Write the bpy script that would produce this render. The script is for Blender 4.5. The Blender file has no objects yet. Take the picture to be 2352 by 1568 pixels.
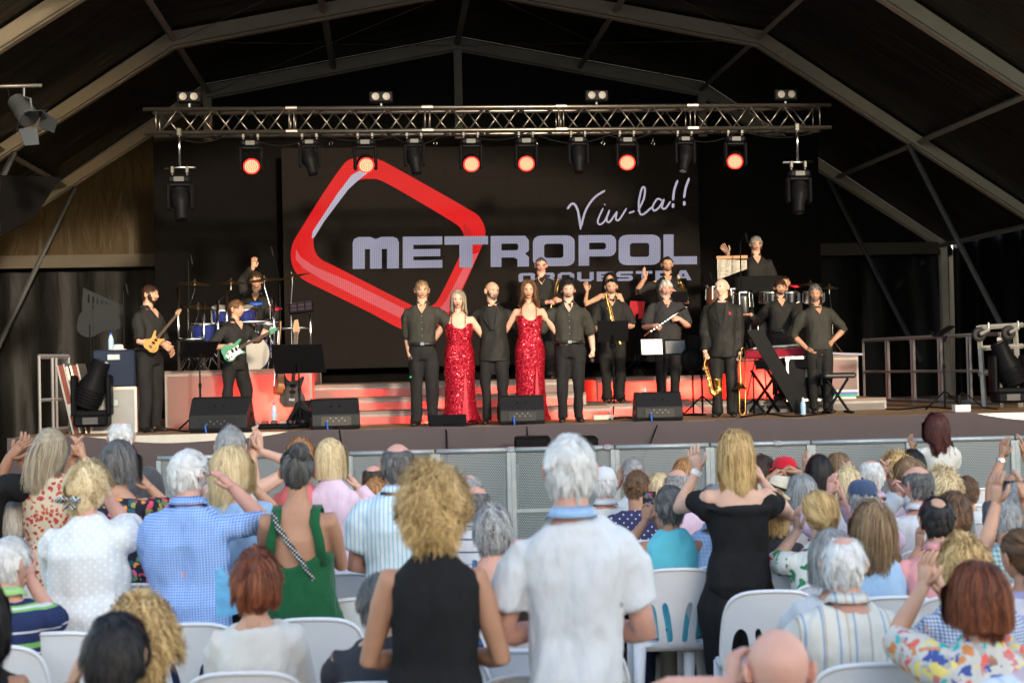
import bpy, bmesh, math, random
import numpy as np
from mathutils import Vector, Matrix, noise
from mathutils.geometry import delaunay_2d_cdt
random.seed(7); RNG = np.random.default_rng(7)
SC = bpy.context.scene
COL = SC.collection
PI = math.pi
# ---------------------------------------------------------------- camera
FPX, CX, CY, HZ = 3267.0, 1176.0, 784.0, 845.0     # lens and horizon, measured on a 2352 px wide view of the photo
CAMH = 1.95
_p = math.atan((HZ-CY)/FPX); _r = 0.0225
_R0 = Vector((1,0,0)); _U0 = Vector((0,-math.sin(_p),math.cos(_p))); CF = Vector((0,math.cos(_p),math.sin(_p)))
CR = _R0*math.cos(_r)-_U0*math.sin(_r); CU = _R0*math.sin(_r)+_U0*math.cos(_r)
cam_d = bpy.data.cameras.new('camera'); cam = bpy.data.objects.new('camera', cam_d); COL.objects.link(cam)
cam.matrix_world = Matrix(((CR.x,CU.x,-CF.x,0),(CR.y,CU.y,-CF.y,0),(CR.z,CU.z,-CF.z,CAMH),(0,0,0,1)))
cam_d.sensor_width = 36; cam_d.lens = FPX/2352*36; cam_d.clip_end = 500; cam_d.clip_start = .1
cam_d.dof.use_dof = True; cam_d.dof.focus_distance = 17.3; cam_d.dof.aperture_fstop = 3.4
SC.camera = cam
# ---------------------------------------------------------------- world, sun, exposure
SUN_AZ, SUN_EL = math.radians(20), math.radians(11.5)      # sun low behind the camera, to its right
w = bpy.data.worlds.new('World'); SC.world = w; w.use_nodes = True
nt = w.node_tree; bg = nt.nodes['Background']
sky = nt.nodes.new('ShaderNodeTexSky'); sky.sky_type = 'NISHITA'; sky.sun_disc = False
sky.sun_elevation = SUN_EL; sky.sun_rotation = PI-SUN_AZ; sky.dust_density = 1.0; sky.ozone_density = .5; sky.air_density = 1.0
nt.links.new(sky.outputs[0], bg.inputs[0]); bg.inputs[1].default_value = .15
sl = bpy.data.lights.new('sun','SUN'); sl.energy = .86; sl.angle = math.radians(3); sl.color = (1,.84,.64)
so = bpy.data.objects.new('sun', sl); COL.objects.link(so)
sd = Vector((math.sin(SUN_AZ)*math.cos(SUN_EL), -math.cos(SUN_AZ)*math.cos(SUN_EL), math.sin(SUN_EL)))
so.rotation_euler = sd.to_track_quat('Z','Y').to_euler(); so.location = (6,-12,12)
vs = SC.view_settings; vs.view_transform = 'Standard'; vs.look = 'None'; vs.gamma = 1; vs.exposure = 2.4
SC.cycles.max_bounces = 6; SC.cycles.transparent_max_bounces = 16
# ---------------------------------------------------------------- pixel -> place
def at(px, py, Y):
    d = CF + CR*((px-CX)/FPX) + CU*((CY-py)/FPX)
    k = Y/d.y
    return Vector((0,0,CAMH)) + d*k
YAW = math.radians(5); EX = Vector((math.cos(YAW),math.sin(YAW),0)); EY = Vector((-math.sin(YAW),math.cos(YAW),0))
ORG = Vector((0,16.6,0))
def W(u, v, z): return ORG + EX*u + EY*v + Vector((0,0,z))       # stage frame -> world
def av(px, py, v):                                                # pixel on the stage-parallel plane v -> stage frame (u,v,z)
    d = CF + CR*((px-CX)/FPX) + CU*((CY-py)/FPX)
    c = Vector((0,0,CAMH)); n = EY
    k = ((ORG+EY*v)-c).dot(n)/d.dot(n)
    p = c+d*k; q = p-ORG
    return Vector((q.dot(EX), q.dot(EY), p.z))
def Wv(px, py, v): q = av(px,py,v); return W(*q)
def vat(px, v, z):   # u of pixel column at depth v (height z guess)
    u = 0
    for _ in range(3):
        p = W(0,v,z)
    return av(px, HZ, v).x
# ---------------------------------------------------------------- materials
MATS = {}
def nodes_of(m): m.use_nodes = True; return m.node_tree.nodes, m.node_tree.links
def mat(name, col, rough=.6, metal=0, var=.12, vscale=6, bump=0, bscale=60, spec=.4, sheen=0, stretch=(1,1,1), coat=0):
    if name in MATS: return MATS[name]
    m = bpy.data.materials.new(name); MATS[name] = m
    N, L = nodes_of(m); b = N['Principled BSDF']
    b.inputs['Roughness'].default_value = rough; b.inputs['Metallic'].default_value = metal
    b.inputs['Specular IOR Level'].default_value = spec
    if sheen: b.inputs['Sheen Weight'].default_value = sheen
    if coat: b.inputs['Coat Weight'].default_value = coat
    tc = N.new('ShaderNodeTexCoord'); mp = N.new('ShaderNodeMapping'); mp.inputs['Scale'].default_value = stretch
    L.new(tc.outputs['Object'], mp.inputs[0])
    nz = N.new('ShaderNodeTexNoise'); nz.inputs['Scale'].default_value = vscale; nz.inputs['Detail'].default_value = 5
    L.new(mp.outputs[0], nz.inputs['Vector'])
    mx = N.new('ShaderNodeMix'); mx.data_type = 'RGBA'
    c = Vector(col[:3])
    mx.inputs['A'].default_value = (*(c*(1-var)),1); mx.inputs['B'].default_value = (*[min(1,x*(1+var)) for x in c],1)
    L.new(nz.outputs['Fac'], mx.inputs['Factor']); L.new(mx.outputs['Result'], b.inputs['Base Color'])
    if bump:
        n2 = N.new('ShaderNodeTexNoise'); n2.inputs['Scale'].default_value = bscale; n2.inputs['Detail'].default_value = 4
        L.new(mp.outputs[0], n2.inputs['Vector'])
        bp = N.new('ShaderNodeBump'); bp.inputs['Strength'].default_value = bump; bp.inputs['Distance'].default_value = .02
        L.new(n2.outputs['Fac'], bp.inputs['Height']); L.new(bp.outputs[0], b.inputs['Normal'])
    return m
def emit(name, col, strength):
    if name in MATS: return MATS[name]
    m = bpy.data.materials.new(name); MATS[name] = m
    N, L = nodes_of(m); b = N['Principled BSDF']
    b.inputs['Base Color'].default_value = (.02,.02,.02,1)
    b.inputs['Emission Color'].default_value = (*col,1); b.inputs['Emission Strength'].default_value = strength
    return m
def M_math(N, L, op, a, b=None, c=None):
    n = N.new('ShaderNodeMath'); n.operation = op
    for i, v in enumerate((a,b,c)):
        if v is None: continue
        if isinstance(v,(int,float)): n.inputs[i].default_value = v
        else: L.new(v, n.inputs[i])
    return n.outputs[0]
def M_mix(N, L, fac, A, B):
    n = N.new('ShaderNodeMix'); n.data_type = 'RGBA'
    for key, v in (('Factor',fac),('A',A),('B',B)):
        if isinstance(v,(int,float)): n.inputs[key].default_value = v
        elif isinstance(v,(tuple,list)): n.inputs[key].default_value = (*v[:3],1)
        else: L.new(v, n.inputs[key])
    return n.outputs['Result']
# ---------------------------------------------------------------- mesh helpers
class MB:
    def __init__(s): s.v=[]; s.f=[]; s.m=[]
    def add(s, V, F, mi=0):
        o=len(s.v); s.v.extend([tuple(x) for x in V]); s.f.extend([tuple(i+o for i in f) for f in F]); s.m.extend([mi]*len(F)); return s
    def box(s, c, size, R=None, mi=0, bev=0):
        x,y,z = size[0]/2,size[1]/2,size[2]/2
        if bev:
            b=min(bev,x*.9,y*.9,z*.9); V=[]; F=[]
            for sx in(-1,1):
                for sy in(-1,1):
                    for sz in(-1,1):
                        V += [(sx*x,sy*(y-b),sz*(z-b)),(sx*(x-b),sy*y,sz*(z-b)),(sx*(x-b),sy*(y-b),sz*z)]
            bm=bmesh.new(); [bm.verts.new(v) for v in V]; bmesh.ops.convex_hull(bm,input=bm.verts)
            bm.verts.ensure_lookup_table(); bm.verts.index_update()
            V=[v.co.copy() for v in bm.verts]; F=[[v.index for v in f.verts] for f in bm.faces]; bm.free()
        else:
            V=[(-x,-y,-z),(x,-y,-z),(x,y,-z),(-x,y,-z),(-x,-y,z),(x,-y,z),(x,y,z),(-x,y,z)]
            F=[(0,3,2,1),(4,5,6,7),(0,1,5,4),(1,2,6,5),(2,3,7,6),(3,0,4,7)]
        c=Vector(c)
        V=[(R@Vector(v) if R is not None else Vector(v))+c for v in V]
        return s.add(V,F,mi)
    def tube(s, pts, rad, n=8, cap=True, mi=0, flat=None, up=None):
        pts=[Vector(p) for p in pts]; k=len(pts)
        if not hasattr(rad,'__len__'): rad=[rad]*k
        V=[]; F=[]
        T=[(pts[min(i+1,k-1)]-pts[max(i-1,0)]) for i in range(k)]
        T=[t.normalized() if t.length>1e-9 else Vector((0,0,1)) for t in T]
        a=up if up is not None else (Vector((0,0,1)) if abs(T[0].z)<.9 else Vector((0,1,0)))
        X=(a-T[0]*a.dot(T[0])).normalized()
        for i in range(k):
            X=(X-T[i]*X.dot(T[i]))
            X=X.normalized() if X.length>1e-6 else T[i].orthogonal().normalized()
            Y=T[i].cross(X); fl=1 if flat is None else flat
            for j in range(n):
                an=2*PI*j/n
                V.append(pts[i]+X*(rad[i]*fl*math.cos(an))+Y*(rad[i]*math.sin(an)))
        for i in range(k-1):
            for j in range(n):
                F.append((i*n+j,i*n+(j+1)%n,(i+1)*n+(j+1)%n,(i+1)*n+j))
        if cap: F.append(tuple(range(n-1,-1,-1))); F.append(tuple(range((k-1)*n,k*n)))
        return s.add(V,F,mi)
    def rings(s, R, cap=True, mi=0):
        n=len(R[0]); V=[p for r in R for p in r]; F=[]
        for i in range(len(R)-1):
            for j in range(n): F.append((i*n+j,i*n+(j+1)%n,(i+1)*n+(j+1)%n,(i+1)*n+j))
        if cap: F.append(tuple(range(n-1,-1,-1))); F.append(tuple(range((len(R)-1)*n,len(R)*n)))
        return s.add(V,F,mi)
    def lathe(s, prof, c=(0,0,0), axis=(0,0,1), n=16, mi=0, cap=True, sx=1, sy=1):
        q=Vector((0,0,1)).rotation_difference(Vector(axis).normalized()); c=Vector(c)
        R=[[q@Vector((r*sx*math.cos(2*PI*j/n),r*sy*math.sin(2*PI*j/n),z))+c for j in range(n)] for r,z in prof]
        return s.rings(R,cap,mi)
    def ball(s, c, r, n=10, m=7, mi=0, R=None):
        if not hasattr(r,'__len__'): r=(r,r,r)
        Rg=[]
        for i in range(m+1):
            t=-PI/2+PI*i/m; ct=max(math.cos(t),.02); ring=[]
            for j in range(n):
                p=Vector((r[0]*ct*math.cos(2*PI*j/n),r[1]*ct*math.sin(2*PI*j/n),r[2]*math.sin(t)))
                ring.append((R@p if R is not None else p)+Vector(c))
            Rg.append(ring)
        return s.rings(Rg,True,mi)
    def poly(s, outline, holes=(), th=.01, fn=None, step=None, mi=0):
        """flat shape with holes, given thickness th; (x,y) -> fn(x,y,t) point"""
        V,T=fill(outline,holes,step); n=len(V)
        if fn is None: fn=lambda x,y,t:(x,y,t)
        P=[fn(x,y,th/2) for x,y in V]+[fn(x,y,-th/2) for x,y in V]
        F=[t for t in T]+[tuple(n+i for i in reversed(t)) for t in T]
        ed={}
        for t in T:
            for i in range(3):
                a,b=t[i],t[(i+1)%3]
                if (b,a) in ed: del ed[(b,a)]
                else: ed[(a,b)]=1
        F+=[(a,n+a,n+b,b) for a,b in ed]
        F=[f if len(f)!=4 else f for f in F]
        return s.add(P,F,mi)
    def mesh(s, name, mats, smooth=True):
        me=bpy.data.meshes.new(name); me.from_pydata(s.v,[],s.f)
        for m in (mats if isinstance(mats,(list,tuple)) else [mats]): me.materials.append(m)
        if len(set(s.m))>1: me.polygons.foreach_set('material_index',s.m)
        if smooth: me.polygons.foreach_set('use_smooth',[True]*len(me.polygons))
        me.update(); return me
    def build(s, name, mats, parent=None, smooth=False, angle=None, bevel=0):
        me=s.mesh(name,mats,smooth or angle is not None)
        if angle is not None:
            try: me.set_sharp_from_angle(angle=math.radians(angle))
            except Exception: pass
        o=bpy.data.objects.new(name,me); COL.objects.link(o)
        if parent is not None: o.parent=parent
        if bevel:
            bv=o.modifiers.new('bevel','BEVEL'); bv.width=bevel; bv.segments=2; bv.limit_method='ANGLE'
        return o
def inside(p, poly):
    x,y=p; c=False; n=len(poly); j=n-1
    for i in range(n):
        xi,yi=poly[i]; xj,yj=poly[j]
        if (yi>y)!=(yj>y) and x<(xj-xi)*(y-yi)/(yj-yi)+xi: c=not c
        j=i
    return c
def fill(outline, holes=(), step=None):
    V=[];E=[]
    for loop in [outline]+list(holes):
        o=len(V); n=len(loop); V+=[Vector(p) for p in loop]; E+=[(o+i,o+(i+1)%n) for i in range(n)]
    if step:
        xs=[p[0] for p in outline]; ys=[p[1] for p in outline]
        x=min(xs)+step/2
        while x<max(xs):
            y=min(ys)+step/2
            while y<max(ys):
                if inside((x,y),outline) and not any(inside((x,y),h) for h in holes):
                    if min((x-p[0])**2+(y-p[1])**2 for l in [outline]+list(holes) for p in l)>(step*.45)**2: V.append(Vector((x,y)))
                y+=step
            x+=step
    r=delaunay_2d_cdt(V,E,[],0,1e-6); P=[tuple(v) for v in r[0]]; T=[]
    for t in r[2]:
        c=(sum(P[i][0] for i in t)/3,sum(P[i][1] for i in t)/3)
        if inside(c,outline) and not any(inside(c,h) for h in holes): T.append(tuple(t))
    return P,T
def rrect(x0,y0,x1,y1,r,k=4,rs=None):
    """rounded rectangle outline, radii per corner (bl, br, tr, tl)"""
    rs=rs or (r,r,r,r); P=[]
    for (cx,cy,sx,sy,a0),rr in zip(((x0,y0,1,1,PI),(x1,y0,-1,1,1.5*PI),(x1,y1,-1,-1,0),(x0,y1,1,-1,.5*PI)),rs):
        if rr<=0: P.append((cx,cy)); continue
        for i in range(k+1):
            a=a0+PI/2*i/k; P.append((cx+sx*rr+rr*math.cos(a),cy+sy*rr+rr*math.sin(a)))
    return P
def empty(name, loc=(0,0,0), rz=0):
    o=bpy.data.objects.new(name,None); COL.objects.link(o); o.location=loc; o.rotation_euler=(0,0,rz); o.empty_display_size=.1; return o
def tag(o, label, cat, group=None, kind=None):
    if label: o['label']=label
    if cat: o['category']=cat
    if group: o['group']=group
    if kind: o['kind']=kind
    return o
def thing(name, label, cat, loc=(0,0,0), rz=0, group=None): return tag(empty(name,loc,rz),label,cat,group)
def copy_tree(o, parent=None):
    c=o.copy(); COL.objects.link(c); c.parent=parent
    for ch in list(o.children): copy_tree(ch,c)
    return c
def smoothmod(o, it=3, f=.5):
    m=o.modifiers.new('smooth','SMOOTH'); m.iterations=it; m.factor=f
# ================================================================ SETTING
SZ = 1.28                                   # stage floor height
FL=MATS
alu = mat('aluminium',(.55,.52,.47),.35,.85,.12,9,.08,80)
trussm = mat('truss_aluminium',(.19,.17,.15),.35,.9,.1,5)
tent_alu = mat('tent_beam',(.38,.315,.235),.6,.0,.14,2.5,.05,40)
blk = mat('black_metal',(.005,.005,.006),.5,0,.2,8,spec=.06)
blkplas = mat('black_plastic',(.005,.005,.006),.5,0,.2,10,.06,120,spec=.06)
chrome = mat('chrome',(.75,.74,.72),.15,1,.05,5)
steel = mat('galvanised_steel',(.33,.37,.38),.5,.55,.2,14,.08,60)
def ground_mat():
    m=bpy.data.materials.new('sandy_ground'); N,L=nodes_of(m); b=N['Principled BSDF']; b.inputs['Roughness'].default_value=.9
    tc=N.new('ShaderNodeTexCoord'); a=N.new('ShaderNodeTexNoise'); a.inputs['Scale'].default_value=.6; a.inputs['Detail'].default_value=9
    L.new(tc.outputs['Object'],a.inputs['Vector'])
    c=N.new('ShaderNodeTexNoise'); c.inputs['Scale'].default_value=40; c.inputs['Detail'].default_value=4; L.new(tc.outputs['Object'],c.inputs['Vector'])
    x=M_mix(N,L,a.outputs['Fac'],(.20,.15,.105),(.34,.27,.19)); y=M_mix(N,L,c.outputs['Fac'],(.16,.12,.09),x)
    L.new(y,b.inputs['Base Color'])
    bp=N.new('ShaderNodeBump'); bp.inputs['Strength'].default_value=.5; bp.inputs['Distance'].default_value=.01; L.new(c.outputs['Fac'],bp.inputs['Height']); L.new(bp.outputs[0],b.inputs['Normal'])
    return m
o=MB().add([(-250,-250,0),(250,-250,0),(250,250,0),(-250,250,0)],[(0,1,2,3)]).build('ground',ground_mat()); tag(o,'sandy beige ground under the chairs and the stage',None,kind='structure')
# unseen house added behind the camera, its height set to shade the seats
bld = thing('added_shade_house','unseen plastered house block added behind the seats to shade the audience','building',(10,-24,0))
wallm = mat('plaster_wall',(.62,.56,.48),.85,0,.08,1.2,.1,20)
BH=9.8
MB().box((0,-5,BH/2),(110,9,BH)).build('wall',wallm,bld)
roofm=mat('roof_tiles',(.35,.16,.10),.8,0,.2,3)
MB().box((0,-5,BH+.15),(110.8,9.8,.3)).build('roof',roofm,bld)
gl=mat('window_glass',(.05,.06,.07),.1,0,.1,2); fr=mat('window_frame',(.7,.68,.63),.5)
wm=MB().box((0,0,0),(1.3,.06,1.6)).mesh('window',fr,False); pm=MB().box((0,.035,0),(1.1,.02,1.4)).mesh('pane',gl,False)
for i in range(18):
    for k in range(3):
        wo=bpy.data.objects.new('window',wm); COL.objects.link(wo); wo.parent=bld; wo.location=(-51+i*6,-.48,1.7+k*2.9)
        po=bpy.data.objects.new('pane',pm); COL.objects.link(po); po.parent=wo
# ---------------------------------------------------------------- stage
def boxuv(mb,u0,u1,v0,v1,z0,z1,mi=0):
    P=[W(u,v,z) for z in(z0,z1) for u,v in((u0,v0),(u1,v0),(u1,v1),(u0,v1))]
    return mb.add(P,[(0,3,2,1),(4,5,6,7),(0,1,5,4),(1,2,6,5),(2,3,7,6),(3,0,4,7)],mi)
SU0,SU1=-5.75,9.5
stage=thing('stage','raised outdoor stage with plank deck and purple brown cloth skirt','stage',W(0,0,0))
def sp(o): o.parent=stage; o.matrix_parent_inverse=Matrix.Translation(-stage.location); return o
deckm=mat('stage_planks',(.26,.155,.085),.65,0,.35,3,.15,30,stretch=(.4,4,1))
mb=MB(); NPL=12; pw=8.4/NPL
for i in range(NPL):
    mb=MB(); boxuv(mb,SU0,SU1,.09+i*pw,.09+(i+1)*pw-.006,SZ-.06,SZ+random.uniform(-.0015,.0015)); sp(mb.build('plank',deckm))
mb=MB(); boxuv(mb,SU0,SU1,0.004,.085,SZ-.14,SZ-.002); sp(mb.build('edge_profile',alu))
mb=MB(); boxuv(mb,SU0+.1,SU1-.1,.3,8.4,.05,SZ-.065); sp(mb.build('substructure',mat('dark_void',(.012,.011,.010),.9)))
# skirt cloth, sagging from the edge
def skirt_top(u):
    z=SZ+.006
    for a,b,d in((-4.9,-2.6,.10),(5.55,9.4,.17)):
        if a<u<b: z-=d*math.sin(PI*(u-a)/(b-a))**.8
    return z+.006*math.sin(u*5)
mb=MB(); V=[];F=[]; nu,nz=150,10
for i in range(nu+1):
    u=SU0+(SU1-SU0)*i/nu
    zt=skirt_top(u)
    for j in range(nz+1):
        t=j/nz; z=zt*(1-t)+.02*t
        off=.012+.012*min(1,t*6)+.018*min(1,t*8)*noise.noise(Vector((u*1.1,z*1.6,3)))+.010*noise.noise(Vector((u*4,z*2,9)))+.004*math.sin(u*6)*t
        V.append(W(u,-off,z))
for i in range(nu):
    for j in range(nz):
        a=i*(nz+1)+j; F.append((a,a+nz+1,a+nz+2,a+1))
sk=sp(mb.add(V,F).build('skirt',mat('skirt_cloth',(.056,.042,.046),.8,0,.1,2.5,.12,200,sheen=.25),smooth=True))
# ---------------------------------------------------------------- risers lit from inside
def panel_mat():
    m=bpy.data.materials.new('twinwall_panel'); N,L=nodes_of(m); b=N['Principled BSDF']
    out=N['Material Output']
    tc=N.new('ShaderNodeTexCoord'); sx=N.new('ShaderNodeSeparateXYZ'); L.new(tc.outputs['Object'],sx.inputs[0])
    wv=M_math(N,L,'SINE',M_math(N,L,'MULTIPLY',sx.outputs['Z'],300)); wv=M_math(N,L,'MULTIPLY_ADD',wv,.5,.5)
    nz=N.new('ShaderNodeTexNoise'); nz.inputs['Scale'].default_value=3; nz.inputs['Detail'].default_value=6; L.new(tc.outputs['Object'],nz.inputs['Vector'])
    c=M_mix(N,L,wv,(.15,.135,.125),(.24,.22,.205)); c=M_mix(N,L,M_math(N,L,'MULTIPLY',nz.outputs['Fac'],.5),c,(.15,.125,.11))
    L.new(c,b.inputs['Base Color']); b.inputs['Roughness'].default_value=.45
    tr=N.new('ShaderNodeBsdfTranslucent'); L.new(M_mix(N,L,.5,c,(.9,.85,.85)),tr.inputs[0])
    mx=N.new('ShaderNodeMixShader'); mx.inputs[0].default_value=.4
    L.new(b.outputs[0],mx.inputs[1]); L.new(tr.outputs[0],mx.inputs[2]); L.new(mx.outputs[0],out.inputs[0]); return m
PANEL=panel_mat(); RTOP=mat('riser_top',(.20,.15,.12),.7,0,.2,4); RFR=mat('riser_frame',(.24,.22,.21),.5,.2,.25,8)
def riser(name,label,u0,u1,v0,v1,z0,z1,group=None):
    r=thing(name,label,'riser',W((u0+u1)/2,v0,z0))
    def ch(mb,n,m):
        o=mb.build(n,m); o.parent=r; o.matrix_parent_inverse=Matrix.Translation(-r.location); return o
    e=.03
    ch(boxuv(MB(),u0,u1,v0,v1,z1-.035,z1),'top',RTOP)
    ch(boxuv(MB(),u0+e,u1-e,v0+.004,v0+.012,z0+.004,z1-.037),'front_panel',PANEL)
    for a,b in((u0+.004,u0+.012),(u1-.012,u1-.004)): ch(boxuv(MB(),a,b,v0+e,v1-e,z0+.004,z1-.037),'side_panel',PANEL)
    ch(boxuv(MB(),u0+e,u1-e,v1-.02,v1-.008,z0+.004,z1-.037),'back_panel',mat('riser_back',(.05,.05,.05)))
    for u in(u0+e/2,u1-e/2):
        for v in(v0+e/2,v1-e/2): ch(boxuv(MB(),u-e/2,u+e/2,v-e/2,v+e/2,z0,z1-.036),'corner_post',RFR)
    ch(boxuv(MB(),u0+e+.001,u1-e-.001,v0-.002,v0+.003,z1-.07,z1-.037),'top_rail',RFR)
    return r
def redlamp(u,v,z,e,size=.05,col=(1,.035,.02)):
    l=bpy.data.lights.new('red_lamp','POINT'); l.energy=e; l.color=col; l.shadow_soft_size=size
    o=bpy.data.objects.new('red_lamp',l); COL.objects.link(o); o.location=W(u,v,z); return o
def U(px,v,py=860): return av(px,py,v).x
Z1,Z2,Z3=SZ+.165,SZ+.33,SZ+.50; ZD=SZ+.73
riser('drum_riser','tall translucent drum riser glowing red behind the guitarist',U(378,2.0),U(716,2.0),2.0,4.6,SZ,ZD)
riser('stage_step','lowest translucent step glowing red behind the five singers',U(716,1.55)+.15,U(1400,1.55),1.55,2.15,SZ,Z1)
riser('stage_step','middle translucent step of the stairs behind the five singers',U(700,2.16)+.15,U(1345,2.16),2.16,2.7,SZ,Z2)
riser('stage_step','highest translucent stair platform under the trombone and trumpet players',U(690,2.71)+.1,U(1330,2.71),2.71,5.3,SZ,Z3)
riser('band_platform','low translucent platform under the saxophone and flute players',U(1350,2.2)+.02,U(1700,2.2),2.2,3.95,SZ,Z1)
riser('band_platform','back platform glowing red behind the saxophone and flute players',U(1330,3.96)+.25,U(1640,3.96),3.96,5.3,SZ,Z3)
riser('percussion_riser','tall pale riser glowing red behind the keyboards',U(1690,3.3),U(1972,3.3),3.3,5.3,SZ,ZD+.02)
riser('keyboard_platform','low whitish platform reaching past the keyboard bench',U(1590,1.95)-.6,U(2037,1.95),1.75,3.28,SZ,SZ+.17) if False else riser('keyboard_platform','low whitish platform reaching past the keyboard bench',U(1705,2.2),U(2037,1.95),2.0,3.28,SZ,SZ+.165)
for px,v,z,e in((648,2.20,SZ+.27,40),(560,2.3,SZ+.22,9),(800,1.75,SZ+.08,6),(980,1.75,SZ+.08,6),(1230,1.75,SZ+.08,7),(1330,1.75,SZ+.08,7),(800,2.4,SZ+.2,7),(1010,2.4,SZ+.2,7),(1250,2.4,SZ+.2,7),
                (830,2.95,SZ+.40,5),(1150,2.95,SZ+.38,5),(1470,4.15,SZ+.30,14),(1580,4.15,SZ+.30,14),(1400,4.15,SZ+.28,8),(1745,3.5,SZ+.35,22),(1400,2.35,SZ+.07,4),(1560,2.4,SZ+.08,3)):
    redlamp(U(px,v),v,z,e*(2.2 if px<700 else 4.6))
# ---------------------------------------------------------------- tent
UC=-.1
def frame_pts(off): return [(-8.8-off*.5,-.0),(-8.8-off*.5,3.95+off*.45),(-4.4-off*.25,6.79+off),(0,7.63+off),(4.4+off*.25,6.79+off),(8.8+off*.5,3.95+off*.45),(8.8+off*.5,0)]
tent=thing('stage_tent','large dark stage tent with pale aluminium arches','tent',W(0,3,0))
def tp(o,par=None): o.parent=tent if par is None else par; o.matrix_parent_inverse=Matrix.Translation(-tent.location); return o
FV=[-3.2,.8,4.8,8.8]; BW=.12; BD=.24
for v in FV:
    inn=frame_pts(0); out=frame_pts(BD); mb=MB(); V=[]
    for dv in(-BW/2,BW/2):
        for P in(inn,out): V+=[W(UC+u,v+dv,z) for u,z in P]
    n=7; F=[]
    for i in range(n-1):
        F+=[(i,i+1,n+i+1,n+i),(2*n+i,3*n+i,3*n+i+1,2*n+i+1),(i,2*n+i,2*n+i+1,i+1),(n+i,n+i+1,3*n+i+1,3*n+i)]
    arch=tp(mb.add(V,F).build('arch',tent_alu))
    # lower flange groove
    for i in range(1,5):
        a,b=inn[i],inn[i+1]
        mb=MB(); mb.tube([W(UC+a[0],v-BW/2-.004,a[1]+.03),W(UC+b[0],v-BW/2-.004,b[1]+.03)],.012,4)
        tp(mb.build('flange',mat('beam_groove',(.20,.18,.15),.6,.3)))
    for (a,b) in ((inn[2],.0),(inn[4],.0),(inn[3],0)):
        for du in(-.35,.35):
            z=a[1]+.12-(abs(du)*.19 if a is inn[3] else (.65 if du*a[0]>0 else -.19)*abs(du))
            mb=MB(); mb.lathe([(.018,0),(.018,.03),(.008,.035)],W(UC+a[0]+du,v-BW/2-.002,z),-EY,6); tp(mb.build('bolt',steel))
PUR=[(-6.9,5.18),(-4.4,6.79),(-2.2,7.21),(0,7.63),(2.2,7.21),(4.4,6.79),(6.9,5.18),(-8.8,3.9),(8.8,3.9)]
for k in range(3):
    for u,z in PUR:
        mb=MB(); a,b=W(UC+u,FV[k]+BW/2,z+.12),W(UC+u,FV[k+1]-BW/2,z+.12)
        mb.tube([a,b],.055,4,flat=.8); tp(mb.build('purlin',mat('purlin_metal',(.30,.275,.24),.55,.3,.15,3)))
    for (p,q) in ((1,3),(3,1),(3,5),(5,3)):
        mb=MB(); a,b=W(UC+PUR[p][0],FV[k],PUR[p][1]+.1),W(UC+PUR[q][0],FV[k+1],PUR[q][1]+.1); mb.tube([a,b],.006,4)
        tp(mb.build('brace_cable',mat('cable_steel',(.25,.2,.13),.5,.5)))
    for u0,z0,u1,z1 in((8.8,3.9,6.0,5.8),(-8.8,3.9,-6,5.8)): pass
# diagonal struts on the side
for v in(4.8,8.8):
    for sgn in(1,-1):
        mb=MB(); mb.tube([W(UC+sgn*8.3,v-.25,1.9),W(UC+sgn*6.7,v-.12,5.25)],.045,6); tp(mb.build('strut',mat('strut_grey',(.05,.05,.05),.6)))
# roof skin with sagging folds
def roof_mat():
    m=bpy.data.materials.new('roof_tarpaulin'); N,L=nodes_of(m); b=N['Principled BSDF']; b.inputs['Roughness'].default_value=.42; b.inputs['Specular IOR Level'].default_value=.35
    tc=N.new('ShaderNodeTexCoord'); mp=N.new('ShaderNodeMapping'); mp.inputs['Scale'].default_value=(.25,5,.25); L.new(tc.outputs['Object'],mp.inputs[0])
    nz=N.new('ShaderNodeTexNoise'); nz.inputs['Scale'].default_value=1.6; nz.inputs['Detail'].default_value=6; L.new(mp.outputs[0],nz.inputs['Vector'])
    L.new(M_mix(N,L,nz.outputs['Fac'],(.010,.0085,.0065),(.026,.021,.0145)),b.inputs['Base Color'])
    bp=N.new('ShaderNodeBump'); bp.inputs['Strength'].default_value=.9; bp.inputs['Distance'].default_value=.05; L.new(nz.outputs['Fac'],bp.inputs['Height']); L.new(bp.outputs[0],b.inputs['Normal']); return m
ROOF=roof_mat()
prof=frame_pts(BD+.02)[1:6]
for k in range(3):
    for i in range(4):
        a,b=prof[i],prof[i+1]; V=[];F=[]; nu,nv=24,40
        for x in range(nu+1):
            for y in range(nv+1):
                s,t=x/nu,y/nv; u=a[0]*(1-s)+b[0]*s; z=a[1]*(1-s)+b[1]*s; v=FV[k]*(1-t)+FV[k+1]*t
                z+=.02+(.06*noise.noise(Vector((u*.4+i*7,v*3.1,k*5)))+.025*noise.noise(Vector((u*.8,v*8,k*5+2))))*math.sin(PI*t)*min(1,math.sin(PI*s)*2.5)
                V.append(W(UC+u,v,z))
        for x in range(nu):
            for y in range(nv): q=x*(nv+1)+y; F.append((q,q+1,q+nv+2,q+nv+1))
        tp(MB().add(V,F).build('roof_sheet',ROOF,smooth=True))
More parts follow.
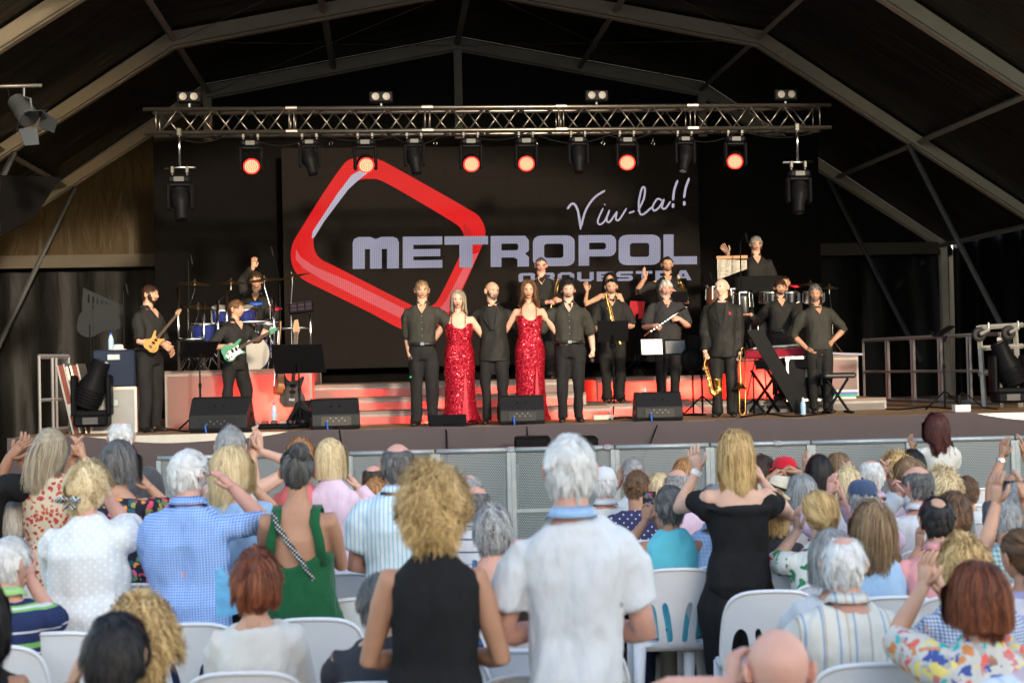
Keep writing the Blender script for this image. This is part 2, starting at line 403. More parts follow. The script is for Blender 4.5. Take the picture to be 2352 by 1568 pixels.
# gable wall at the back: posts, girt, upper tarpaulin, lower curtains
for u,zt in((-4.4,6.79),(0,7.63),(4.4,6.79)):
    mb=MB(); boxuv(mb,UC+u-.07,UC+u+.07,8.62,8.74,0,zt); tp(mb.build('gable_post',tent_alu))
mb=MB(); boxuv(mb,UC-8.72,UC-4.48,8.64,8.74,3.86,4.08); boxuv
GIRT=mat('girt_metal',(.055,.042,.025),.6); tp(mb.build('girt',GIRT)); mb=MB(); boxuv(mb,UC+4.48,UC+8.72,8.64,8.74,3.86,4.08); tp(mb.build('girt',GIRT))
def tarp_mat(name,c0,c1,rough,bs,bsc,st):
    m=bpy.data.materials.new(name); N,L=nodes_of(m); b=N['Principled BSDF']; b.inputs['Roughness'].default_value=rough; b.inputs['Specular IOR Level'].default_value=.15
    tc=N.new('ShaderNodeTexCoord'); mp=N.new('ShaderNodeMapping'); mp.inputs['Scale'].default_value=st; L.new(tc.outputs['Object'],mp.inputs[0])
    nz=N.new('ShaderNodeTexNoise'); nz.inputs['Scale'].default_value=bsc; nz.inputs['Detail'].default_value=7; nz.inputs['Distortion'].default_value=.6; L.new(mp.outputs[0],nz.inputs['Vector'])
    L.new(M_mix(N,L,nz.outputs['Fac'],c0,c1),b.inputs['Base Color'])
    bp=N.new('ShaderNodeBump'); bp.inputs['Strength'].default_value=bs; bp.inputs['Distance'].default_value=.04; L.new(nz.outputs['Fac'],bp.inputs['Height']); L.new(bp.outputs[0],b.inputs['Normal']); return m
TARP_SUN=tarp_mat('gable_tarpaulin_sunlit',(.026,.016,.005),(.052,.033,.010),.5,1.0,3,(1,1,.35))  # gold of the sunlit gable put into the base colour
BLKPL_AND_SHADE=tarp_mat('black_plastic_and_unlit_tarp',(.0012,.0012,.0012),(.003,.0027,.0024),.5,.35,2.2,(2.2,2.2,.45))  # black plastic curtains; also paints the unlit part of the gable
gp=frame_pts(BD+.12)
V=[W(UC+u,8.81,z) for u,z in gp[1:3]]+[W(UC-4.45,8.81,3.84),W(UC-9.1,8.81,3.84)]; tp(MB().add(V,[(0,1,2,3)]).build('gable_sheet',TARP_SUN)); V=[W(UC+u,8.81,z) for u,z in gp[2:6]]+[W(UC+9.1,8.81,3.84),W(UC-4.45,8.81,3.84)]; tp(MB().add(V,[(0,1,2,3,4,5)]).build('gable_sheet',BLKPL_AND_SHADE))  # one sheet in two colours: gold paints in sunlight, black the unlit part
def drape(u0,u1,v,z0,z1,name,m,par,amp=.06,freq=5,dens=26,topfn=None):
    nu=max(8,int((u1-u0)*dens)); nz=14; V=[];F=[]
    for i in range(nu+1):
        u=u0+(u1-u0)*i/nu
        for j in range(nz+1):
            t=j/nz; z=z1*(1-t)+z0*t
            if topfn: z=(z1+topfn(u))*(1-t)+z0*t
            off=amp*(.35+.65*t)*(math.sin(u*freq*2+2*noise.noise(Vector((u*1.3,z*.3,v))))+noise.noise(Vector((u*freq,z*.8,v*3))))
            V.append(W(u,v+off*.5,z))
    for i in range(nu):
        for j in range(nz): a=i*(nz+1)+j; F.append((a,a+nz+1,a+nz+2,a+1))
    o=MB().add(V,F).build(name,m,smooth=True)
    if par: tp(o)
    return o
drape(UC-9.1,UC-4.5,8.92,.02,3.95,'gable_curtain',BLKPL_AND_SHADE,True,.09,4)
drape(UC+4.5,UC+9.1,8.92,.02,3.95,'gable_curtain',BLKPL_AND_SHADE,True,.09,4)
drape(UC-4.4,UC+4.4,8.78,.02,3.9,'gable_curtain',BLKPL_AND_SHADE,True,.08,4)
BCL=mat('black_molton',(.005,.0045,.0045),.95,0,.2,3,.1,150,spec=.03)
for i,(a,b) in enumerate(((UC-9.05,1),(UC+9.05,-1))):
    # side walls
    V=[];F=[]; nv=90;nz=10
    for k in range(nv+1):
        v=-3.2+(12.0)*k/nv
        for j in range(nz+1):
            z=4.16*(1-j/nz)+.02*j/nz
            V.append(W(a+b*(.05+.05*math.sin(v*7+noise.noise(Vector((v,z*.4,i)))*2)),v,z))
    for k in range(nv):
        for j in range(nz): q=k*(nz+1)+j; F.append((q,q+nz+1,q+nz+2,q+1))
    tp(MB().add(V,F).build('side_curtain',BLKPL_AND_SHADE,smooth=True))
# hanging dark flap at the upper side
mb=MB(); P=[Wv(0,402,1.6),Wv(140,407,1.6),Wv(78,500,1.6),Wv(0,545,1.6)]; V=P+[p+EY*.02 for p in P]
tp(mb.add(V,[(0,1,2,3),(7,6,5,4),(0,4,5,1),(1,5,6,2),(2,6,7,3),(3,7,4,0)]).build('side_flap',BCL))
# backdrop curtain
bd=drape(U(356,6.1,600),U(1886,6.1,600),6.1,SZ,av(1100,318,6.1).z,'stage_curtain',BCL,False,.03,3,20)
tag(bd,'black cloth backdrop hung behind the video screen','curtain')
# ================================================================ VIDEO SCREEN
EXPG = 2**vs.exposure
def led_mat(name, col, base=(.008,.007,.007)):
    m=bpy.data.materials.new(name); N,L=nodes_of(m); b=N['Principled BSDF']; b.inputs['Roughness'].default_value=.6
    tc=N.new('ShaderNodeTexCoord'); sx=N.new('ShaderNodeSeparateXYZ'); L.new(tc.outputs['Object'],sx.inputs[0])
    a=M_math(N,L,'SINE',M_math(N,L,'MULTIPLY',sx.outputs['X'],2*PI/.03)); c=M_math(N,L,'SINE',M_math(N,L,'MULTIPLY',sx.outputs['Z'],2*PI/.03))
    g=M_math(N,L,'MULTIPLY_ADD',M_math(N,L,'ADD',a,c),.16,.85)
    nz=N.new('ShaderNodeTexNoise'); nz.inputs['Scale'].default_value=2.2; nz.inputs['Detail'].default_value=3; L.new(tc.outputs['Object'],nz.inputs['Vector'])
    g=M_math(N,L,'MULTIPLY',g,M_math(N,L,'MULTIPLY_ADD',nz.outputs['Fac'],.35,.82))
    b.inputs['Specular IOR Level'].default_value=.05; b.inputs['Base Color'].default_value=(*base,1); b.inputs['Emission Color'].default_value=(*col,1); L.new(M_math(N,L,'MULTIPLY',g,1/EXPG),b.inputs['Emission Strength']); return m
SV=5.62
scr=thing('video_screen','large led video screen showing a red loop logo and METROPOL lettering','screen',W(0,SV,SZ))
def cp(o,r): o.parent=r; o.matrix_parent_inverse=Matrix.Translation(-r.location); return o
c0,c1,c2,c3=av(647,340,SV),av(1604,333,SV),av(1612,829,SV),av(655,848,SV)
u0,u1=(c0.x+c3.x)/2,(c1.x+c2.x)/2; zt,zb=(c0.z+c1.z)/2,(c2.z+c3.z)/2
scrm=mat('led_face',(.0105,.0088,.0080),.8,0,.1,2,.1,400,spec=.04); ncol,nrow=13,7; pw,ph=(u1-u0)/ncol,(zt-zb)/nrow
for i in range(ncol):
    for j in range(nrow):
        o=boxuv(MB(),u0+i*pw+.0006,u0+(i+1)*pw-.0006,SV+random.uniform(0,.001),SV+.09,zb+j*ph+.0006,zb+(j+1)*ph-.0006).build('led_panel',scrm); cp(o,scr)
def sdraw(outlines, holes, name, m, lift=.006):
    mb=MB(); V,T=fill(outlines,holes); mb.add([Wv(x,y,SV-lift) for x,y in V],[tuple(t) for t in T]); return cp(mb.build(name,m),scr)
def crom(P,k=4,closed=True):
    out=[]; n=len(P)
    for i in range(n if closed else n-1):
        p0,p1,p2,p3=[Vector(P[(i+d)%n]) if closed else Vector(P[min(max(i+d,0),n-1)]) for d in(-1,0,1,2)]
        for j in range(k):
            t=j/k; out.append(tuple(.5*((2*p1)+(p2-p0)*t+(2*p0-5*p1+4*p2-p3)*t*t+(3*p1-p0-3*p2+p3)*t**3)))
    if not closed: out.append(tuple(P[-1]))
    return out
LRED=led_mat('led_red',(.84,.010,.013)); LPNK=led_mat('led_pink',(.86,.12,.13)); LWHT=led_mat('led_lilac',(.34,.335,.44)); LHI=led_mat('led_highlight',(.55,.50,.62)); LDK=led_mat('led_deep_red',(.60,.012,.016))
OUT=[(668,590),(672,560),(690,528),(740,448),(785,383),(805,366),(832,361),(868,366),(905,384),(1000,437),(1075,480),(1100,497),(1114,525),(1112,550),(1095,592),(1045,700),(1012,742),(970,762),(925,757),(850,718),(740,664),(695,641),(675,618)]
INN=[(720,556),(724,540),(745,508),(800,435),(822,415),(850,411),(880,417),(960,462),(1040,510),(1058,525),(1066,545),(1060,578),(1015,672),(995,700),(965,708),(940,698),(860,658),(770,612),(738,596),(724,578)]
sdraw(crom(OUT,3),[crom(INN,3)],'logo_loop',LRED)
sdraw([(850,393),(828,391),(808,402),(775,445),(718,532),(716,548),(722,545),(745,508),(800,435),(822,415)],[],'logo_highlight',LHI,.009)
sdraw([(680,572),(690,590),(722,612),(800,645),(935,712),(930,735),(845,694),(740,642),(695,615),(679,595)],[],'logo_highlight',LPNK,.009)
sdraw([(1080,585),(1100,580),(1040,705),(1016,728),(1000,722),(1025,690)],[],'logo_highlight',LPNK,.009)
sdraw([(1064,510),(1082,530),(1080,560),(1066,592),(1062,578),(1067,545)],[],'logo_highlight',LDK,.009)
def cell(x0,x1,tb):
    def f(p):
        x=x0+(x1-x0)*p[0]; tp_,bt=tb(x); return (x,bt+(tp_-bt)*p[1])
    return f
def L_(ch):
    R=rrect; k=3
    def rr(a,b,c,d,*r): return R(a,b,c,d,0,3,r)
    if ch=='M': return [(0,0),(.265,0),(.265,.62),(.375,.62),(.375,0),(.63,0),(.63,.62),(.745,.62),(.745,0),(1,0),(1,.82),(.97,.94),(.88,1),(.62,1),(.5,.93),(.38,1),(.12,1),(.03,.94),(0,.82)],[]
    if ch=='E': return [(.0,0),(1,0),(1,.25),(.27,.25),(.27,.37),(.95,.37),(.95,.6),(.27,.6),(.27,.74),(1,.74),(1,1),(0,1)],[]
    if ch=='T': return [(.34,0),(.64,0),(.64,.73),(1,.73),(1,1),(0,1),(0,.73),(.34,.73)],[]
    if ch=='R': return [(0,0),(.28,0),(.28,.3),(.6,.3),(.7,.24),(.7,0),(1,0),(1,.3),(.9,.42),(1,.52),(1,.85),(.9,1),(0,1)],[[(.28,.53),(.68,.53),(.72,.58),(.72,.7),(.68,.75),(.28,.75)]]
    if ch=='O': return rr(0,0,1,1,.2,.2,.2,.2),[rr(.27,.27,.73,.73,.07,.07,.07,.07)]
    if ch=='P': return [(0,0),(.28,0),(.28,.3),(.85,.3),(.95,.36),(1,.48),(1,.83),(.95,.95),(.85,1),(0,1)],[[(.28,.53),(.68,.53),(.73,.58),(.73,.7),(.68,.75),(.28,.75)]]
    if ch=='L': return [(0,0),(1,0),(1,.27),(.3,.27),(.3,1),(0,1)],[]
    if ch=='Q': return [(.2,0),(.72,0),(.8,-.14),(1.02,-.14),(.93,.06),(1,.2),(1,.8),(.8,1),(.2,1),(0,.8),(0,.2)],[rr(.25,.25,.75,.75,.08,.08,.08,.08)]
    if ch=='U': return [(0,1),(0,.2),(.2,0),(.8,0),(1,.2),(1,1),(.75,1),(.75,.3),(.7,.25),(.3,.25),(.25,.3),(.25,1)],[]
    if ch=='S': return [(0,0),(.85,0),(1,.15),(1,.45),(.88,.6),(.27,.6),(.27,.75),(1,.75),(1,1),(.15,1),(0,.85),(0,.52),(.12,.38),(.75,.38),(.75,.24),(0,.24)],[]
    if ch=='A': return [(0,0),(.26,0),(.33,.2),(.67,.2),(.74,0),(1,0),(.68,1),(.32,1)],[[(.4,.4),(.6,.4),(.5,.74)]]
big=lambda x:(544.6-(x-812)*.0083, 617.5-(x-812)*.0135)
for ch,x0,x1 in(('M',810,916),('E',925,1016),('T',1021,1121),('R',1127,1215),('O',1224,1320),('P',1329,1415),('O',1421,1517),('L',1524,1601)):
    o,h=L_(ch); f=cell(x0,x1,big); sdraw([f(p) for p in o],[[f(p) for p in q] for q in h],'letter',LWHT,.012)
sml=lambda x:(627.5-(x-1190)*.0175, 648.5-(x-1190)*.0135)
for i,ch in enumerate('ORQUESTRA'):
    x0=1191+i*44.9; o,h=L_(ch); f=cell(x0,x0+38,sml); sdraw([f(p) for p in o],[[f(p) for p in q] for q in h],'letter',LWHT,.012)
def stroke(P,wd,name='letter_stroke'):
    P=[(746.5+x*.3662,y*.3662) for x,y in P]; P=crom(P,4,False); P=[Vector(p) for p in P]; V=[];n=len(P)
    for i in range(n):
        t=(P[min(i+1,n-1)]-P[max(i-1,0)]).normalized(); q=Vector((-t.y,t.x)); ww=wd*(1 if 0<i<n-1 else .5)
        V+=[Wv(*(P[i]+q*ww),SV-.012),Wv(*(P[i]-q*ww),SV-.012)]
    cp(MB().add(V,[(2*i,2*i+1,2*i+3,2*i+2) for i in range(n-1)]).build(name,LHI),scr)
for P,wd in(([(1520,1312),(1543,1282),(1565,1282),(1588,1330),(1604,1440)],2.6),([(1606,1425),(1635,1320),(1690,1240),(1757,1195)],2.4),([(1745,1305),(1712,1380),(1722,1408),(1755,1385),(1785,1315)],2),
    ([(1785,1318),(1766,1375),(1785,1392),(1832,1325)],2),([(1832,1325),(1824,1372),(1845,1378),(1892,1305)],2),([(1905,1337),(1942,1324)],2),([(1962,1325),(2000,1245),(2006,1182),(1988,1182),(1968,1270),(1976,1340),(2003,1340),(2050,1298)],2.2),
    ([(2112,1258),(2085,1248),(2055,1295),(2065,1322),(2098,1298),(2126,1250),(2113,1300),(2135,1308),(2168,1262)],2.1),([(2212,1130),(2190,1195),(2183,1258)],2.6),([(2184,1276),(2182,1304)],3),([(2285,1116),(2262,1180),(2252,1243)],2.6),([(2254,1262),(2253,1290)],3),([(1752,1286),(1757,1280)],1.8)):
    stroke(P,wd)
for i,px in enumerate((690,760,1000,1090,1230,1385,1500,1590)):
    mb=MB(); p=Wv(px,330,SV+.05); mb.tube([p+Vector((0,0,.18)),p+Vector((0,0,.03))],.006,4)
    for k in range(10): pass
    mb.tube([p+Vector((.03*math.sin(2*PI*k/10),0,.03*math.cos(2*PI*k/10))) for k in range(11)],.006,4,cap=False); cp(mb.build('hanging_ring',chrome),scr)
# ================================================================ TRUSS
TV=1.35
ta,tb=av(329,246,TV),av(1908,238,TV); tz=(ta.z+tb.z)/2-.025; S2=.29
truss=thing('lighting_truss','long silver box truss carrying the stage lights','truss',W((ta.x+tb.x)/2,TV,tz))
for dv in(0,S2):
    for dz in(0,-S2): cp(MB().tube([W(ta.x+dv*.25,TV+dv,tz+dz),W(tb.x-dv*.25,TV+dv,tz+dz)],.025,10).build('chord',trussm,smooth=True),truss)
uu=ta.x+.12; seg=(tb.x-ta.x-.24)/5
for k in range(5):
    a=ta.x+.12+k*seg; b=a+seg
    for dv in(0,S2):
        for e in(a+.03,b-.03): cp(MB().tube([W(e,TV+dv,tz),W(e,TV+dv,tz-S2)],.011,6).build('upright',trussm,smooth=True),truss)
        n=7; st=(b-a-.16)/n
        for i in range(n):
            x0=a+.08+i*st; up=(i+(dv>0))%2
            cp(MB().tube([W(x0,TV+dv,tz-S2*(1-up)),W(x0+st,TV+dv,tz-S2*up)],.010,6).build('brace',trussm,smooth=True),truss)
    for dz in(0,-S2):
        n=7; st=(b-a-.16)/n
        for i in range(n):
            x0=a+.08+i*st; cp(MB().tube([W(x0,TV+S2*(i%2),tz+dz),W(x0+st,TV+S2*(1-i%2),tz+dz)],.010,6).build('brace',trussm,smooth=True),truss)
    if k: 
        for dz in(0,-S2): cp(MB().lathe([(.036,-.07),(.036,.07)],W(a,TV,tz+dz),EX,10).build('coupler',trussm),truss)
for i in range(9):
    a=ta.x+.3+i*.9; b=a+.75+.2*(i%3); cp(MB().tube([W(a+(b-a)*t/8,TV+.05,tz-S2-.02-(.10+.05*(i%2))*math.sin(PI*t/8)) for t in range(9)],.007,5).build('cable',blk,smooth=True),truss)
# ================================================================ LAMPS
LENSR=emit('wash_lens_rim',(1,.003,.002),14/EXPG); LENSW=emit('wash_led_cell',(1,.40,.20),3.4/EXPG)
grey_d=mat('lamp_label',(.05,.05,.05),.5)
def clampz(mb,p):
    mb.box(p+Vector((0,0,.0)),(.04,.06,.09),bev=.008); mb.lathe([(.012,-.04),(.012,.04)],p+Vector((0,0,-.05)),(0,0,1),6)
def moving_head(name,label,top,aim,lit=False,big=1.0,standing=False,group=None):
    """top: clamp point under the chord; aim: direction the lens looks"""
    r=thing(name,label,'stage light',top,YAW,group); s=-1 if not standing else 1
    R=Matrix.Scale(big,3)
    b=MB(); b.box((0,0,s*.11*big),(.30*big,.20*big,.11*big),bev=.03); b.build('base',blkplas,r)
    if not standing:
        for x in(-.09,.09):
            m=MB(); clampz(m,Vector((x,0,.02))); m.build('clamp',mat('clamp_metal',(.10,.095,.085),.5,.5),r)
    MB().box((0,-.102*big,s*.11*big),(.13*big,.006,.06*big)).build('display',grey_d,r)
    for x in(-1,1):
        m=MB(); m.box((x*.15*big,0,s*.33*big),(.05*big,.13*big,.36*big),bev=.022); m.build('yoke_arm',blkplas,r)
    m=MB(); m.box((0,0,s*.175*big),(.27*big,.12*big,.05*big),bev=.015); m.build('yoke_bridge',blkplas,r)
    c=Vector((0,0,s*.40*big)); d=Vector(aim).normalized(); d=Matrix.Rotation(-YAW,3,'Z')@d
    q=Vector((0,0,1)).rotation_difference(d).to_matrix()
    m=MB()
    if lit:
        m.lathe([(.05*big,-.13*big),(.10*big,-.10*big),(.125*big,-.02*big),(.125*big,.09*big),(.118*big,.10*big)],c,d,20); h=m.build('head',blkplas,r,angle=40)
        m=MB(); m.lathe([(.002,.102*big),(.116*big,.104*big)],c,d,24,cap=False); m.build('lens',LENSR,h)
        m=MB(); 
        for ring,(cnt,rad) in enumerate(((1,0),(6,.031),(12,.061),(18,.090))):
            for k in range(cnt):
                a=2*PI*k/cnt+ring*.2; p=c+q@Vector((rad*.97*big*math.cos(a),rad*.97*big*math.sin(a),.106*big)); m.lathe([(.0115*big,0),(.0115*big,.004),(.001,.006)],p,d,6)
        o=m.build('led_cells',LENSW,h); o['kind']='stuff'
        l=bpy.data.lights.new('red_beam','SPOT'); l.energy=14; l.color=(1,.02,.015); l.spot_size=math.radians(42); l.spot_blend=.6; l.shadow_soft_size=.1
        lo=bpy.data.objects.new('red_beam',l); COL.objects.link(lo); lo.parent=r; lo.location=c+d*.16; lo.rotation_euler=(-d).to_track_quat('Z','Y').to_euler()
    else:
        m.lathe([(.06*big,-.20*big),(.115*big,-.17*big),(.125*big,-.05*big),(.12*big,.02*big),(.085*big,.10*big),(.08*big,.24*big),(.072*big,.25*big)],c,d,18); h=m.build('head',blkplas,r,angle=35)
        for k in range(5):
            m=MB(); m.lathe([(.127*big,-.012*big-.028*k*big),(.131*big,-.006*big-.028*k*big),(.127*big,-.028*k*big)],c,d,18,cap=False); m.build('cooling_rib',blk,h)
        m=MB(); m.lathe([(.002,.252*big),(.06*big,.252*big)],c,d,16,cap=False); m.build('lens',mat('dark_lens',(.01,.01,.012),.05,0),h)
    return r
zc=tz-S2-.05
WL=((575,-.35,'first red wash light from the curtain edge, over the guitarist'),(838,-.3,'red wash light hanging over the top of the red logo loop'),(1081,-.12,'red wash light above the shoulder of the red logo'),(1208,0,'red wash light above the gap before the script lettering'),(1440,.12,'red wash light just above the script lettering'),(1689,.35,'red wash light beside the screen, over the bald man in the suit'))
for px,ax,lab in WL:
    u=U(px,TV,310); moving_head('wash_light','lit '+lab,W(u,TV+.03,zc),(-ax*.55,-.80,-.45),True,big=.86)
for px,ax,lab in((710,.45,'unlit moving head hanging between the two first red wash lights'),(951,.3,'unlit moving head over the middle of the red loop'),(1328,0,'unlit moving head hanging before the script lettering'),(1573,-.3,'unlit moving head over the exclamation marks')):
    u=U(px,TV,310); moving_head('moving_head_light',lab,W(u,TV+.03,zc),(ax*.6,-.25,-1),big=.78)
for px,y0,y1,lab in((412,303,382,'drop pole hung from the truss end by the gold lit wall'),(1829,292,370,'drop pole hung from the truss end over the percussion')):
    a,b=av(px,y0,TV),av(px+1,y1,TV); a.z=tz-S2
    r=thing('drop_pole','silver '+lab,'pole',W(a.x,TV,a.z))
    cp(MB().tube([W(a.x,TV-.03,a.z+.05),W(a.x,TV-.03,b.z)],.018,8).build('tube',chrome,smooth=True),r)
    cp(MB().tube([W(a.x-.2,TV-.03,b.z-.02),W(a.x+.2,TV-.03,b.z-.02)],.018,8).build('crossbar',chrome,smooth=True),r)
    m=MB(); m.box(W(a.x,TV-.02,a.z),(.06,.07,.1),bev=.01); cp(m.build('clamp',mat('clamp_metal',(.10,.095,.085),.5,.5)),r)
    moving_head('moving_head_light','unlit moving head under the '+lab.replace('drop pole hung from the ',''),W(a.x,TV-.03,b.z-.07),(.12 if px<900 else -.1,-.25,-1),big=.95)
BLN=mat('blinder_reflector',(.20,.19,.175),.5,0,.05); BLC=mat('blinder_chip',(.75,.42,.07),.4)
for px,py,lab in((433,222,'twin blinder lamp on the truss end by the gold lit wall'),(875,222,'twin blinder lamp on the truss over the red loop'),(1371,219,'twin blinder lamp on the truss over the script lettering'),(1806,217,'twin blinder lamp on the truss end over the percussion')):
    p=Wv(px,py,TV-.02); r=thing('blinder_light',lab,'stage light',p,YAW)
    MB().box((0,.06,0),(.30,.11,.14),bev=.015).build('housing',blkplas,r)
    for x in(-.067,.067):
        m=MB(); m.lathe([(.047,.006),(.036,.003),(.015,.0),(.004,-.001)],(x,-.005,0),(0,-1,0),20,cap=False); c=m.build('reflector',BLN,r,smooth=True)
        m=MB(); m.ball((x,0.004,0),(.013,.008,.013)); m.build('chip',BLC,c)
    MB().tube([(0,.05,-.08),(0,.05,-.17)],.014,6).build('clamp',steel,r)
# theatre spot with barn doors
p=Wv(42,198,-.6); r=thing('barn_door_spotlight','black theatre spotlight with barn doors on a horizontal pipe','stage light',p,0)
SPB=mat('spot_body',(.05,.055,.06),.4,.3)
MB().tube([(-.9,0,0),(.26,0,0)],.022,10).build('pipe',mat('pipe_steel',(.12,.11,.10),.4,.6),r,smooth=True)
d=Vector((.42,-.3,-.5)).normalized(); c=Vector((.05,0,-.27))
MB().tube([(.06,0,-.02),(.06,0,-.12),(.16,-.09,-.16),(.18,-.1,-.30)],.016,6,flat=.4).build('bracket',SPB,r)
m=MB(); m.lathe([(.06,-.2),(.10,-.17),(.11,0),(.12,.02),(.12,.14),(.11,.15)],c,d,18); b=m.build('body',SPB,r,angle=35)
x=d.orthogonal().normalized(); y=d.cross(x)
for k,(a,bb) in enumerate(((x,y),(-x,y),(y,x),(-y,x))):
    e=c+d*.16+a*.12; o2=e+(d*.8+a*.55).normalized()*.19
    V=[e-bb*.11,e+bb*.11,o2+bb*.085,o2-bb*.085]; V+=[v+a*.004 for v in V]
    MB().add(V,[(0,1,2,3),(7,6,5,4),(0,4,5,1),(1,5,6,2),(2,6,7,3),(3,7,4,0)]).build('barn_door',SPB,r)
MB().tube([(-.12,0,0),(-.1,.02,-.15),(-.02,.02,-.2)],.008,5).build('cable',blk,r)
# floor moving heads
moving_head('floor_light','black moving head standing on the stage floor before the silver flight case',Wv(213,994,.75)+Vector((0,0,.0)),(.42,-.1,1),big=1.35,standing=True)
moving_head('floor_light','black moving head standing on the stage corner by the wheeled cart',Wv(2318,938,1.1),(-.42,-.1,1),big=1.35,standing=True)
# ================================================================ CROWD BARRIER
def perf_mat():
    m=bpy.data.materials.new('perforated_sheet'); N,L=nodes_of(m); b=N['Principled BSDF']; out=N['Material Output']
    b.inputs['Base Color'].default_value=(.27,.32,.33,1); b.inputs['Roughness'].default_value=.5; b.inputs['Metallic'].default_value=.3
    tc=N.new('ShaderNodeTexCoord'); sx=N.new('ShaderNodeSeparateXYZ'); L.new(tc.outputs['Object'],sx.inputs[0])
    P=.017
    def dots(ox,oz):
        fx=M_math(N,L,'SUBTRACT',M_math(N,L,'FRACT',M_math(N,L,'ADD',M_math(N,L,'DIVIDE',sx.outputs['X'],P),ox)),.5)
        fz=M_math(N,L,'SUBTRACT',M_math(N,L,'FRACT',M_math(N,L,'ADD',M_math(N,L,'DIVIDE',sx.outputs['Z'],P*1.732),oz)),.5)
        fz=M_math(N,L,'MULTIPLY',fz,1.732)
        return M_math(N,L,'ADD',M_math(N,L,'MULTIPLY',fx,fx),M_math(N,L,'MULTIPLY',fz,fz))
    hole=M_math(N,L,'LESS_THAN',M_math(N,L,'MINIMUM',dots(0,0),dots(.5,.5)),.355**2)
    t=N.new('ShaderNodeBsdfTransparent'); mx=N.new('ShaderNodeMixShader'); L.new(hole,mx.inputs[0]); L.new(b.outputs[0],mx.inputs[1]); L.new(t.outputs[0],mx.inputs[2]); L.new(mx.outputs[0],out.inputs[0]); return m
PERF=perf_mat(); BY=13.25
bl,br=at(355,1053,BY-.05),at(2352,1004,BY+.15)
BZ=(bl.z+br.z)/2; NB=8; joints=[360,560,800,1000,1174,1412,1630,1862,2090,2330,2560]
blab=['left end','below the bassist','below the first singer','below the women in red','']
def bx(px): 
    p=at(px,1053-(px-355)*.0245,BY-.05+.2*(px-355)/2000); return Vector((p.x,p.y,0))
def barrier(a,b,lab):
    d=(b-a); L_=d.length; r=thing('crowd_barrier',lab,'barrier',a,math.atan2(d.y,d.x),'perforated crowd barriers along the stage')
    w_=L_-.012
    MB().tube([(.01,0,BZ),(w_,0,BZ)],.024,10).build('top_rail',steel,r,smooth=True)
    for x in(.02,w_-.01): MB().box((x,0,BZ/2),(.04,.045,BZ-.04)).build('post',steel,r)
    MB().add([(.04,.0,.12),(w_-.03,.0,.12),(w_-.03,0,BZ-.03),(.04,0,BZ-.03)],[(0,1,2,3)]).build('perforated_sheet',PERF,r)
    for z in(.62,.34,.1): MB().box((w_/2+.005,-.006,z),(w_-.05,.02,.03)).build('cross_rail',steel,r)
    MB().box((w_/2,-.3,.015),(w_-.02,.62,.012)).build('foot_plate',steel,r)
    for x in(.05,w_-.04): MB().tube([(x,.03,BZ-.15),(x,.75,.04)],.02,6).build('back_brace',steel,r)
labs=['behind the woman with the half tied grey blond hair','below the bassist and the drum riser','below the second monitor wedge','in front of the balding man in the striped shirt','between the golden curly head and the white haired man','behind the white cap','behind the blond woman in the black top','behind the red cap','under the red haired woman in the white blouse','at the far end beyond the raised arms']
for i in range(len(joints)-1): barrier(bx(joints[i]),bx(joints[i+1]),'perforated steel crowd barrier '+labs[i])
for px in(1174,1395,1785):
    p=bx(px); tag(MB().lathe([(.031,-.03),(.032,.03)],p+Vector((0,-.0,BZ)),(1,0,0),10).build('tape_wrap',mat('silver_tape',(.30,.31,.34),.35,.5,.3,30,.4,60)),'grey tape wrapped round the barrier rail, %s'%{1174:'at the joint by the curly golden head',1395:'beside the white cap',1785:'above the red cap'}[px],'tape')
# two dark fills on the ground between barrier and stage
for px,w_ in((1222,.30),(1330,.30)):
    p=at(px,1002,15.9); r=thing('front_fill_speaker','black box speaker at the foot of the stage, %s'%('beside the white haired head' if px<1250 else 'half hidden by the white haired head'),'speaker',(p.x,p.y,0))
    MB().box((0,0,p.z/2),(.40,.45,p.z),bev=.02).build('cabinet',blkplas,r); MB().box((0,-.23,p.z/2),(.34,.012,p.z-.1)).build('grille',blk,r)
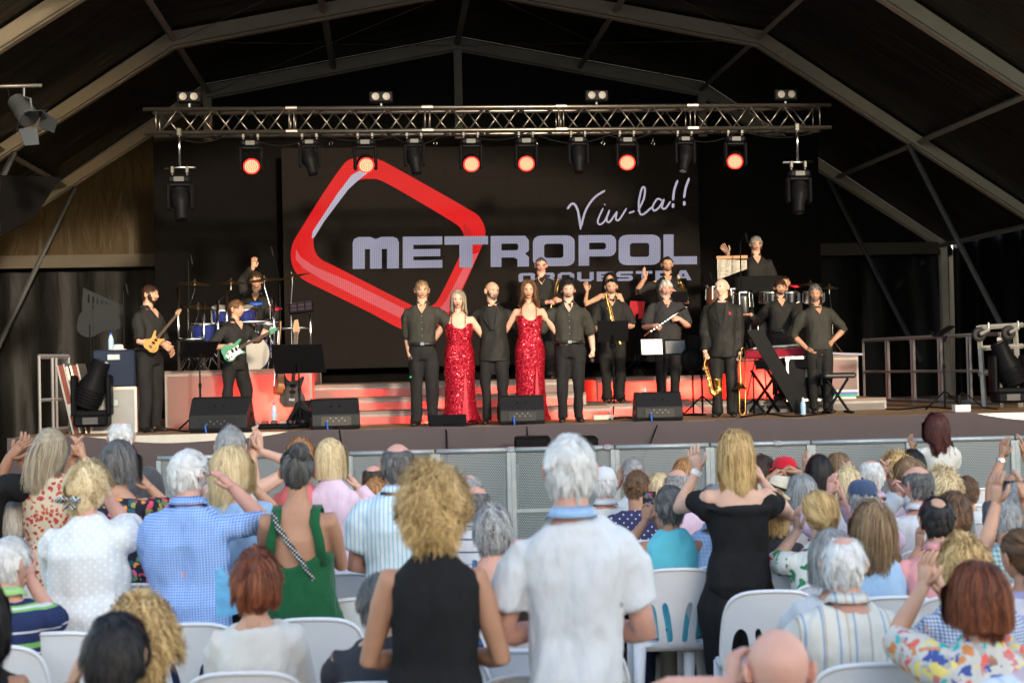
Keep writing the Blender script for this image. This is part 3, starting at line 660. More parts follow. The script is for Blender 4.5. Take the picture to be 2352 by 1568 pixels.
# ================================================================ MONITOR WEDGES
WEDGE=mat('wedge_paint',(.010,.010,.011),.5,0,.15,10,.15,250,spec=.2)
def wedge(label,px,py,v,wd=.66,ht=.40,rz=0,side=False):
    p=Wv(px,py,v); p.z=SZ+.004; r=thing('monitor_wedge',label,'monitor speaker',p,YAW+rz)
    prof=[(0,0),(-.035,.05),(-.02,.20),(.14,.40),(.20,.42),(.27,.40),(.46,.08),(.44,0)]
    prof=[(y*ht/.42,z*ht/.42) for y,z in prof]
    V=[(-wd/2,y,z) for y,z in prof]+[(wd/2,y,z) for y,z in prof]; n=len(prof)
    F=[tuple(range(n)),tuple(range(2*n-1,n-1,-1))]+[(i,n+i,n+(i+1)%n,(i+1)%n) for i in range(n)]
    o=MB().add(V,F).build('cabinet',WEDGE,r,bevel=.012)
    MB().box((0,-.034*ht/.42,.115*ht/.42),(wd*.62,.012,.12*ht/.42)).build('connector_panel',mat('panel_black',(.008,.008,.009),.35,0,.3,40),r)
    for i in range(7):
        MB().lathe([(.011,0),(.011,.012)],(-wd*.18+i*wd*.06,-.042*ht/.42,.10+.03*(i%2)),(0,-1,0),8).build('socket',mat('socket_grey',(.09,.09,.1),.4,.4),r)
    MB().tube([(-wd*.2,-.045,.09),(-wd*.2,-.075,.07),(-wd*.18,-.08,.0)],.010,6).build('plug',mat('blue_plug',(.02,.10,.45),.4),r)
    for sx in(-1,1):
        MB().lathe([(.035,0),(.04,.006),(.02,.008),(.018,-.01)],(sx*(wd/2+.001),.2*ht/.42,.2*ht/.42),(sx,0,0),12).build('pole_socket',blk,r)
        for q in((.05,.08),(.36,.08),(.19,.36)): MB().lathe([(.012,0),(.008,.006)],(sx*wd/2,q[0]*ht/.42,q[1]*ht/.42),(sx,0,0),6).build('bolt',blk,r)
    for x in(-.05,.05): MB().lathe([(.012,0),(.012,.004)],(x,.06*ht/.42,.312*ht/.42),(0,-.8,.6),8).build('rivet',blkplas,r)
    return r
wedge('black stage monitor wedge in front of the guitarist',502,997,.14,.68,.41,-.12)
wedge('black stage monitor wedge beside the guitar stand and pedals',772,988,.14,.56,.36,.12)
wedge('black stage monitor wedge before the second woman in red',1200,976,.16,.53,.345,-.03)
wedge('black stage monitor wedge before the flute player',1515,966,.18,.56,.345,-.05)
wedge('black monitor wedge turned on its side at the stair foot',730,940,1.05,.34,.33,1.2)
p=Wv(1028,981,.12); p.z=SZ+.004; r=thing('teleprompter','flat black floor monitor lying before the first woman in red','monitor',p,YAW)
MB().box((0,.06,.075),(.45,.03,.13),Matrix.Rotation(-.5,3,'X'),bev=.006).build('screen_back',blkplas,r); MB().box((0,.1,.01),(.40,.2,.02)).build('base',blk,r)
for x in(-.17,0): MB().box((x,.0,.02),(.02,.03,.04)).build('foot',blk,r)
MB().tube([(.25,.05,.05),(.33,.02,.06),(.36,0,.03),(.2,-.05,.015),(-.05,-.06,.01),(-.02,-.16,-.05),(-.015,-.2,-.6)],.011,6).build('cable',blk,r,smooth=True)
for px,lab,pts in((770,'black cable hanging over the stage edge from the second wedge',[(0,0,0),(.06,-.1,-.02),(.09,-.16,-.2),(.1,-.16,-.7)]),(1200,'black cable hanging over the stage edge from the third wedge',[(0,0,0),(.05,-.1,-.02),(.06,-.17,-.2),(.07,-.17,-.8)]),(1515,'black cable slanting down the skirt from the fourth wedge',[(0,0,0),(-.02,-.1,-.03),(-.12,-.2,-.25),(-.3,-.2,-.6)])):
    p=Wv(px,990,.1); p.z=SZ+.03; tag(MB().tube([p+Vector(q) for q in pts],.008,6).build('stage_cable',blk,smooth=True),lab,'cable')
# ================================================================ PEOPLE
def cloth(name,col,rough=.85,var=.06,bump=.9,bs=11): return mat(name,col,rough,0,var,5,bump,bs,spec=.12,sheen=.0 if max(col)<.06 else .12,stretch=(1,1,.45))
def pat(name, fn, rough=.85, bump=.9):
    if name in MATS: return MATS[name]
    m=bpy.data.materials.new(name); MATS[name]=m; N,L=nodes_of(m); b=N['Principled BSDF']; b.inputs['Roughness'].default_value=rough; b.inputs['Specular IOR Level'].default_value=.2
    tc=N.new('ShaderNodeTexCoord'); sx=N.new('ShaderNodeSeparateXYZ'); L.new(tc.outputs['Object'],sx.inputs[0])
    L.new(fn(N,L,tc.outputs['Object'],sx.outputs),b.inputs['Base Color'])
    n2=N.new('ShaderNodeTexNoise'); n2.inputs['Scale'].default_value=11; n2.inputs['Detail'].default_value=3; mp=N.new('ShaderNodeMapping'); mp.inputs['Scale'].default_value=(1,1,.45); L.new(tc.outputs['Object'],mp.inputs[0]); L.new(mp.outputs[0],n2.inputs['Vector'])
    bp=N.new('ShaderNodeBump'); bp.inputs['Strength'].default_value=bump; bp.inputs['Distance'].default_value=.02; L.new(n2.outputs['Fac'],bp.inputs['Height']); L.new(bp.outputs[0],b.inputs['Normal'])
    return m
def band(N,L,sock,period,duty,off=0):
    f=M_math(N,L,'FRACT',M_math(N,L,'MULTIPLY_ADD',sock,1/period,off)); return M_math(N,L,'LESS_THAN',f,duty)
def gingham(name,a,b,p): return pat(name,lambda N,L,o,s:M_mix(N,L,M_math(N,L,'MULTIPLY',M_math(N,L,'ADD',band(N,L,s['X'],p,.5),band(N,L,s['Z'],p,.5)),.5),a,b))
def stripes(name,a,b,p,duty=.35,ax='X',c=None,p2=0):
    def fn(N,L,o,s):
        r=M_mix(N,L,band(N,L,s[ax],p,duty),a,b)
        if c: r=M_mix(N,L,band(N,L,s[ax],p2 or p*2,duty*.5,.3),r,c)
        return r
    return pat(name,fn)
def dots(name,a,b,p,r):
    def fn(N,L,o,s):
        def d(k):
            fx=M_math(N,L,'SUBTRACT',M_math(N,L,'FRACT',M_math(N,L,'MULTIPLY_ADD',s['X'],1/p,k)),.5); fz=M_math(N,L,'SUBTRACT',M_math(N,L,'FRACT',M_math(N,L,'MULTIPLY_ADD',s['Z'],1/p,k)),.5)
            return M_math(N,L,'ADD',M_math(N,L,'MULTIPLY',fx,fx),M_math(N,L,'MULTIPLY',fz,fz))
        return M_mix(N,L,M_math(N,L,'LESS_THAN',M_math(N,L,'MINIMUM',d(0),d(.5)),r*r),a,b)
    return pat(name,fn)
def floral(name,base,cols,sc,thr=.42,dist=1.2):
    def fn(N,L,o,s):
        nz=N.new('ShaderNodeTexNoise'); nz.inputs['Scale'].default_value=sc*.8; L.new(o,nz.inputs['Vector'])
        ad=N.new('ShaderNodeVectorMath'); ad.operation='MULTIPLY_ADD'; L.new(nz.outputs['Color'],ad.inputs[0]); ad.inputs[1].default_value=(dist/sc,)*3; L.new(o,ad.inputs[2])
        v=N.new('ShaderNodeTexVoronoi'); v.inputs['Scale'].default_value=sc; L.new(ad.outputs[0],v.inputs['Vector'])
        rp=N.new('ShaderNodeValToRGB'); rp.color_ramp.interpolation='CONSTANT'; e=rp.color_ramp.elements
        n=len(cols); e[0].color=(*cols[0],1); e[1].position=1/n; e[1].color=(*cols[1%n],1)
        for i in range(2,n): q=e.new(i/n); q.color=(*cols[i],1)
        sp=N.new('ShaderNodeSeparateColor'); L.new(v.outputs['Color'],sp.inputs[0]); L.new(sp.outputs[0],rp.inputs[0])
        return M_mix(N,L,M_math(N,L,'LESS_THAN',v.outputs['Distance'],thr),base,rp.outputs[0])
    return pat(name,fn)
def plaid(name,base,c1,c2,p):
    def fn(N,L,o,s):
        r=M_mix(N,L,M_math(N,L,'MULTIPLY',band(N,L,s['X'],p,.4),.6),base,c1); r=M_mix(N,L,M_math(N,L,'MULTIPLY',band(N,L,s['Z'],p,.4),.6),r,c2)
        return M_mix(N,L,M_math(N,L,'MULTIPLY',band(N,L,s['X'],p*.5,.15,.6),.5),r,c2)
    return pat(name,fn)
def skin(name,col):
    if name in MATS: return MATS[name]
    m=mat(name,col,.5,0,.16,9,.12,70,spec=.3); b=m.node_tree.nodes['Principled BSDF']; b.inputs['Subsurface Weight'].default_value=.06; b.inputs['Subsurface Radius'].default_value=(.01,.004,.002); return m
SK={'l':skin('skin_fair',(.60,.355,.26)),'m':skin('skin_medium',(.52,.285,.19)),'t':skin('skin_tanned',(.41,.21,.13)),'p':skin('skin_pink',(.60,.315,.24))}
EYEW=mat('eye_white',(.7,.68,.65),.3); EYED=mat('eye_dark',(.03,.02,.015),.2); LIP=mat('lips',(.42,.14,.12),.45); LIPM=mat('lips_male',(.33,.15,.11),.5); LIPR=mat('lips_red',(.45,.03,.05),.35)
def hair_mat(name,dk,lt):
    if name in MATS: return MATS[name]
    m=bpy.data.materials.new(name); MATS[name]=m; N,L=nodes_of(m); b=N['Principled BSDF']; b.inputs['Roughness'].default_value=.5; b.inputs['Specular IOR Level'].default_value=.3
    a=N.new('ShaderNodeAttribute'); a.attribute_name='tone'
    tc=N.new('ShaderNodeTexCoord'); nz=N.new('ShaderNodeTexNoise'); nz.inputs['Scale'].default_value=22; nz.inputs['Detail'].default_value=3; L.new(tc.outputs['Object'],nz.inputs['Vector'])
    f=M_math(N,L,'MULTIPLY_ADD',a.outputs['Fac'],1.0,M_math(N,L,'MULTIPLY_ADD',nz.outputs['Fac'],.5,-.25))
    L.new(M_mix(N,L,f,dk,lt),b.inputs['Base Color']); return m
HM={'white':((.46,.44,.42),(.92,.90,.87)),'grey':((.16,.155,.15),(.50,.49,.48)),'dgrey':((.045,.043,.042),(.22,.21,.205)),'black':((.006,.005,.005),(.035,.028,.026)),'dbrown':((.018,.010,.007),(.085,.046,.028)),
 'brown':((.06,.03,.016),(.24,.125,.06)),'lbrown':((.13,.075,.037),(.40,.25,.13)),'auburn':((.07,.018,.009),(.30,.085,.032)),'redbrown':((.035,.010,.009),(.14,.04,.03)),'blond':((.24,.125,.035),(.82,.56,.25)),'pblond':((.42,.29,.13),(.95,.77,.48)),'gblond':((.22,.17,.11),(.62,.53,.39)),'ginger':((.22,.09,.03),(.62,.33,.13))}
STUB=skin('stubble',(.20,.12,.09))
HMAT={k:hair_mat('hair_'+k,*v) for k,v in HM.items()}
E0=np.array([.081,.102,.116])
HL_A=[0,.7,1.2,1.5,1.8,2.3,PI]; HL_Z=[.56,.52,.22,.06,-.12,-.50,-.66]
def head_grid(nu,nv,face=True):
    th=np.linspace(-PI/2,PI/2,nv+1)[:,None]; ph=np.linspace(0,2*PI,nu,endpoint=False)[None,:]
    X=np.cos(th)*np.sin(ph); Y=np.cos(th)*np.cos(ph); Z=np.sin(th)*np.ones_like(ph)
    return skull(np.stack([X,Y,Z],-1).reshape(-1,3),face)
def skull(D,face=True):
    t=D[:,2]; lo=np.clip(-t,0,1); hi=np.clip(t,0,1); P=D*np.array([.077,.097,.116]); P[:,:2]*=(1+.11*np.sin(PI*np.clip(hi,0,1))**1.0)[:,None]; P[:,2]*=1-.03*hi
    P[:,0]*=1-.30*lo**1.6
    fr=np.clip(D[:,1],0,1); bk=np.clip(-D[:,1],0,1)
    P[:,1]=np.where(D[:,1]<0,P[:,1]*(1-.50*lo),P[:,1]*(1-.02*lo))
    P[:,2]=np.where(P[:,2]<-.1,-.1+(P[:,2]+.1)*.5,P[:,2])
    P[:,1]-=np.where(D[:,1]>0,.006*np.clip(t-.2,0,1),0)
    if face:
        x,z=P[:,0],P[:,2]; f=(D[:,1]>.2)
        def g(cx,cz,sx,sz): return np.exp(-((x-cx)/sx)**2-((z-cz)/sz)**2)
        nose=np.where((z<.016)&(z>-.05),np.exp(-(x/.0125)**2)*.026*np.clip((.016-z)/.045,0,1)*np.clip((z+.05)/.014,0,1),0)
        dy=nose-.013*(g(.032,.002,.017,.011)+g(-.032,.002,.016,.011))+.004*(g(.03,.02,.025,.008)+g(-.03,.02,.025,.008))+.005*g(0,-.064,.022,.008)-.004*g(0,-.076,.03,.006)+.008*g(0,-.1,.024,.014)+.004*(g(.04,-.03,.018,.018)+g(-.04,-.03,.018,.018))
        P[:,1]+=np.where(f,dy,0)
    return P
def grid_faces(nu,nv): return [(i*nu+j,i*nu+(j+1)%nu,(i+1)*nu+(j+1)%nu,(i+1)*nu+j) for i in range(nv) for j in range(nu)]
def hairmask(D,style):
    az=np.abs(np.arctan2(D[:,0],D[:,1])); zmin=np.interp(az,HL_A,np.array(HL_Z)+style.get('line',0)*np.array([1,1,1,.5,0,0,0]))
    if style.get('ear'): zmin=np.where((az>1.15)&(az<1.95),np.maximum(zmin,.24),zmin); zmin=np.where(az>1.95,np.maximum(zmin,-.46),zmin)
    if style.get('low'): zmin=zmin-style['low']*(az>1.6)
    m=D[:,2]>zmin
    for cy,r in style.get('bald',[]):
        c=np.array([0,math.sin(cy),math.cos(cy)]); m&=~((D@c)>math.cos(r))
    return m
def ribbons(P,wid,taper=.35,nrm=None):
    """P (n,k,3) strand points -> verts, quads"""
    n,k,_=P.shape; T=np.gradient(P,axis=1); T/=np.linalg.norm(T,axis=2,keepdims=True)+1e-9
    Nn=P-nrm if nrm is not None else P.copy(); Nn/=np.linalg.norm(Nn,axis=2,keepdims=True)+1e-9
    B=np.cross(T,Nn); B/=np.linalg.norm(B,axis=2,keepdims=True)+1e-9
    ww=(wid*np.linspace(1,taper,k))[None,:,None]/2
    V=np.stack([P-B*ww,P+B*ww],2).reshape(-1,3)
    b=(np.arange(n)[:,None]*k+np.arange(k-1)[None,:])*2
    F=np.stack([b,b+1,b+3,b+2],-1).reshape(-1,4); return V,F
def hair_mesh(style,n,seed,quality=1):
    rg=np.random.default_rng(seed); Vs=[];Fs=[];Ts=[]; off=0
    L=style.get('L',.05); k=style.get('k',4); gap=style.get('gap',.05)*.8; lift=style.get('lift',.35); grav=style.get('grav',.1); stiff=style.get('stiff',1.); flow=style.get('flow','crown'); amp=style.get('curl',0); fq=style.get('freq',2.2); wid=style.get('w',.0042)/math.sqrt(quality)*.78
    # scalp cap
    nu,nv=28,20; D=[]
    th=np.linspace(-PI/2,PI/2,nv+1); ph=np.linspace(0,2*PI,nu,endpoint=False)
    D=np.array([(math.cos(a)*math.sin(b),math.cos(a)*math.cos(b),math.sin(a)) for a in th for b in ph])
    msk=hairmask(D,style); cg=style.get('cap',.5*gap)*(.8 if 'cap' in style else 1)
    P=skull(D,False)*(1+cg)+.004*D; P+=(rg.random((len(P),1))-.5)*.008*D*(1 if cg>.02 else .4)
    F=np.array([f for f in grid_faces(nu,nv) if all(msk[i] for i in f)])
    if len(F): Vs.append(P);Fs.append(F);Ts.append(rg.random(len(P))*.45); off=len(P)
    # strands
    D=rg.normal(size=(n*3,3)); D/=np.linalg.norm(D,axis=1,keepdims=True); D=D[hairmask(D,style)][:n]; n=len(D)
    if n:
        p=skull(D,False)*(1+.3*cg); nn=D/E0; nn/=np.linalg.norm(nn,axis=1,keepdims=True)
        cr=np.array(style.get('crown',(0,-.35,.93)))
        def flo(p):
            q=p/E0; q=q/ (np.linalg.norm(q,axis=1,keepdims=True)+1e-9)
            if flow=='crown': t=q-cr
            elif flow=='side': t=np.stack([np.sign(q[:,0]-style.get('part',.15))*.9,-.25*np.ones(len(q)),-.15*np.ones(len(q))],1)
            elif flow=='front': t=np.stack([.25*q[:,0],np.where(q[:,2]>.2,1.,-.2),-.2-np.clip(-q[:,1],0,1)],1)
            elif flow=='to': t=np.array(style['to'])-p
            else: t=q
            t=t-nn2(q)*np.sum(t*nn2(q),1,keepdims=True); return t/(np.linalg.norm(t,axis=1,keepdims=True)+1e-6)
        def nn2(q): z=q/E0; return z/(np.linalg.norm(z,axis=1,keepdims=True)+1e-9)
        d=nn*lift+flo(p)*(1-lift)+rg.normal(size=p.shape)*style.get('mess',.12)*(1+2.5*(rg.random((n,1))<.10)); d/=np.linalg.norm(d,axis=1,keepdims=True)
        Ls=L*(.65+.45*rg.random((n,1))); pts=[p.copy()]; gi=gap*(.35+.9*rg.random((n,1))+.5*(rg.random((n,1))<.06)); fl=style.get('fl',.5)
        if style.get('even'):   # strands cut to one hem height
            Ls=(np.clip(p[:,2:3]-style['even']+.012,.04,None)+.05*np.clip(p[:,2:3]/.1,0,1))*(.92+.14*rg.random((n,1)))
        for i in range(k):
            d=d*stiff+flo(p)*fl+np.array([0,0,-1])*grav*(1+i*.5); d/=np.linalg.norm(d,axis=1,keepdims=True)
            p=p+d*Ls/k
            q=p/(E0*(1+gi)); r=np.linalg.norm(q,axis=1,keepdims=True); p=np.where(r<1,p/np.maximum(r,.3),p)
            if grav>.3:
                low=p[:,2]<-.07; rc=np.sqrt(p[:,0]**2+(p[:,1]+.0)**2); mn=.062+.03*gi[:,0]/max(gap,.01); s=np.where(low&(rc<mn),mn/np.maximum(rc,.01),1); p[:,0]*=s; p[:,1]*=s
                lo2=p[:,2]<-.15; p[:,1]=np.where(lo2,np.minimum(p[:,1],-.045-.25*np.clip(-.15-p[:,2],0,.12)-.02*rg.random(n)),p[:,1])
                fr=(p[:,1]>.03)&(p[:,2]<.03)&(np.abs(p[:,0])<.075); p[:,0]=np.where(fr,np.sign(p[:,0]+1e-6)*.08,p[:,0])
            tpz=style.get('taper',0)
            if tpz: p[:,0]*=np.where(p[:,2]<-.05,1-tpz,1)
            pts.append(p.copy())
        P=np.stack(pts,1)
        if n>60:
            nc=style.get('clumps',110); cd=D[:nc]; ci=np.argmax(D@cd.T,1); cnt=np.bincount(ci,minlength=nc)[:,None,None].clip(1); mean=np.zeros((nc,)+P.shape[1:]); np.add.at(mean,ci,P); mean/=cnt
            fk=(np.linspace(0,1,k+1)**1.2*style.get('clump',.30))[None,:,None]; P=P*(1-fk)+mean[ci]*fk
            P+=(rg.normal(size=(nc,1,3))*style.get('cv',.006))[ci]*np.linspace(0,1,k+1)[None,:,None]; ctone=rg.random(nc)[ci]
        else: ctone=rg.random(n)
        if amp:
            ph=rg.random((n,1))*6.28; ii=np.arange(k+1)[None,:]; a=amp*(ii/k)**.6
            e1=rg.normal(size=(n,1,3)); e1/=np.linalg.norm(e1,axis=2,keepdims=True); e2=rg.normal(size=(n,1,3)); e2/=np.linalg.norm(e2,axis=2,keepdims=True)
            P=P+e1*(a*np.sin(fq*ii+ph))[:,:,None]+e2*(a*np.cos(fq*ii+ph))[:,:,None]
        V,F=ribbons(P,wid); tone=np.repeat((rg.random(n)-.5)*1.0+(ctone-.5)*.7+.52,(k+1)*2)*np.tile(np.repeat(np.linspace(.75,1.15,k+1),2),n)
        if style.get('tipdark'): tone*=np.tile(np.repeat(np.linspace(1.1,.35,k+1),2),n)
        Vs.append(V);Fs.append(F+off);Ts.append(tone); off+=len(V)
    for (c,r,kk) in style.get('buns',[]):
        c=np.array(c); m=int(260*quality); a=rg.random((m,1))*6.28; b=rg.random((m,1))*6.28; pts=[]
        for i in range(6):
            aa=a+i*.42; rad=r*.55; tube=r*.5
            pts.append(np.concatenate([c[0]+(rad+tube*np.cos(b+i*.25))*np.cos(aa),c[1]+tube*np.sin(b+i*.25)*1.0-.0*aa,c[2]+(rad+tube*np.cos(b+i*.25))*np.sin(aa)],1))
        P=np.stack(pts,1); V,F=ribbons(P,wid*1.8,nrm=c[None,None,:]); Vs.append(V);Fs.append(F+off);Ts.append(np.repeat(rg.random(m)*.8,12)); off+=len(V)
        mb=MB(); mb.ball(c,(r*.9,r*.62,r*.9)); V=np.array(mb.v); F=[f for f in mb.f if len(f)==4]; Vs.append(V);Fs.append(np.array(F)+off);Ts.append(np.full(len(V),.2)); off+=len(V)
    for (c,Lp,wd) in style.get('tails',[]):
        m=int(420*quality); c=np.array(c); p=c+rg.normal(size=(m,3))*wd*.35; d=np.array([[0,-.8,.1]])+rg.normal(size=(m,3))*.15; pts=[p.copy()]; k2=8
        for i in range(k2):
            d=d*.75+np.array([0,-.03,-1])*.45+rg.normal(size=(m,3))*.05; d/=np.linalg.norm(d,axis=1,keepdims=True); p=p+d*Lp/k2*(.8+.3*rg.random((m,1))); pts.append(p.copy())
        P=np.stack(pts,1); V,F=ribbons(P,wid*1.3,nrm=c[None,None,:]+np.array([0,.1,-.1])); Vs.append(V);Fs.append(F+off);Ts.append(np.repeat(rg.random(m)*.9,(k2+1)*2)); off+=len(V)
    if not Vs: return None
    return np.concatenate(Vs),np.concatenate(Fs),np.concatenate(Ts)
def np_mesh(name,V,F,m,tone=None):
    me=bpy.data.meshes.new(name); me.vertices.add(len(V)); me.vertices.foreach_set('co',V.astype(np.float32).ravel())
    F=F.astype(np.int32); me.loops.add(F.size); me.loops.foreach_set('vertex_index',F.ravel()); me.polygons.add(len(F)); me.polygons.foreach_set('loop_start',np.arange(0,F.size,4,dtype=np.int32))
    me.polygons.foreach_set('use_smooth',np.ones(len(F),dtype=bool)); me.update(calc_edges=True)
    if tone is not None: a=me.attributes.new('tone','FLOAT','POINT'); a.data.foreach_set('value',tone.astype(np.float32))
    me.materials.append(m); return me
# hair styles: C crew, S short ... ; all lengths in metres
HS={'crew':dict(ear=1,L=.022,lift=.5,gap=.035,w=.005,k=3,mess=.2),
 'short':dict(ear=1,L=.06,lift=.22,gap=.10,w=.005,k=4,fl=.7,grav=.05),
 'full':dict(ear=1,clump=.4,cv=.006,L=.055,lift=.35,gap=.20,w=.006,k=5,fl=.55,grav=.12,cap=.14),
 'pixie':dict(clump=.55,cv=.010,clumps=80,L=.10,lift=.35,gap=.24,w=.008,k=5,fl=.6,grav=.15,mess=.32,cap=.16,low=.30),
 'curly':dict(clump=.45,cv=.012,clumps=80,L=.13,lift=.65,gap=.33,w=.008,k=7,fl=.2,grav=.16,curl=.017,freq=1.7,mess=.45,cap=.22,low=.15),
 'poof':dict(clump=.45,cv=.014,L=.105,lift=.65,gap=.42,w=.007,k=8,fl=.2,grav=.1,curl=.016,freq=1.3,mess=.5,cap=.30,low=.12,clumps=60),
 'wavy':dict(clump=.5,cv=.010,clumps=70,L=.10,lift=.4,gap=.24,w=.008,k=6,fl=.5,grav=.2,curl=.011,freq=1.4,mess=.3,cap=.16,low=.15),
 'bob':dict(curl=.006,freq=.9,L=.2,lift=.25,gap=.24,w=.006,k=8,fl=.35,grav=.55,crown=(0,-.1,1),even=-.115,cap=.15,low=.1,mess=.25),
 'bobf':dict(L=.2,lift=.3,gap=.30,w=.007,k=8,fl=.35,grav=.5,even=-.105,cap=.20,low=.1,mess=.2,curl=.006,freq=1.),
 'medium':dict(clump=.4,cv=.010,L=.2,lift=.25,gap=.28,w=.007,k=9,fl=.3,grav=.6,even=-.20,cap=.17,low=.1,mess=.15,curl=.007,freq=1.),
 'long':dict(curl=.006,freq=.7,L=.4,lift=.2,gap=.24,w=.006,k=11,fl=.25,grav=.7,even=-.34,cap=.14,low=.1,mess=.12,crown=(0,-.1,1)),
 'longw':dict(clump=.45,cv=.012,L=.4,lift=.25,gap=.30,w=.007,k=12,fl=.25,grav=.65,even=-.33,cap=.17,low=.1,mess=.22,curl=.013,freq=1.1),
 'vlong':dict(taper=.04,L=.5,lift=.18,gap=.18,w=.006,k=12,fl=.3,grav=.7,even=-.50,cap=.12,low=.1,mess=.10),
 'ring':dict(ear=1,L=.045,lift=.3,gap=.07,w=.0045,k=4,fl=.6,grav=.25,bald=[(.15,.95)]),
 'ringf':dict(ear=1,L=.05,lift=.35,gap=.12,w=.0055,k=4,fl=.6,grav=.3,bald=[(.3,.95),(-.15,.7)],cap=.06),
 'crown':dict(ear=1,L=.04,lift=.3,gap=.07,w=.0045,k=4,fl=.6,bald=[(-.45,.42)]),
 'thin':dict(ear=1,L=.055,lift=.2,gap=.07,w=.005,k=4,fl=.7,grav=.1,bald=[(.05,.55)]),
 'updo':dict(L=.13,lift=.2,gap=.17,w=.006,k=6,fl=1.,flow='to',to=(0,-.13,-.03),cap=.13,low=.15,mess=.2,buns=[((.0,-.125,-.045),.045,1)]),
 'bun':dict(L=.13,lift=.08,gap=.06,w=.005,k=6,fl=1.2,flow='to',to=(.01,-.09,.09),cap=.05,low=.1,mess=.05,buns=[((.02,-.085,.10),.052,1)]),
 'pony':dict(L=.15,lift=.08,gap=.06,w=.005,k=6,fl=1.2,flow='to',to=(0,-.12,.03),cap=.05,low=.1,mess=.06,tails=[((0,-.105,.03),.30,.03)]),
 'half':dict(taper=.07,L=.5,lift=.12,gap=.09,w=.006,k=11,fl=.3,grav=.6,even=-.36,cap=.10,low=.1,mess=.08,flow='to',to=(0,-.10,-.02),tails=[((0,-.10,.02),.30,.03)])}
# ---- hands -------------------------------------------------------------
def hand(mb,wr,fd,bk,sc,mirror,pose,mi=0,q=6):
    """wr wrist, fd finger direction, bk back-of-hand normal"""
    Y=fd.normalized(); Z=(bk-Y*bk.dot(Y)); Z=Z.normalized() if Z.length>1e-4 else Y.orthogonal().normalized(); X=Y.cross(Z)*mirror
    def P(x,y,z): return wr+(X*x+Y*y+Z*z)*sc
    curl={'flat':(.08,.12,.1),'clap':(.2,.22,.15),'relax':(.35,.45,.3),'grip':(1.15,1.35,.8),'hold':(.8,.9,.5)}[pose]; spread={'flat':.05,'clap':.10,'relax':.03,'grip':0,'hold':.02}[pose]
    R=[]
    for y,w,t in((-.012,.027,.021),(.02,.034,.020),(.06,.041,.0175),(.088,.042,.014)):
        R.append([P(w*math.cos(a)*(1 if abs(math.cos(a))<.9 else 1),y,t*math.sin(a)) for a in [2*PI*i/8 for i in range(8)]])
    mb.rings(R if mirror>0 else [list(reversed(r)) for r in R],True,mi)
    for i,(x,l) in enumerate(((.031,.072),(.0105,.080),(-.0105,.075),(-.031,.058))):
        a=0; p=Vector((x,.082,0)); pts=[P(*p)]; dx=spread*(1.5-i)
        for s,c in zip((.45,.31,.24),curl):
            a+=c*(1+.08*i); st=Vector((dx,math.cos(a),-math.sin(a)))*(l*s); p=p+st; pts.append(P(*p))
        mb.tube(pts,[.0098*sc,.0092*sc,.0084*sc,.0062*sc],q,True,mi)
    p=Vector((.030,.015,-.004)); pts=[P(*p)]; tc={'flat':(.75,.35,.1),'clap':(.85,.4,.2),'relax':(.5,.2,0),'grip':(.35,-.35,-.5),'hold':(.5,-.1,-.3)}[pose]
    for s,a in zip((.036,.030,.024),tc):
        p=p+Vector((math.sin(a),math.cos(a),-.35 if pose in('grip','hold') else -.12)).normalized()*s; pts.append(P(*p))
    mb.tube(pts,[.0135*sc,.0118*sc,.0105*sc,.0075*sc],q,True,mi)
# ---- figure ------------------------------------------------------------
TP={'m':[(.455,.080,.062,0),(.50,.096,.074,-.004),(.55,.092,.070,-.002),(.61,.088,.066,.002),(.67,.093,.069,.002),(.73,.102,.073,0),(.770,.108,.068,-.003),(.796,.097,.059,-.006),(.816,.074,.049,-.008),(.832,.053,.043,-.008),(.846,.042,.039,-.006)],
    'f':[(.455,.086,.066,0),(.50,.104,.079,-.006),(.55,.094,.071,-.003),(.61,.080,.061,.001),(.67,.086,.067,.004),(.73,.093,.073,.006),(.770,.097,.063,.0),(.796,.085,.053,-.005),(.816,.063,.045,-.007),(.832,.046,.039,-.006),(.845,.037,.035,-.005)]}
TPB={'m':[.055,-.012],'f':[.05,-.012]}
PEND=[]
def prepare_remesh(mb,vox,it=5):
    me=mb.mesh('tmp',[]); o=bpy.data.objects.new('tmp_core',me); COL.objects.link(o)
    r=o.modifiers.new('r','REMESH'); r.mode='VOXEL'; r.voxel_size=vox; smoothmod(o,it,.5); return o
FOLDG=empty('cloth_fold_guide'); FOLDG.scale=(1,1,2.4); FOLDG.rotation_euler=(.2,.25,0)
WRK=bpy.data.textures.new('wrinkle','CLOUDS'); WRK.noise_scale=.09; WRK.noise_depth=2
WRK2=bpy.data.textures.new('fold','CLOUDS'); WRK2.noise_scale=.22; WRK2.noise_depth=1
def garment(mb,name,m,par,vox,it=6,wr=.012,fold=.02):
    o=mb.build(name,m,par,smooth=True)
    r=o.modifiers.new('r','REMESH'); r.mode='VOXEL'; r.voxel_size=vox; r.use_smooth_shade=True; smoothmod(o,it,.5)
    if fold: d=o.modifiers.new('f','DISPLACE'); d.texture=WRK2; d.strength=fold*(1.7 if name=='dress' else 2.8); d.mid_level=.5; d.texture_coords='OBJECT'; d.texture_coords_object=FOLDG
    if wr: d=o.modifiers.new('w','DISPLACE'); d.texture=WRK; d.strength=wr*(1.5 if name=='dress' else 2.4); d.mid_level=.5; d.texture_coords='OBJECT'; d.texture_coords_object=FOLDG
    return o
CNT=[0]
class Fig: pass
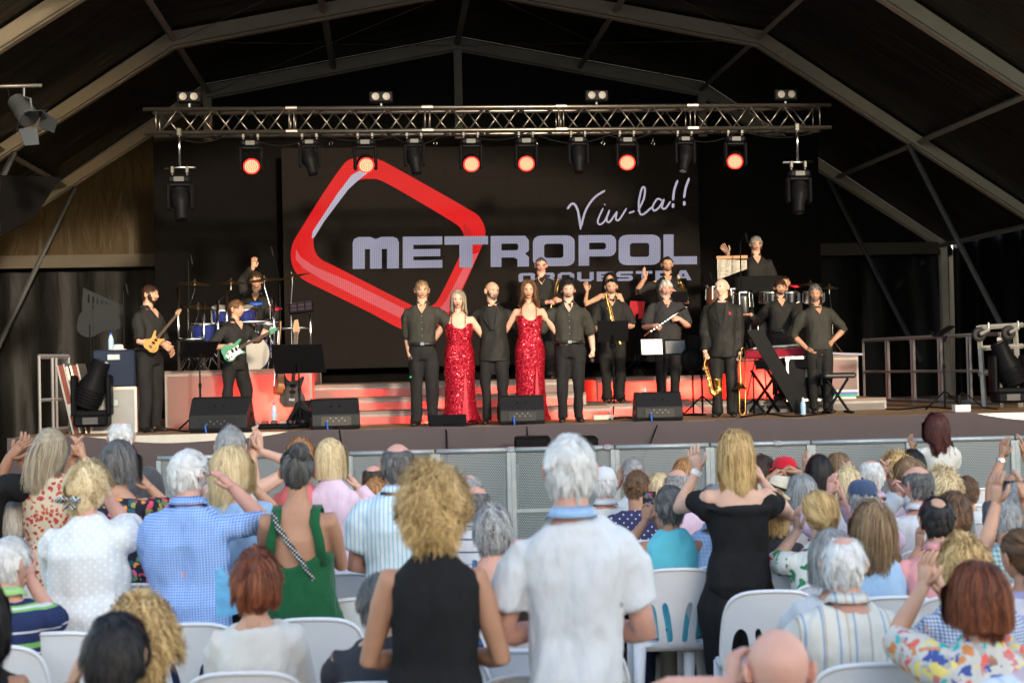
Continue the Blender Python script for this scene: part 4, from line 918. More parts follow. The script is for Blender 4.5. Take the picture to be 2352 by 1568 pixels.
def person(label, x, y, z, H, face=0, sex='m', fat=1., sit=False, lean=0, side=0, hd=(0,0,0), sk='m', hair=None, hcol='dgrey', top=None, legs=None, arms=('down','down'), beard=None, dress=None, shoes=None, q=1., group='audience', face_detail=False, glasses=False, lips=None, foot=.09, cat='person', stagger=0, extra=None):
    """face: rotation about z, 0 looks to the stage. arms: (picture-left, picture-right)"""
    CNT[0]+=1; seed=CNT[0]*13+5
    f=Fig(); body=MB(); S=SK[sk]
    hipz=.5*H; dz=(.43-.455*H) if sit else 0
    Rl=Matrix.Rotation(-lean,3,'X')@Matrix.Rotation(side,3,'Y')
    piv=Vector((0,0,hipz))
    def tr(p): return Rl@(Vector(p)-piv)+piv+Vector((0,0,dz))
    f.tr=tr
    prof=TP[sex]
    def sect(zf,a,b,yo,g=1.,add=0,n=20,front=0,back=0):
        R=[]
        for i in range(n):
            t=2*PI*i/n; c,s=math.cos(t),math.sin(t); e=.82
            xx=(abs(c)**e)*math.copysign(1,c); yy=(abs(s)**e)*math.copysign(1,s)
            fw=1+(fat-1)*(1.1 if .5<zf<.72 else .55); fd=1+(fat-1)*(1.6 if .5<zf<.76 else .7)
            zz=zf*H
            if back and yy<0: zz-=back*H*max(0,1-(abs(xx)/.55))
            if front and yy>0: zz-=front*H*max(0,1-(abs(xx)/.55))
            R.append(tr((xx*(a*.94*H*fw*g+add),yo*H+yy*(b*H*fd*g+add),zz)))
        return R
    bare=bool(dress or (top and top.get('bare')))
    core=MB()
    core.rings([sect(*p,(.93 if bare else .82) if p[0]>.58 else .8) for p in prof])
    sw=(.103 if sex=='m' else .090)*H*(1+(fat-1)*.5); hh=.224*(H/1.7)**.45; hh=hh; hs=hh/.232
    hc=tr((0,.012*H,H-hh*.5))
    Mh=Rl@Matrix.Rotation(hd[0],3,'Z')@Matrix.Rotation(-hd[1],3,'X')@Matrix.Rotation(hd[2],3,'Y')
    nr=(.0345 if sex=='m' else .029)*H*(1+(fat-1)*.4)
    core.tube([tr((0,-.012*H,.79*H)),tr((0,-.010*H,.835*H)),hc+Mh@Vector((0,-.018,-.06))*hs,hc+Mh@Vector((0,-.01,-.02))*hs],[nr*1.5,nr*1.06,nr*.98,nr*.9],12)
    # arms
    invf=Matrix.Rotation(-face,3,'Z'); ar=.021*H*(1+(fat-1)*.6)*(1 if sex=='m' else .92)
    l1,l2=.178*H,.150*H; arms_out=[]; hands=MB()
    for k,spec in enumerate(arms):
        scr_side=-1 if k==0 else 1                       # picture left / right
        lx=(invf@Vector((scr_side,0,0))).x; sgn=1 if lx>0 else -1
        if abs(lx)<.05: sgn=scr_side
        Sh=tr((sgn*sw,-.006*H,.776*H)); pose='relax'; fdir=None; bk=None; pole=Vector((sgn*.55,-.35,-.75))
        kw={}
        if isinstance(spec,tuple) and isinstance(spec[-1],dict): kw=spec[-1]; spec=spec[:-1]; spec=spec[0] if len(spec)==1 else spec
        if spec=='down': Wt=Sh+Vector((sgn*.05*H,.03*H,-.318*H))
        elif spec=='lap': Wt=tr((sgn*.06*H,.20*H,.545*H)); pose='relax'
        elif spec=='clap': Wt=tr((sgn*.028*H,.19*H,.715*H)); pose='clap'; fdir=Vector((-sgn*.25,.5,.85)); bk=Vector((sgn,-.1,.2))
        elif spec=='clapup': Wt=tr((sgn*.03*H,.17*H,.86*H)); pose='clap'; fdir=Vector((-sgn*.2,.3,1)); bk=Vector((sgn,-.2,.1))
        elif spec=='front': Wt=tr((sgn*.05*H,.13*H,.60*H)); pose='relax'
        elif spec=='hip': Wt=tr((sgn*.105*H,.02*H,.555*H)); fdir=Vector((-sgn*.5,.75,-.3)); bk=Vector((sgn,0,.4)); pole=Vector((sgn*1,-.3,0))
        elif spec[0]=='px': w_=at(spec[1],spec[2],y+spec[3]); Wt=invf@(w_-Vector((x,y,z))); pose='clap'
        elif spec[0]=='w': Wt=invf@Vector(spec[1:4])
        if 'fd' in kw: fdir=invf@Vector(kw['fd'])
        if 'bk' in kw: bk=invf@Vector(kw['bk'])
        if 'pole' in kw: pole=invf@Vector(kw['pole'])
        pose=kw.get('pose',pose)
        d=Wt-Sh; D=d.length; mx=(l1+l2)*.985
        if D>mx: d=d*(mx/D); D=mx; Wt=Sh+d
        if D<.09*H: d=d.normalized()*.09*H; D=.09*H; Wt=Sh+d
        a=(l1*l1-l2*l2+D*D)/(2*D); h=math.sqrt(max(l1*l1-a*a,0)); dn=d.normalized(); pv=pole-dn*pole.dot(dn); pv=pv.normalized() if pv.length>1e-4 else dn.orthogonal()
        El=Sh+dn*a+pv*h
        inn=tr((sgn*sw*.5,-.006*H,.772*H)); fa=(Wt-El).normalized()
        cv_=.78 if (top and not bare and top.get('sleeve','short')!='none') else 1.
        core.tube([inn,Sh+Vector((0,0,.004*H)),Sh.lerp(El,.25),Sh.lerp(El,.6),El,El.lerp(Wt,.25),El.lerp(Wt,.6),Wt,Wt+fa*.012],[ar*1.6*cv_,ar*1.62*cv_,ar*1.5*cv_,ar*1.28*(cv_ if top and top.get('sleeve') in('roll','long','elbow') else 1),ar*1.1,ar*1.16,ar*.98,ar*.76,ar*.72],10)
        fdir=fdir or fa; bk=bk or Vector((sgn*.9,-.25,.3))
        hand(hands,Wt,fdir,bk,.98*(H/1.72),-sgn if True else sgn,pose,0,6 if q>.8 else 5)
        arms_out.append((Sh,El,Wt,fa,sgn,inn))
    f.arms=arms_out; f.hc=hc; f.Mh=Mh
    # legs
    if sit:
        hz=.455*H+dz
        HJ=[Vector((s*.058*H,.0,hz+.055*H)) for s in(-1,1)]; KN=[Vector((s*.085*H,.265*H,hz+.045*H)) for s in(-1,1)]; AN=[Vector((s*.08*H,.25*H+.05,.075)) for s in(-1,1)]
    else:
        HJ=[Vector((s*.052*H,0,.485*H)) for s in(-1,1)]; AN=[Vector((s*foot*.62*H,stagger*s,.07)) for s in(-1,1)]; KN=[HJ[i].lerp(AN[i],.50)+Vector((0,.012*H,0)) for i in(0,1)]
    lr=.031*H*(1+(fat-1)*.5); lc=.74 if (legs or dress) else 1.
    for i in(0,1):
        core.tube([HJ[i]+Vector((0,0,.02*H)),HJ[i].lerp(KN[i],.35),HJ[i].lerp(KN[i],.75),KN[i],KN[i].lerp(AN[i],.3),KN[i].lerp(AN[i],.75),AN[i],AN[i]-Vector((0,0,.03))],[lr*1.75*lc,lr*1.65*lc,lr*1.3*lc,lr*1.08*lc,lr*1.12*lc,lr*.82*lc,lr*.68,lr*.75],10)
    vox=.0105 if q>=1.3 else (.014 if q>=.8 else .018)
    # head
    nu,nv=(40,34) if face_detail else ((28,22) if q>.8 else (22,18))
    HV=head_grid(nu,nv)*hs; head=MB(); FF=grid_faces(nu,nv)
    D0=np.array([(math.cos(a)*math.sin(b),math.cos(a)*math.cos(b),math.sin(a)) for a in np.linspace(-PI/2,PI/2,nv+1) for b in np.linspace(0,2*PI,nu,endpoint=False)])
    def hp(v): return hc+Mh@(Vector(v)*hs)
    mi=[]; Z=HV[:,2]/hs; X=HV[:,0]/hs
    for F in FF:
        zc=sum(Z[i] for i in F)/4; xc=sum(X[i] for i in F)/4; yc=sum(D0[i][1] for i in F)/4; mm=0
        if beard and yc>-.15:
            if zc<-.080+.9*max(0,abs(xc)-.028) and yc>0: mm=3
            if abs(xc)<.026 and -.057<zc<-.047: mm=3
            if abs(xc)>.050 and -.08<zc<.0 and yc<.5 and yc>.05: mm=3
            if mm and beard<.006: mm=5
        mi.append(mm)
    head.add([hc+Mh@Vector(v) for v in HV],FF); head.m=mi
    for s in(-1,1):
        eR=Mh@Matrix.Rotation(s*.35,3,'Z')
        head.ball(hp((s*.088,-.012,-.006)),(.0075*hs,.021*hs,.034*hs),8,6,0,Mh@Matrix.Rotation(s*.55,3,'Z')@Matrix.Rotation(s*.15,3,'Y')); head.ball(hp((s*.079,-.004,-.010)),(.010*hs,.012*hs,.022*hs),8,5,0,Mh)
    if face_detail or abs(hd[0])>.5:
        for s in(-1,1):
            head.ball(hp((s*.031,.073,.002)),.0125*hs,8,6,1); head.ball(hp((s*.031,.0800,.002)),.0098*hs,6,4,2)
            head.tube([hp((s*.014,.0875,.020)),hp((s*.030,.0875,.025)),hp((s*.046,.077,.020))],[.005,.0068,.004],5,True,3)
            head.tube([hp((s*.019,.084,.011)),hp((s*.031,.087,.0135)),hp((s*.044,.078,.009))],[.002,.0034,.002],4,True,2)
        head.tube([hp((-.022,.0835,-.062)),hp((-.009,.0915,-.0600)),hp((0,.0925,-.0612)),hp((.009,.0915,-.0600)),hp((.022,.0835,-.062))],[.002,.0042,.0045,.0042,.002],5,True,4)
        head.tube([hp((-.019,.083,-.0655)),hp((0,.091,-.0705)),hp((.019,.083,-.0655))],[.002,.0048,.002],5,True,4)
    if top and top.get('open'):
        fz=1+(fat-1)*.7; P_=[(0,.070*H*fz+.022,.772*H),(.026*H,.050*H*fz+.020,.815*H),(.030*H,.026*H+.014,.842*H),(0,.030*H+.016,.838*H),(-.030*H,.026*H+.014,.842*H),(-.026*H,.050*H*fz+.020,.815*H)]
        head.add([tr(p) for p in P_],[(0,1,2,3),(0,3,4,5)],0)
    hm=HMAT[hcol]; mats=[S,EYEW,EYED,hm,LIPR if lips else (LIP if sex=='f' else LIPM),STUB]
    root=bpy.data.objects.new('person',bpy.data.meshes.new('person')); COL.objects.link(root); root.location=(x,y,z); root.rotation_euler=(0,0,face); tag(root,label,cat,group)
    f.root=root
    if bare: PEND.append((root,prepare_remesh(core,vox,4),[head,hands],mats))
    else:
        allm=MB()
        for m_ in(core,head,hands):
            o=len(allm.v); allm.v+=m_.v; allm.f+=[tuple(i+o for i in F) for F in m_.f]; allm.m+=m_.m
        me=allm.mesh('person',mats); old=root.data; root.data=me; bpy.data.meshes.remove(old)
    # hair
    if hair:
        st=dict(HS[hair]) if isinstance(hair,str) else dict(HS[hair[0]],**hair[1])
        n=int((st.get('n',1500))*1.25*q*(1.25 if st.get('even') else 1)); hmesh=hair_mesh(st,n,seed,q)
        if hmesh:
            V,F,T=hmesh; A=np.array(Mh)*hs; V=V@A.T+np.array(hc)
            ho=bpy.data.objects.new('hair',np_mesh('hair',V,F,hm,T)); COL.objects.link(ho); ho.parent=root
    if beard:
        rg=np.random.default_rng(seed); Dr=rg.normal(size=(2600,3)); Dr/=np.linalg.norm(Dr,axis=1,keepdims=True); Pb=skull(Dr)
        ok=(Pb[:,2]<-.080+.9*np.clip(np.abs(Pb[:,0])-.028,0,1))&(Dr[:,1]>0)&(Pb[:,2]>-.112)&~((np.abs(Pb[:,0])<.022)&(Pb[:,2]>-.073)&(Pb[:,2]<-.054)); Pb=Pb[ok][:int(380*q)]; Db=Dr[ok][:int(380*q)]
        e=Db*beard*.6+np.array([0,.15,-1])*beard*.5; P=np.stack([Pb,Pb+e*.5,Pb+e],1); V,F=ribbons(P,.0045); A=np.array(Mh)*hs; V=V@A.T+np.array(hc)
        bo=bpy.data.objects.new('beard',np_mesh('beard',V,F,hm,rg.random(len(V))*.8)); COL.objects.link(bo); bo.parent=root
    if glasses:
        g=MB(); gm=blk if glasses is True else glasses
        for s in(-1,1):
            g.tube([hp((s*.033+.021*math.cos(a),.092,.001+.017*math.sin(a))) for a in [2*PI*i/12 for i in range(13)]],.0022*hs,4,False)
            g.tube([hp((s*.054,.090,.006)),hp((s*.075,.06,.008)),hp((s*.082,-.01,.006))],.0022*hs,4)
        g.tube([hp((-.012,.095,.004)),hp((.012,.095,.004))],.0022*hs,4); g.build('glasses',gm,root)
    # clothes
    if top:
        g=MB(); sl=top.get('sleeve','short'); hem=top.get('hem',.455); nk=top.get('neck','crew'); G=top.get('g',1.05); ad=.006
        P=[p for p in prof if p[0]>=hem-.02]
        if P and P[0][0]>hem+.005: P=[(hem,P[0][1]*1.0,P[0][2],P[0][3])]+P
        if not sit and hem<.45: P=[(hem,prof[1][1]*1.03,prof[1][2]*1.04,-.004)]+[(.455,prof[1][1],prof[1][2],-.004)]+prof[1:]
        top_z={'crew':.845,'scoop':.828,'tank':.80,'off':.775,'vback':.80,'straps':.775}[nk]
        P=[p for p in P if p[0]<=top_z]
        if nk=='off': P=[p for p in P if p[0]<.76]+[(.742,.112,.072,-.003),(.757,.110,.070,-.004)]
        R=[sect(*p,G,ad,22) for p in P]
        if nk=='vback':
            P=[p for p in P if p[0]<.60]+[(.655,prof[4][1],prof[4][2],.002),(.685,prof[4][1]*1.02,prof[4][2],.003)]
            R=[sect(*p,G,ad,22) for p in P[:-1]]+[sect(*P[-1],G,ad,26,back=0)]
            R=[sect(*p,G,ad,26) for p in P[:-1]]+[sect(*P[-1],G,ad,26,back=.05,front=.0)]
        if nk=='straps':
            P=[p for p in P if p[0]<.72]+[(.742,prof[5][1]*1.0,prof[5][2],.004)]; R=[sect(*p,G,ad,26) for p in P[:-1]]+[sect(*P[-1],G,ad,26,front=.05,back=.02)]
        g.rings(R)
        frac={'none':0,'cap':.18,'short':.34,'elbow':.5,'roll':.66,'long':.97}[sl]
        if frac:
            for Sh,El,Wt,fa,sgn,inn in arms_out:
                pts=[inn,Sh]; rr=[ar*1.72*G,ar*1.80*G]; gg=top.get('loose',1.0)
                tot=l1+l2
                def pt(t):
                    s_=t*tot; return Sh.lerp(El,s_/l1) if s_<l1 else El.lerp(Wt,(s_-l1)/l2)
                m_=6 if frac>.4 else 4
                for i in range(1,m_+1):
                    t=frac*i/m_; pts.append(pt(t)); base=ar*(1.85-.85*t/1.0)*1.08+.007
                    if sl in('short','cap','elbow'): base=ar*(1.95-.35*t)+.010
                    rr.append(base*gg)
                if sl in('short','cap','elbow','roll'): pts.append(pt(min(frac+.006,1))); rr.append(rr[-1]*.86)
                g.tube(pts,rr,14)
        if nk=='off':
            for Sh,El,Wt,fa,sgn,inn in arms_out: g.tube([inn.lerp(Sh,.6)-Vector((0,0,.045)),Sh+Vector((0,0,-.045)),Sh.lerp(El,.3),Sh.lerp(El,.42)],[ar*2.0,ar*2.25,ar*2.1,ar*1.7],14)
        f.top=garment(g,top.get('name','shirt'),top['m'],root,top.get('vox',vox*1.0),top.get('it',5),top.get('wr',.013),top.get('fold',.018))
        if top.get('collar'):
            c=MB(); cb=[tr((nr*1.25*math.cos(t),-.010*H+nr*1.3*math.sin(t),.838*H+.01+.012*(math.sin(t)<0))) for t in [2*PI*i/16 for i in range(16)]]
            n0=tr((0,-.01*H,.838*H)); ct=[n0+(p-n0)*.93+Vector((0,0,.028)) for p in cb]; co=[n0+(p-n0)*1.22+Vector((0,0,-.012)) for p in cb]
            if top.get('open'):
                for L_ in(cb,ct,co):
                    for i in range(16):
                        t=2*PI*i/16; s_=math.sin(t)
                        if s_>.8: L_[i]=L_[i]+Vector((0,.0,-.05*(s_-.8)/.2))
            c.rings([cb,ct,co],False); o=c.build('collar',top.get('cm',top['m']),root,smooth=True); sd_=o.modifiers.new('s','SOLIDIFY'); sd_.thickness=.004
        for (x0,w_,mm) in top.get('straps',[]):
            for s in((-1,1) if x0>0.001 else (1,)):
                pts=[tr((s*(x0)*H*(1.38 if p_[1]<.70 else (1.22 if p_[1]<.76 else 1)),p_[0]*H,p_[1]*H)) for p_ in((-.068,.655),(-.075,.735),(-.066,.78),(-.042,.815),(-.006,.828),(.035,.81),(.062,.77),(.072,.73))]
                m_=MB(); m_.tube(pts,[w_]*len(pts),8,flat=.25 if False else None); 
                V=[]; 
                o=MB()
                for i,p_ in enumerate(pts): V+=[p_+Vector((-w_,0,.004)),p_+Vector((w_,0,.004))]
                o.add(V,[(2*i,2*i+1,2*i+3,2*i+2) for i in range(len(pts)-1)]); o=o.build('strap',mm,root,smooth=True); sd_=o.modifiers.new('s','SOLIDIFY'); sd_.thickness=.006; sd_.offset=0
        if top.get('buttons'):
            for i in range(6):
                zf=.80-.045*i; b_=MB(); b_.lathe([(.005,0),(.005,.003)],tr((0,(.072+.004)*H*(1+(fat-1)*1.5)+.011+(.0 if i else -.012),zf*H)),(0,1,0),8); b_.build('button',mat('button',(.25,.24,.22),.3),root)
    if legs:
        g=MB(); lm=legs['m']; kk=legs.get('w',1.12); wz=legs.get('waist',.575)
        if not sit:
            tk=1.035 if not(top and top.get('hem',.455)<.5) else .95
            g.rings([sect(*p,tk,.004,20) for p in prof if p[0]<=wz])
        else: g.rings([sect(*p,1.04,.006,20) for p in prof if p[0]<.56])
        fr=legs.get('len',1.0)
        for i in(0,1):
            if fr>=1: pts=[HJ[i]+Vector((0,0,.03*H)),HJ[i].lerp(KN[i],.3),HJ[i].lerp(KN[i],.7),KN[i],KN[i].lerp(AN[i],.4),KN[i].lerp(AN[i],.8),AN[i]-Vector((0,0,.025))]; rr=[lr*1.8,lr*1.82*kk/1.12,lr*1.5*kk/1.1,lr*1.28*kk,lr*1.15*kk,lr*1.08*kk,lr*1.12*kk*legs.get('flare',1)]
            else: pts=[HJ[i]+Vector((0,0,.03*H)),HJ[i].lerp(KN[i],.3),HJ[i].lerp(KN[i],.7),KN[i]]; rr=[lr*1.8,lr*1.85,lr*1.7,lr*1.6]
            g.tube(pts,rr,14)
        f.legs=garment(g,legs.get('name','trousers'),lm,root,vox*1.15,4,.012,.018)
        if legs.get('belt'):
            b_=MB(); b_.rings([sect(wz-.022,prof[2][1],prof[2][2],0,1.07,.010),sect(wz,prof[2][1],prof[2][2],0,1.07,.010)],False); o=b_.build('belt',mat('belt_leather',(.012,.011,.010),.3),root,smooth=True); sd_=o.modifiers.new('s','SOLIDIFY'); sd_.thickness=.006
            m_=MB(); m_.box(tr((.0,(prof[2][2]*1.07)*H*(1+(fat-1)*1.5)+.017,(wz-.011)*H)),(.045,.008,.034)); m_.build('buckle',chrome,root)
    if dress:
        g=MB(); R=[]; KD=1.05+(fat-1)*.7
        for p in dress['prof']: R.append(sect(*p,1.05,.006,26) if p[0]>.455 else [tr((p[1]*H*KD*math.cos(2*PI*i/26),p[3]*H+p[2]*H*KD*math.sin(2*PI*i/26),p[0]*H)) for i in range(26)])
        T_=dress.get('top',(.742,.05,.03)); R.append(sect(T_[0],prof[5][1],prof[5][2],.004,1.05,.006,26,front=T_[1],back=T_[2]))
        g.rings(R); f.dress=garment(g,'dress',dress['m'],root,vox*.9,3,.008,.012)
        for s in(-1,1):
            pts=[tr((s*a*H,b*H,c*H)) for a,b,c in((.05,.074,.742),(.052,.062,.78),(.05,.03,.815),(.048,-.005,.826),(.048,-.04,.812),(.05,-.066,.76),(.05,-.068,.72))]
            m_=MB(); m_.tube(pts,.0045,6); m_.build('strap',dress['m'],root,smooth=True)
    sm=shoes or mat('shoe_black',(.012,.011,.010),.3,0,.2,12)
    for i in(0,1):
        a=AN[i]; b_=MB(); rot=Matrix.Rotation((-1 if i==0 else 1)*-.18,3,'Z'); R=[]
        for yy,w_,h_,zz in((-.075,.030,.05,.05),(-.06,.036,.055,.055),(0,.037,.045,.045),(.07,.043,.032,.032),(.13,.042,.024,.025),(.165,.028,.016,.018)):
            R.append([a+rot@Vector((w_*math.cos(t),yy,0))+Vector((0,0,-a.z+zz+h_*math.sin(t)*.98)) for t in [2*PI*j/10 for j in range(10)]])
        if not(sit and q<.8): b_.rings(R); b_.build('shoe',sm,root,smooth=True)
    f.H=H; f.sect=sect; f.prof=prof; f.hp=hp; f.sw=sw; f.nr=nr
    return f
def finish_people():
    dg=bpy.context.evaluated_depsgraph_get(); dg.update()
    for root,tmp,parts,mats in PEND:
        ev=tmp.evaluated_get(dg); me=ev.to_mesh(); n=len(me.vertices); V=np.empty(n*3,dtype=np.float32); me.vertices.foreach_get('co',V)
        F=[tuple(p.vertices) for p in me.polygons]; ev.to_mesh_clear()
        allm=MB(); allm.v=[tuple(v) for v in V.reshape(-1,3)]; allm.f=F; allm.m=[0]*len(F)
        for m_ in parts:
            o=len(allm.v); allm.v+=m_.v; allm.f+=[tuple(i+o for i in q) for q in m_.f]; allm.m+=m_.m
        old=root.data; root.data=allm.mesh('person',mats); bpy.data.meshes.remove(old)
    for _,tmp,_,_ in PEND:
        d=tmp.data; bpy.data.objects.remove(tmp); bpy.data.meshes.remove(d)
# ================================================================ BAND
BS=cloth('black_shirt',(.020,.019,.018),.75,.15,.3,12); BS2=cloth('charcoal_shirt',(.034,.032,.026),.7,.12,.3,12); BT=cloth('black_trousers',(.016,.015,.015),.8,.12,.25,9); SUIT=cloth('black_suit',(.017,.016,.014),.6,.1,.2,8)
def seq_mat():
    m=bpy.data.materials.new('red_sequins'); N,L=nodes_of(m); b=N['Principled BSDF']; b.inputs['Roughness'].default_value=.18; b.inputs['Metallic'].default_value=.5
    tc=N.new('ShaderNodeTexCoord'); v=N.new('ShaderNodeTexVoronoi'); v.inputs['Scale'].default_value=150; L.new(tc.outputs['Object'],v.inputs['Vector'])
    sp=N.new('ShaderNodeSeparateColor'); L.new(v.outputs['Color'],sp.inputs[0])
    L.new(M_mix(N,L,sp.outputs[0],(.20,.002,.010),(.55,.010,.028)),b.inputs['Base Color'])
    geo=N.new('ShaderNodeNewGeometry'); sb=N.new('ShaderNodeVectorMath'); sb.operation='SUBTRACT'; L.new(v.outputs['Color'],sb.inputs[0]); sb.inputs[1].default_value=(.5,.5,.5)
    ad=N.new('ShaderNodeVectorMath'); ad.operation='MULTIPLY_ADD'; L.new(sb.outputs[0],ad.inputs[0]); ad.inputs[1].default_value=(1.1,1.1,1.1); L.new(geo.outputs['Normal'],ad.inputs[2])
    nm=N.new('ShaderNodeVectorMath'); nm.operation='NORMALIZE'; L.new(ad.outputs[0],nm.inputs[0]); L.new(nm.outputs[0],b.inputs['Normal']); return m
SEQ=seq_mat()
HEADK=1
def player(label,px,ty,v,zf,face=PI,py=800,**k):
    u=U(px,v,py); H=av(px,ty,v).z-zf; H=min(max(H,1.45),1.92); p=W(u,v,zf); k.setdefault('group','musicians and singers on the stage'); k.setdefault('legs',dict(m=BT,belt=False)); k.setdefault('face_detail',True); k.setdefault('q',1.0)
    return person(label,p.x,p.y,p.z,H,face,**k)
def shirt(m=BS,sl='roll',hem=.50,**k): return dict(m=m,sleeve=sl,hem=hem,collar=True,open=True,**k)
LEG=lambda belt=False,m=BT:dict(m=m,belt=belt,waist=.575,w=1.1)
f=player('smiling male singer in black shirt, first of the row of five',972,645,.6,SZ,top=shirt(BS2,'elbow',.57,buttons=True),legs=LEG(True),hair='short',hcol='lbrown',sk='m',arms=(('px',941,815,-.05,dict(pose='grip',fd=(.1,-.1,-1),bk=(-1,-.3,0),pole=(-.2,1,0))),('px',1034,762,.3,dict(pole=(.8,.3,-1)))),hd=(.1,0,0))
DP=[(.02,.138,.14,-.015),(.07,.120,.12,-.01),(.14,.106,.10,-.005),(.25,.098,.090,0),(.36,.098,.086,0),(.455,.104,.083,-.004),(.50,.107,.082,-.004),(.55,.098,.074,-.002),(.61,.078,.063,.002),(.67,.086,.070,.004),(.71,.092,.072,.006)]
f1=player('blond female singer in a red sequin gown, second of the row of five',1055,668,.6,SZ,sex='f',fat=1.14,sk='l',dress=dict(m=SEQ,prof=DP,top=(.757,.10,.04)),legs=None,hair=('long',dict(even=-.15,line=.12,flow='side',part=.1)),hcol='gblond',arms=(('px',992,760,.32,dict(pole=(-.7,.4,-1))),('px',1116,764,.32,dict(pole=(.7,.4,-1)))),lips=True,shoes=mat('gold_shoe',(.55,.38,.15),.4,.3))
f=player('bald bearded male singer in a black suit jacket, third of the row of five',1133,647,.68,SZ,top=dict(m=SUIT,sleeve='long',hem=.435,collar=True,open=True,name='jacket',it=4,g=1.10),hair='thin' if False else None,hcol='dgrey',beard=.012,arms=(('px',1052,772,.3,dict(pole=(-.8,.3,-1))),('px',1213,770,.3,dict(pole=(.8,.3,-1)))),hd=(.55,0,0),legs=LEG(),sk='m')
bald1=f
f2=player('long haired female singer in a red sequin gown, fourth in the row of five',1217,645,.6,SZ,sex='f',fat=1.0,sk='m',dress=dict(m=SEQ,prof=DP,top=(.757,.10,.04)),legs=None,hair=('longw',dict(even=-.19,line=.12,flow='side',part=-.05)),hcol='brown',arms=(('px',1152,762,.32,dict(pole=(-.7,.4,-1))),('px',1278,764,.3,dict(pole=(.7,.4,-1)))),lips=True)
f=player('curly dark haired male singer in black shirt, last in the row of five',1308,644,.6,SZ,top=shirt(BS2,'elbow',.57,buttons=True),legs=LEG(True),fat=1.05,hair=('curly',dict(L=.07,gap=.2,line=0,curl=.010,low=0,lift=.7,grav=0,cap=.12)),hcol='black',sk='l',beard=.002,arms=(('px',1236,764,.28,dict(pole=(-.8,.3,-1))),('px',1362,803,-.05,dict(pose='grip',fd=(.0,-.1,-1),bk=(1,-.3,0),pole=(.2,1,0)))))
# slit, shirt fronts, jacket details
for ff,px,lab in((f1,1,''),(f2,1,'')):
    H=ff.H; m=MB(); V=[]
    for z,w_,yy in((.40,.004,.100),(.30,.018,.112),(.18,.030,.120),(.035,.060,.155)):
        V+=[(-.045*H-w_*.6,yy*H-.012,z*H),(-.045*H+w_,yy*H-.006,z*H)]
    # local x is mirrored for performers looking at the camera
    m.add(V,[(2*i,2*i+1,2*i+3,2*i+2) for i in range(3)]); m.build('slit_lining',cloth('red_satin',(.42,.012,.03),.4),ff.root,smooth=True)
    m=MB(); m.tube([ff.hp((-.05,.03,-.13)),ff.hp((-.02,.075,-.165)),ff.hp((0,.085,-.185)),ff.hp((.02,.075,-.165)),ff.hp((.05,.03,-.13))],.0025,5); m.build('necklace',mat('gold',(.8,.5,.15),.25,1),ff.root)
def jacket_front(ff,H,fat=1.):
    m=MB(); y=.085*H+.02
    V=[ff.tr(p) for p in((-.030*H,y-.030,.825*H),(.030*H,y-.030,.825*H),(.012*H,y+.008,.66*H),(-.012*H,y+.008,.66*H),(-.034*H,y-.012,.76*H),(.034*H,y-.012,.76*H))]
    m.add(V,[(0,4,3,2,5,1)]); m.build('shirt_front',BS,ff.root)
    for s in(-1,1):
        V=[ff.tr(p) for p in((s*.034*H,y-.034,.832*H),(s*.066*H,y-.020,.76*H),(s*.060*H,y-.006,.735*H),(s*.010*H,y+.016,.655*H),(s*.026*H,y+.004,.76*H))]
        o=MB().add(V,[(0,1,2,3,4)]).build('lapel',SUIT,ff.root); sd_=o.modifiers.new('s','SOLIDIFY'); sd_.thickness=.006
jacket_front(bald1,bald1.H)
def mic(label,p,d,tape=(.02,.4,.1)):
    d=Vector(d).normalized(); r=thing('microphone',label,'microphone',p); MB().lathe([(.011,-.22),(.013,-.2),(.017,-.03),(.020,0)],(0,0,0),d,10).build('handle',blk,r,smooth=True)
    MB().ball((0,0,0),.026).build('grille',mat('mic_grille',(.06,.06,.06),.4,.6,.3,200),r,smooth=True).location=d*.02; MB().lathe([(.014,-.215),(.014,-.195)],(0,0,0),d,10).build('colour_ring',mat('green_tape',tape,.4),r)
h=av(944,826,.5); mic('black wireless microphone held low by the first singer',Wv(944,826,.45),(.05,-.1,.9)); mic('black wireless microphone held low by the curly haired singer',Wv(1360,826,.45),(.0,-.75,-.3))
tux=player('bald smiling man in black suit with red pocket square, holding two brass instruments',1662,640,.95,SZ,PI-.25,top=dict(m=SUIT,sleeve='long',hem=.43,collar=True,open=True,name='jacket',g=1.10,it=4),fat=1.06,sk='l',hair=None,hcol='dgrey',arms=(('px',1619,808,-.1,dict(pose='grip',fd=(0,-.2,-1),bk=(-1,-.3,0),pole=(-.2,1,0))),('px',1700,812,-.1,dict(pose='grip',fd=(0,-.2,-1),bk=(1,-.3,0),pole=(.2,1,0)))),hd=(-.5,-.05,.08),legs=LEG(m=SUIT))
jacket_front(tux,tux.H)
m=MB(); 
for i in range(4): m.tube([tux.tr(((-.062+.006*i)*tux.H,.085*tux.H+.012,.735*tux.H)),tux.tr(((-.066+.010*i)*tux.H,.085*tux.H+.018,.755*tux.H+.006*(i%2)))],[.012,.004],5)
m.build('pocket_square',cloth('red_silk',(.5,.02,.06),.5),tux.root)
for s,sw_ in((-1,'a'),): pass
player('bass player with dark beard standing side on, hands crossed under his bass',343,655,1.0,SZ,-PI/2-.45,top=shirt(BS,'elbow',.55),hair=('short',dict(L=.05,lift=.5)),hcol='dbrown',beard=.016,sk='m',arms=(('px',372,788,-.25,dict(pose='relax',fd=(.6,-.2,-.4))),('px',385,800,-.1,dict(pose='relax',fd=(.5,-.2,-.5)))),legs=LEG(True),hd=(.3,0,0))
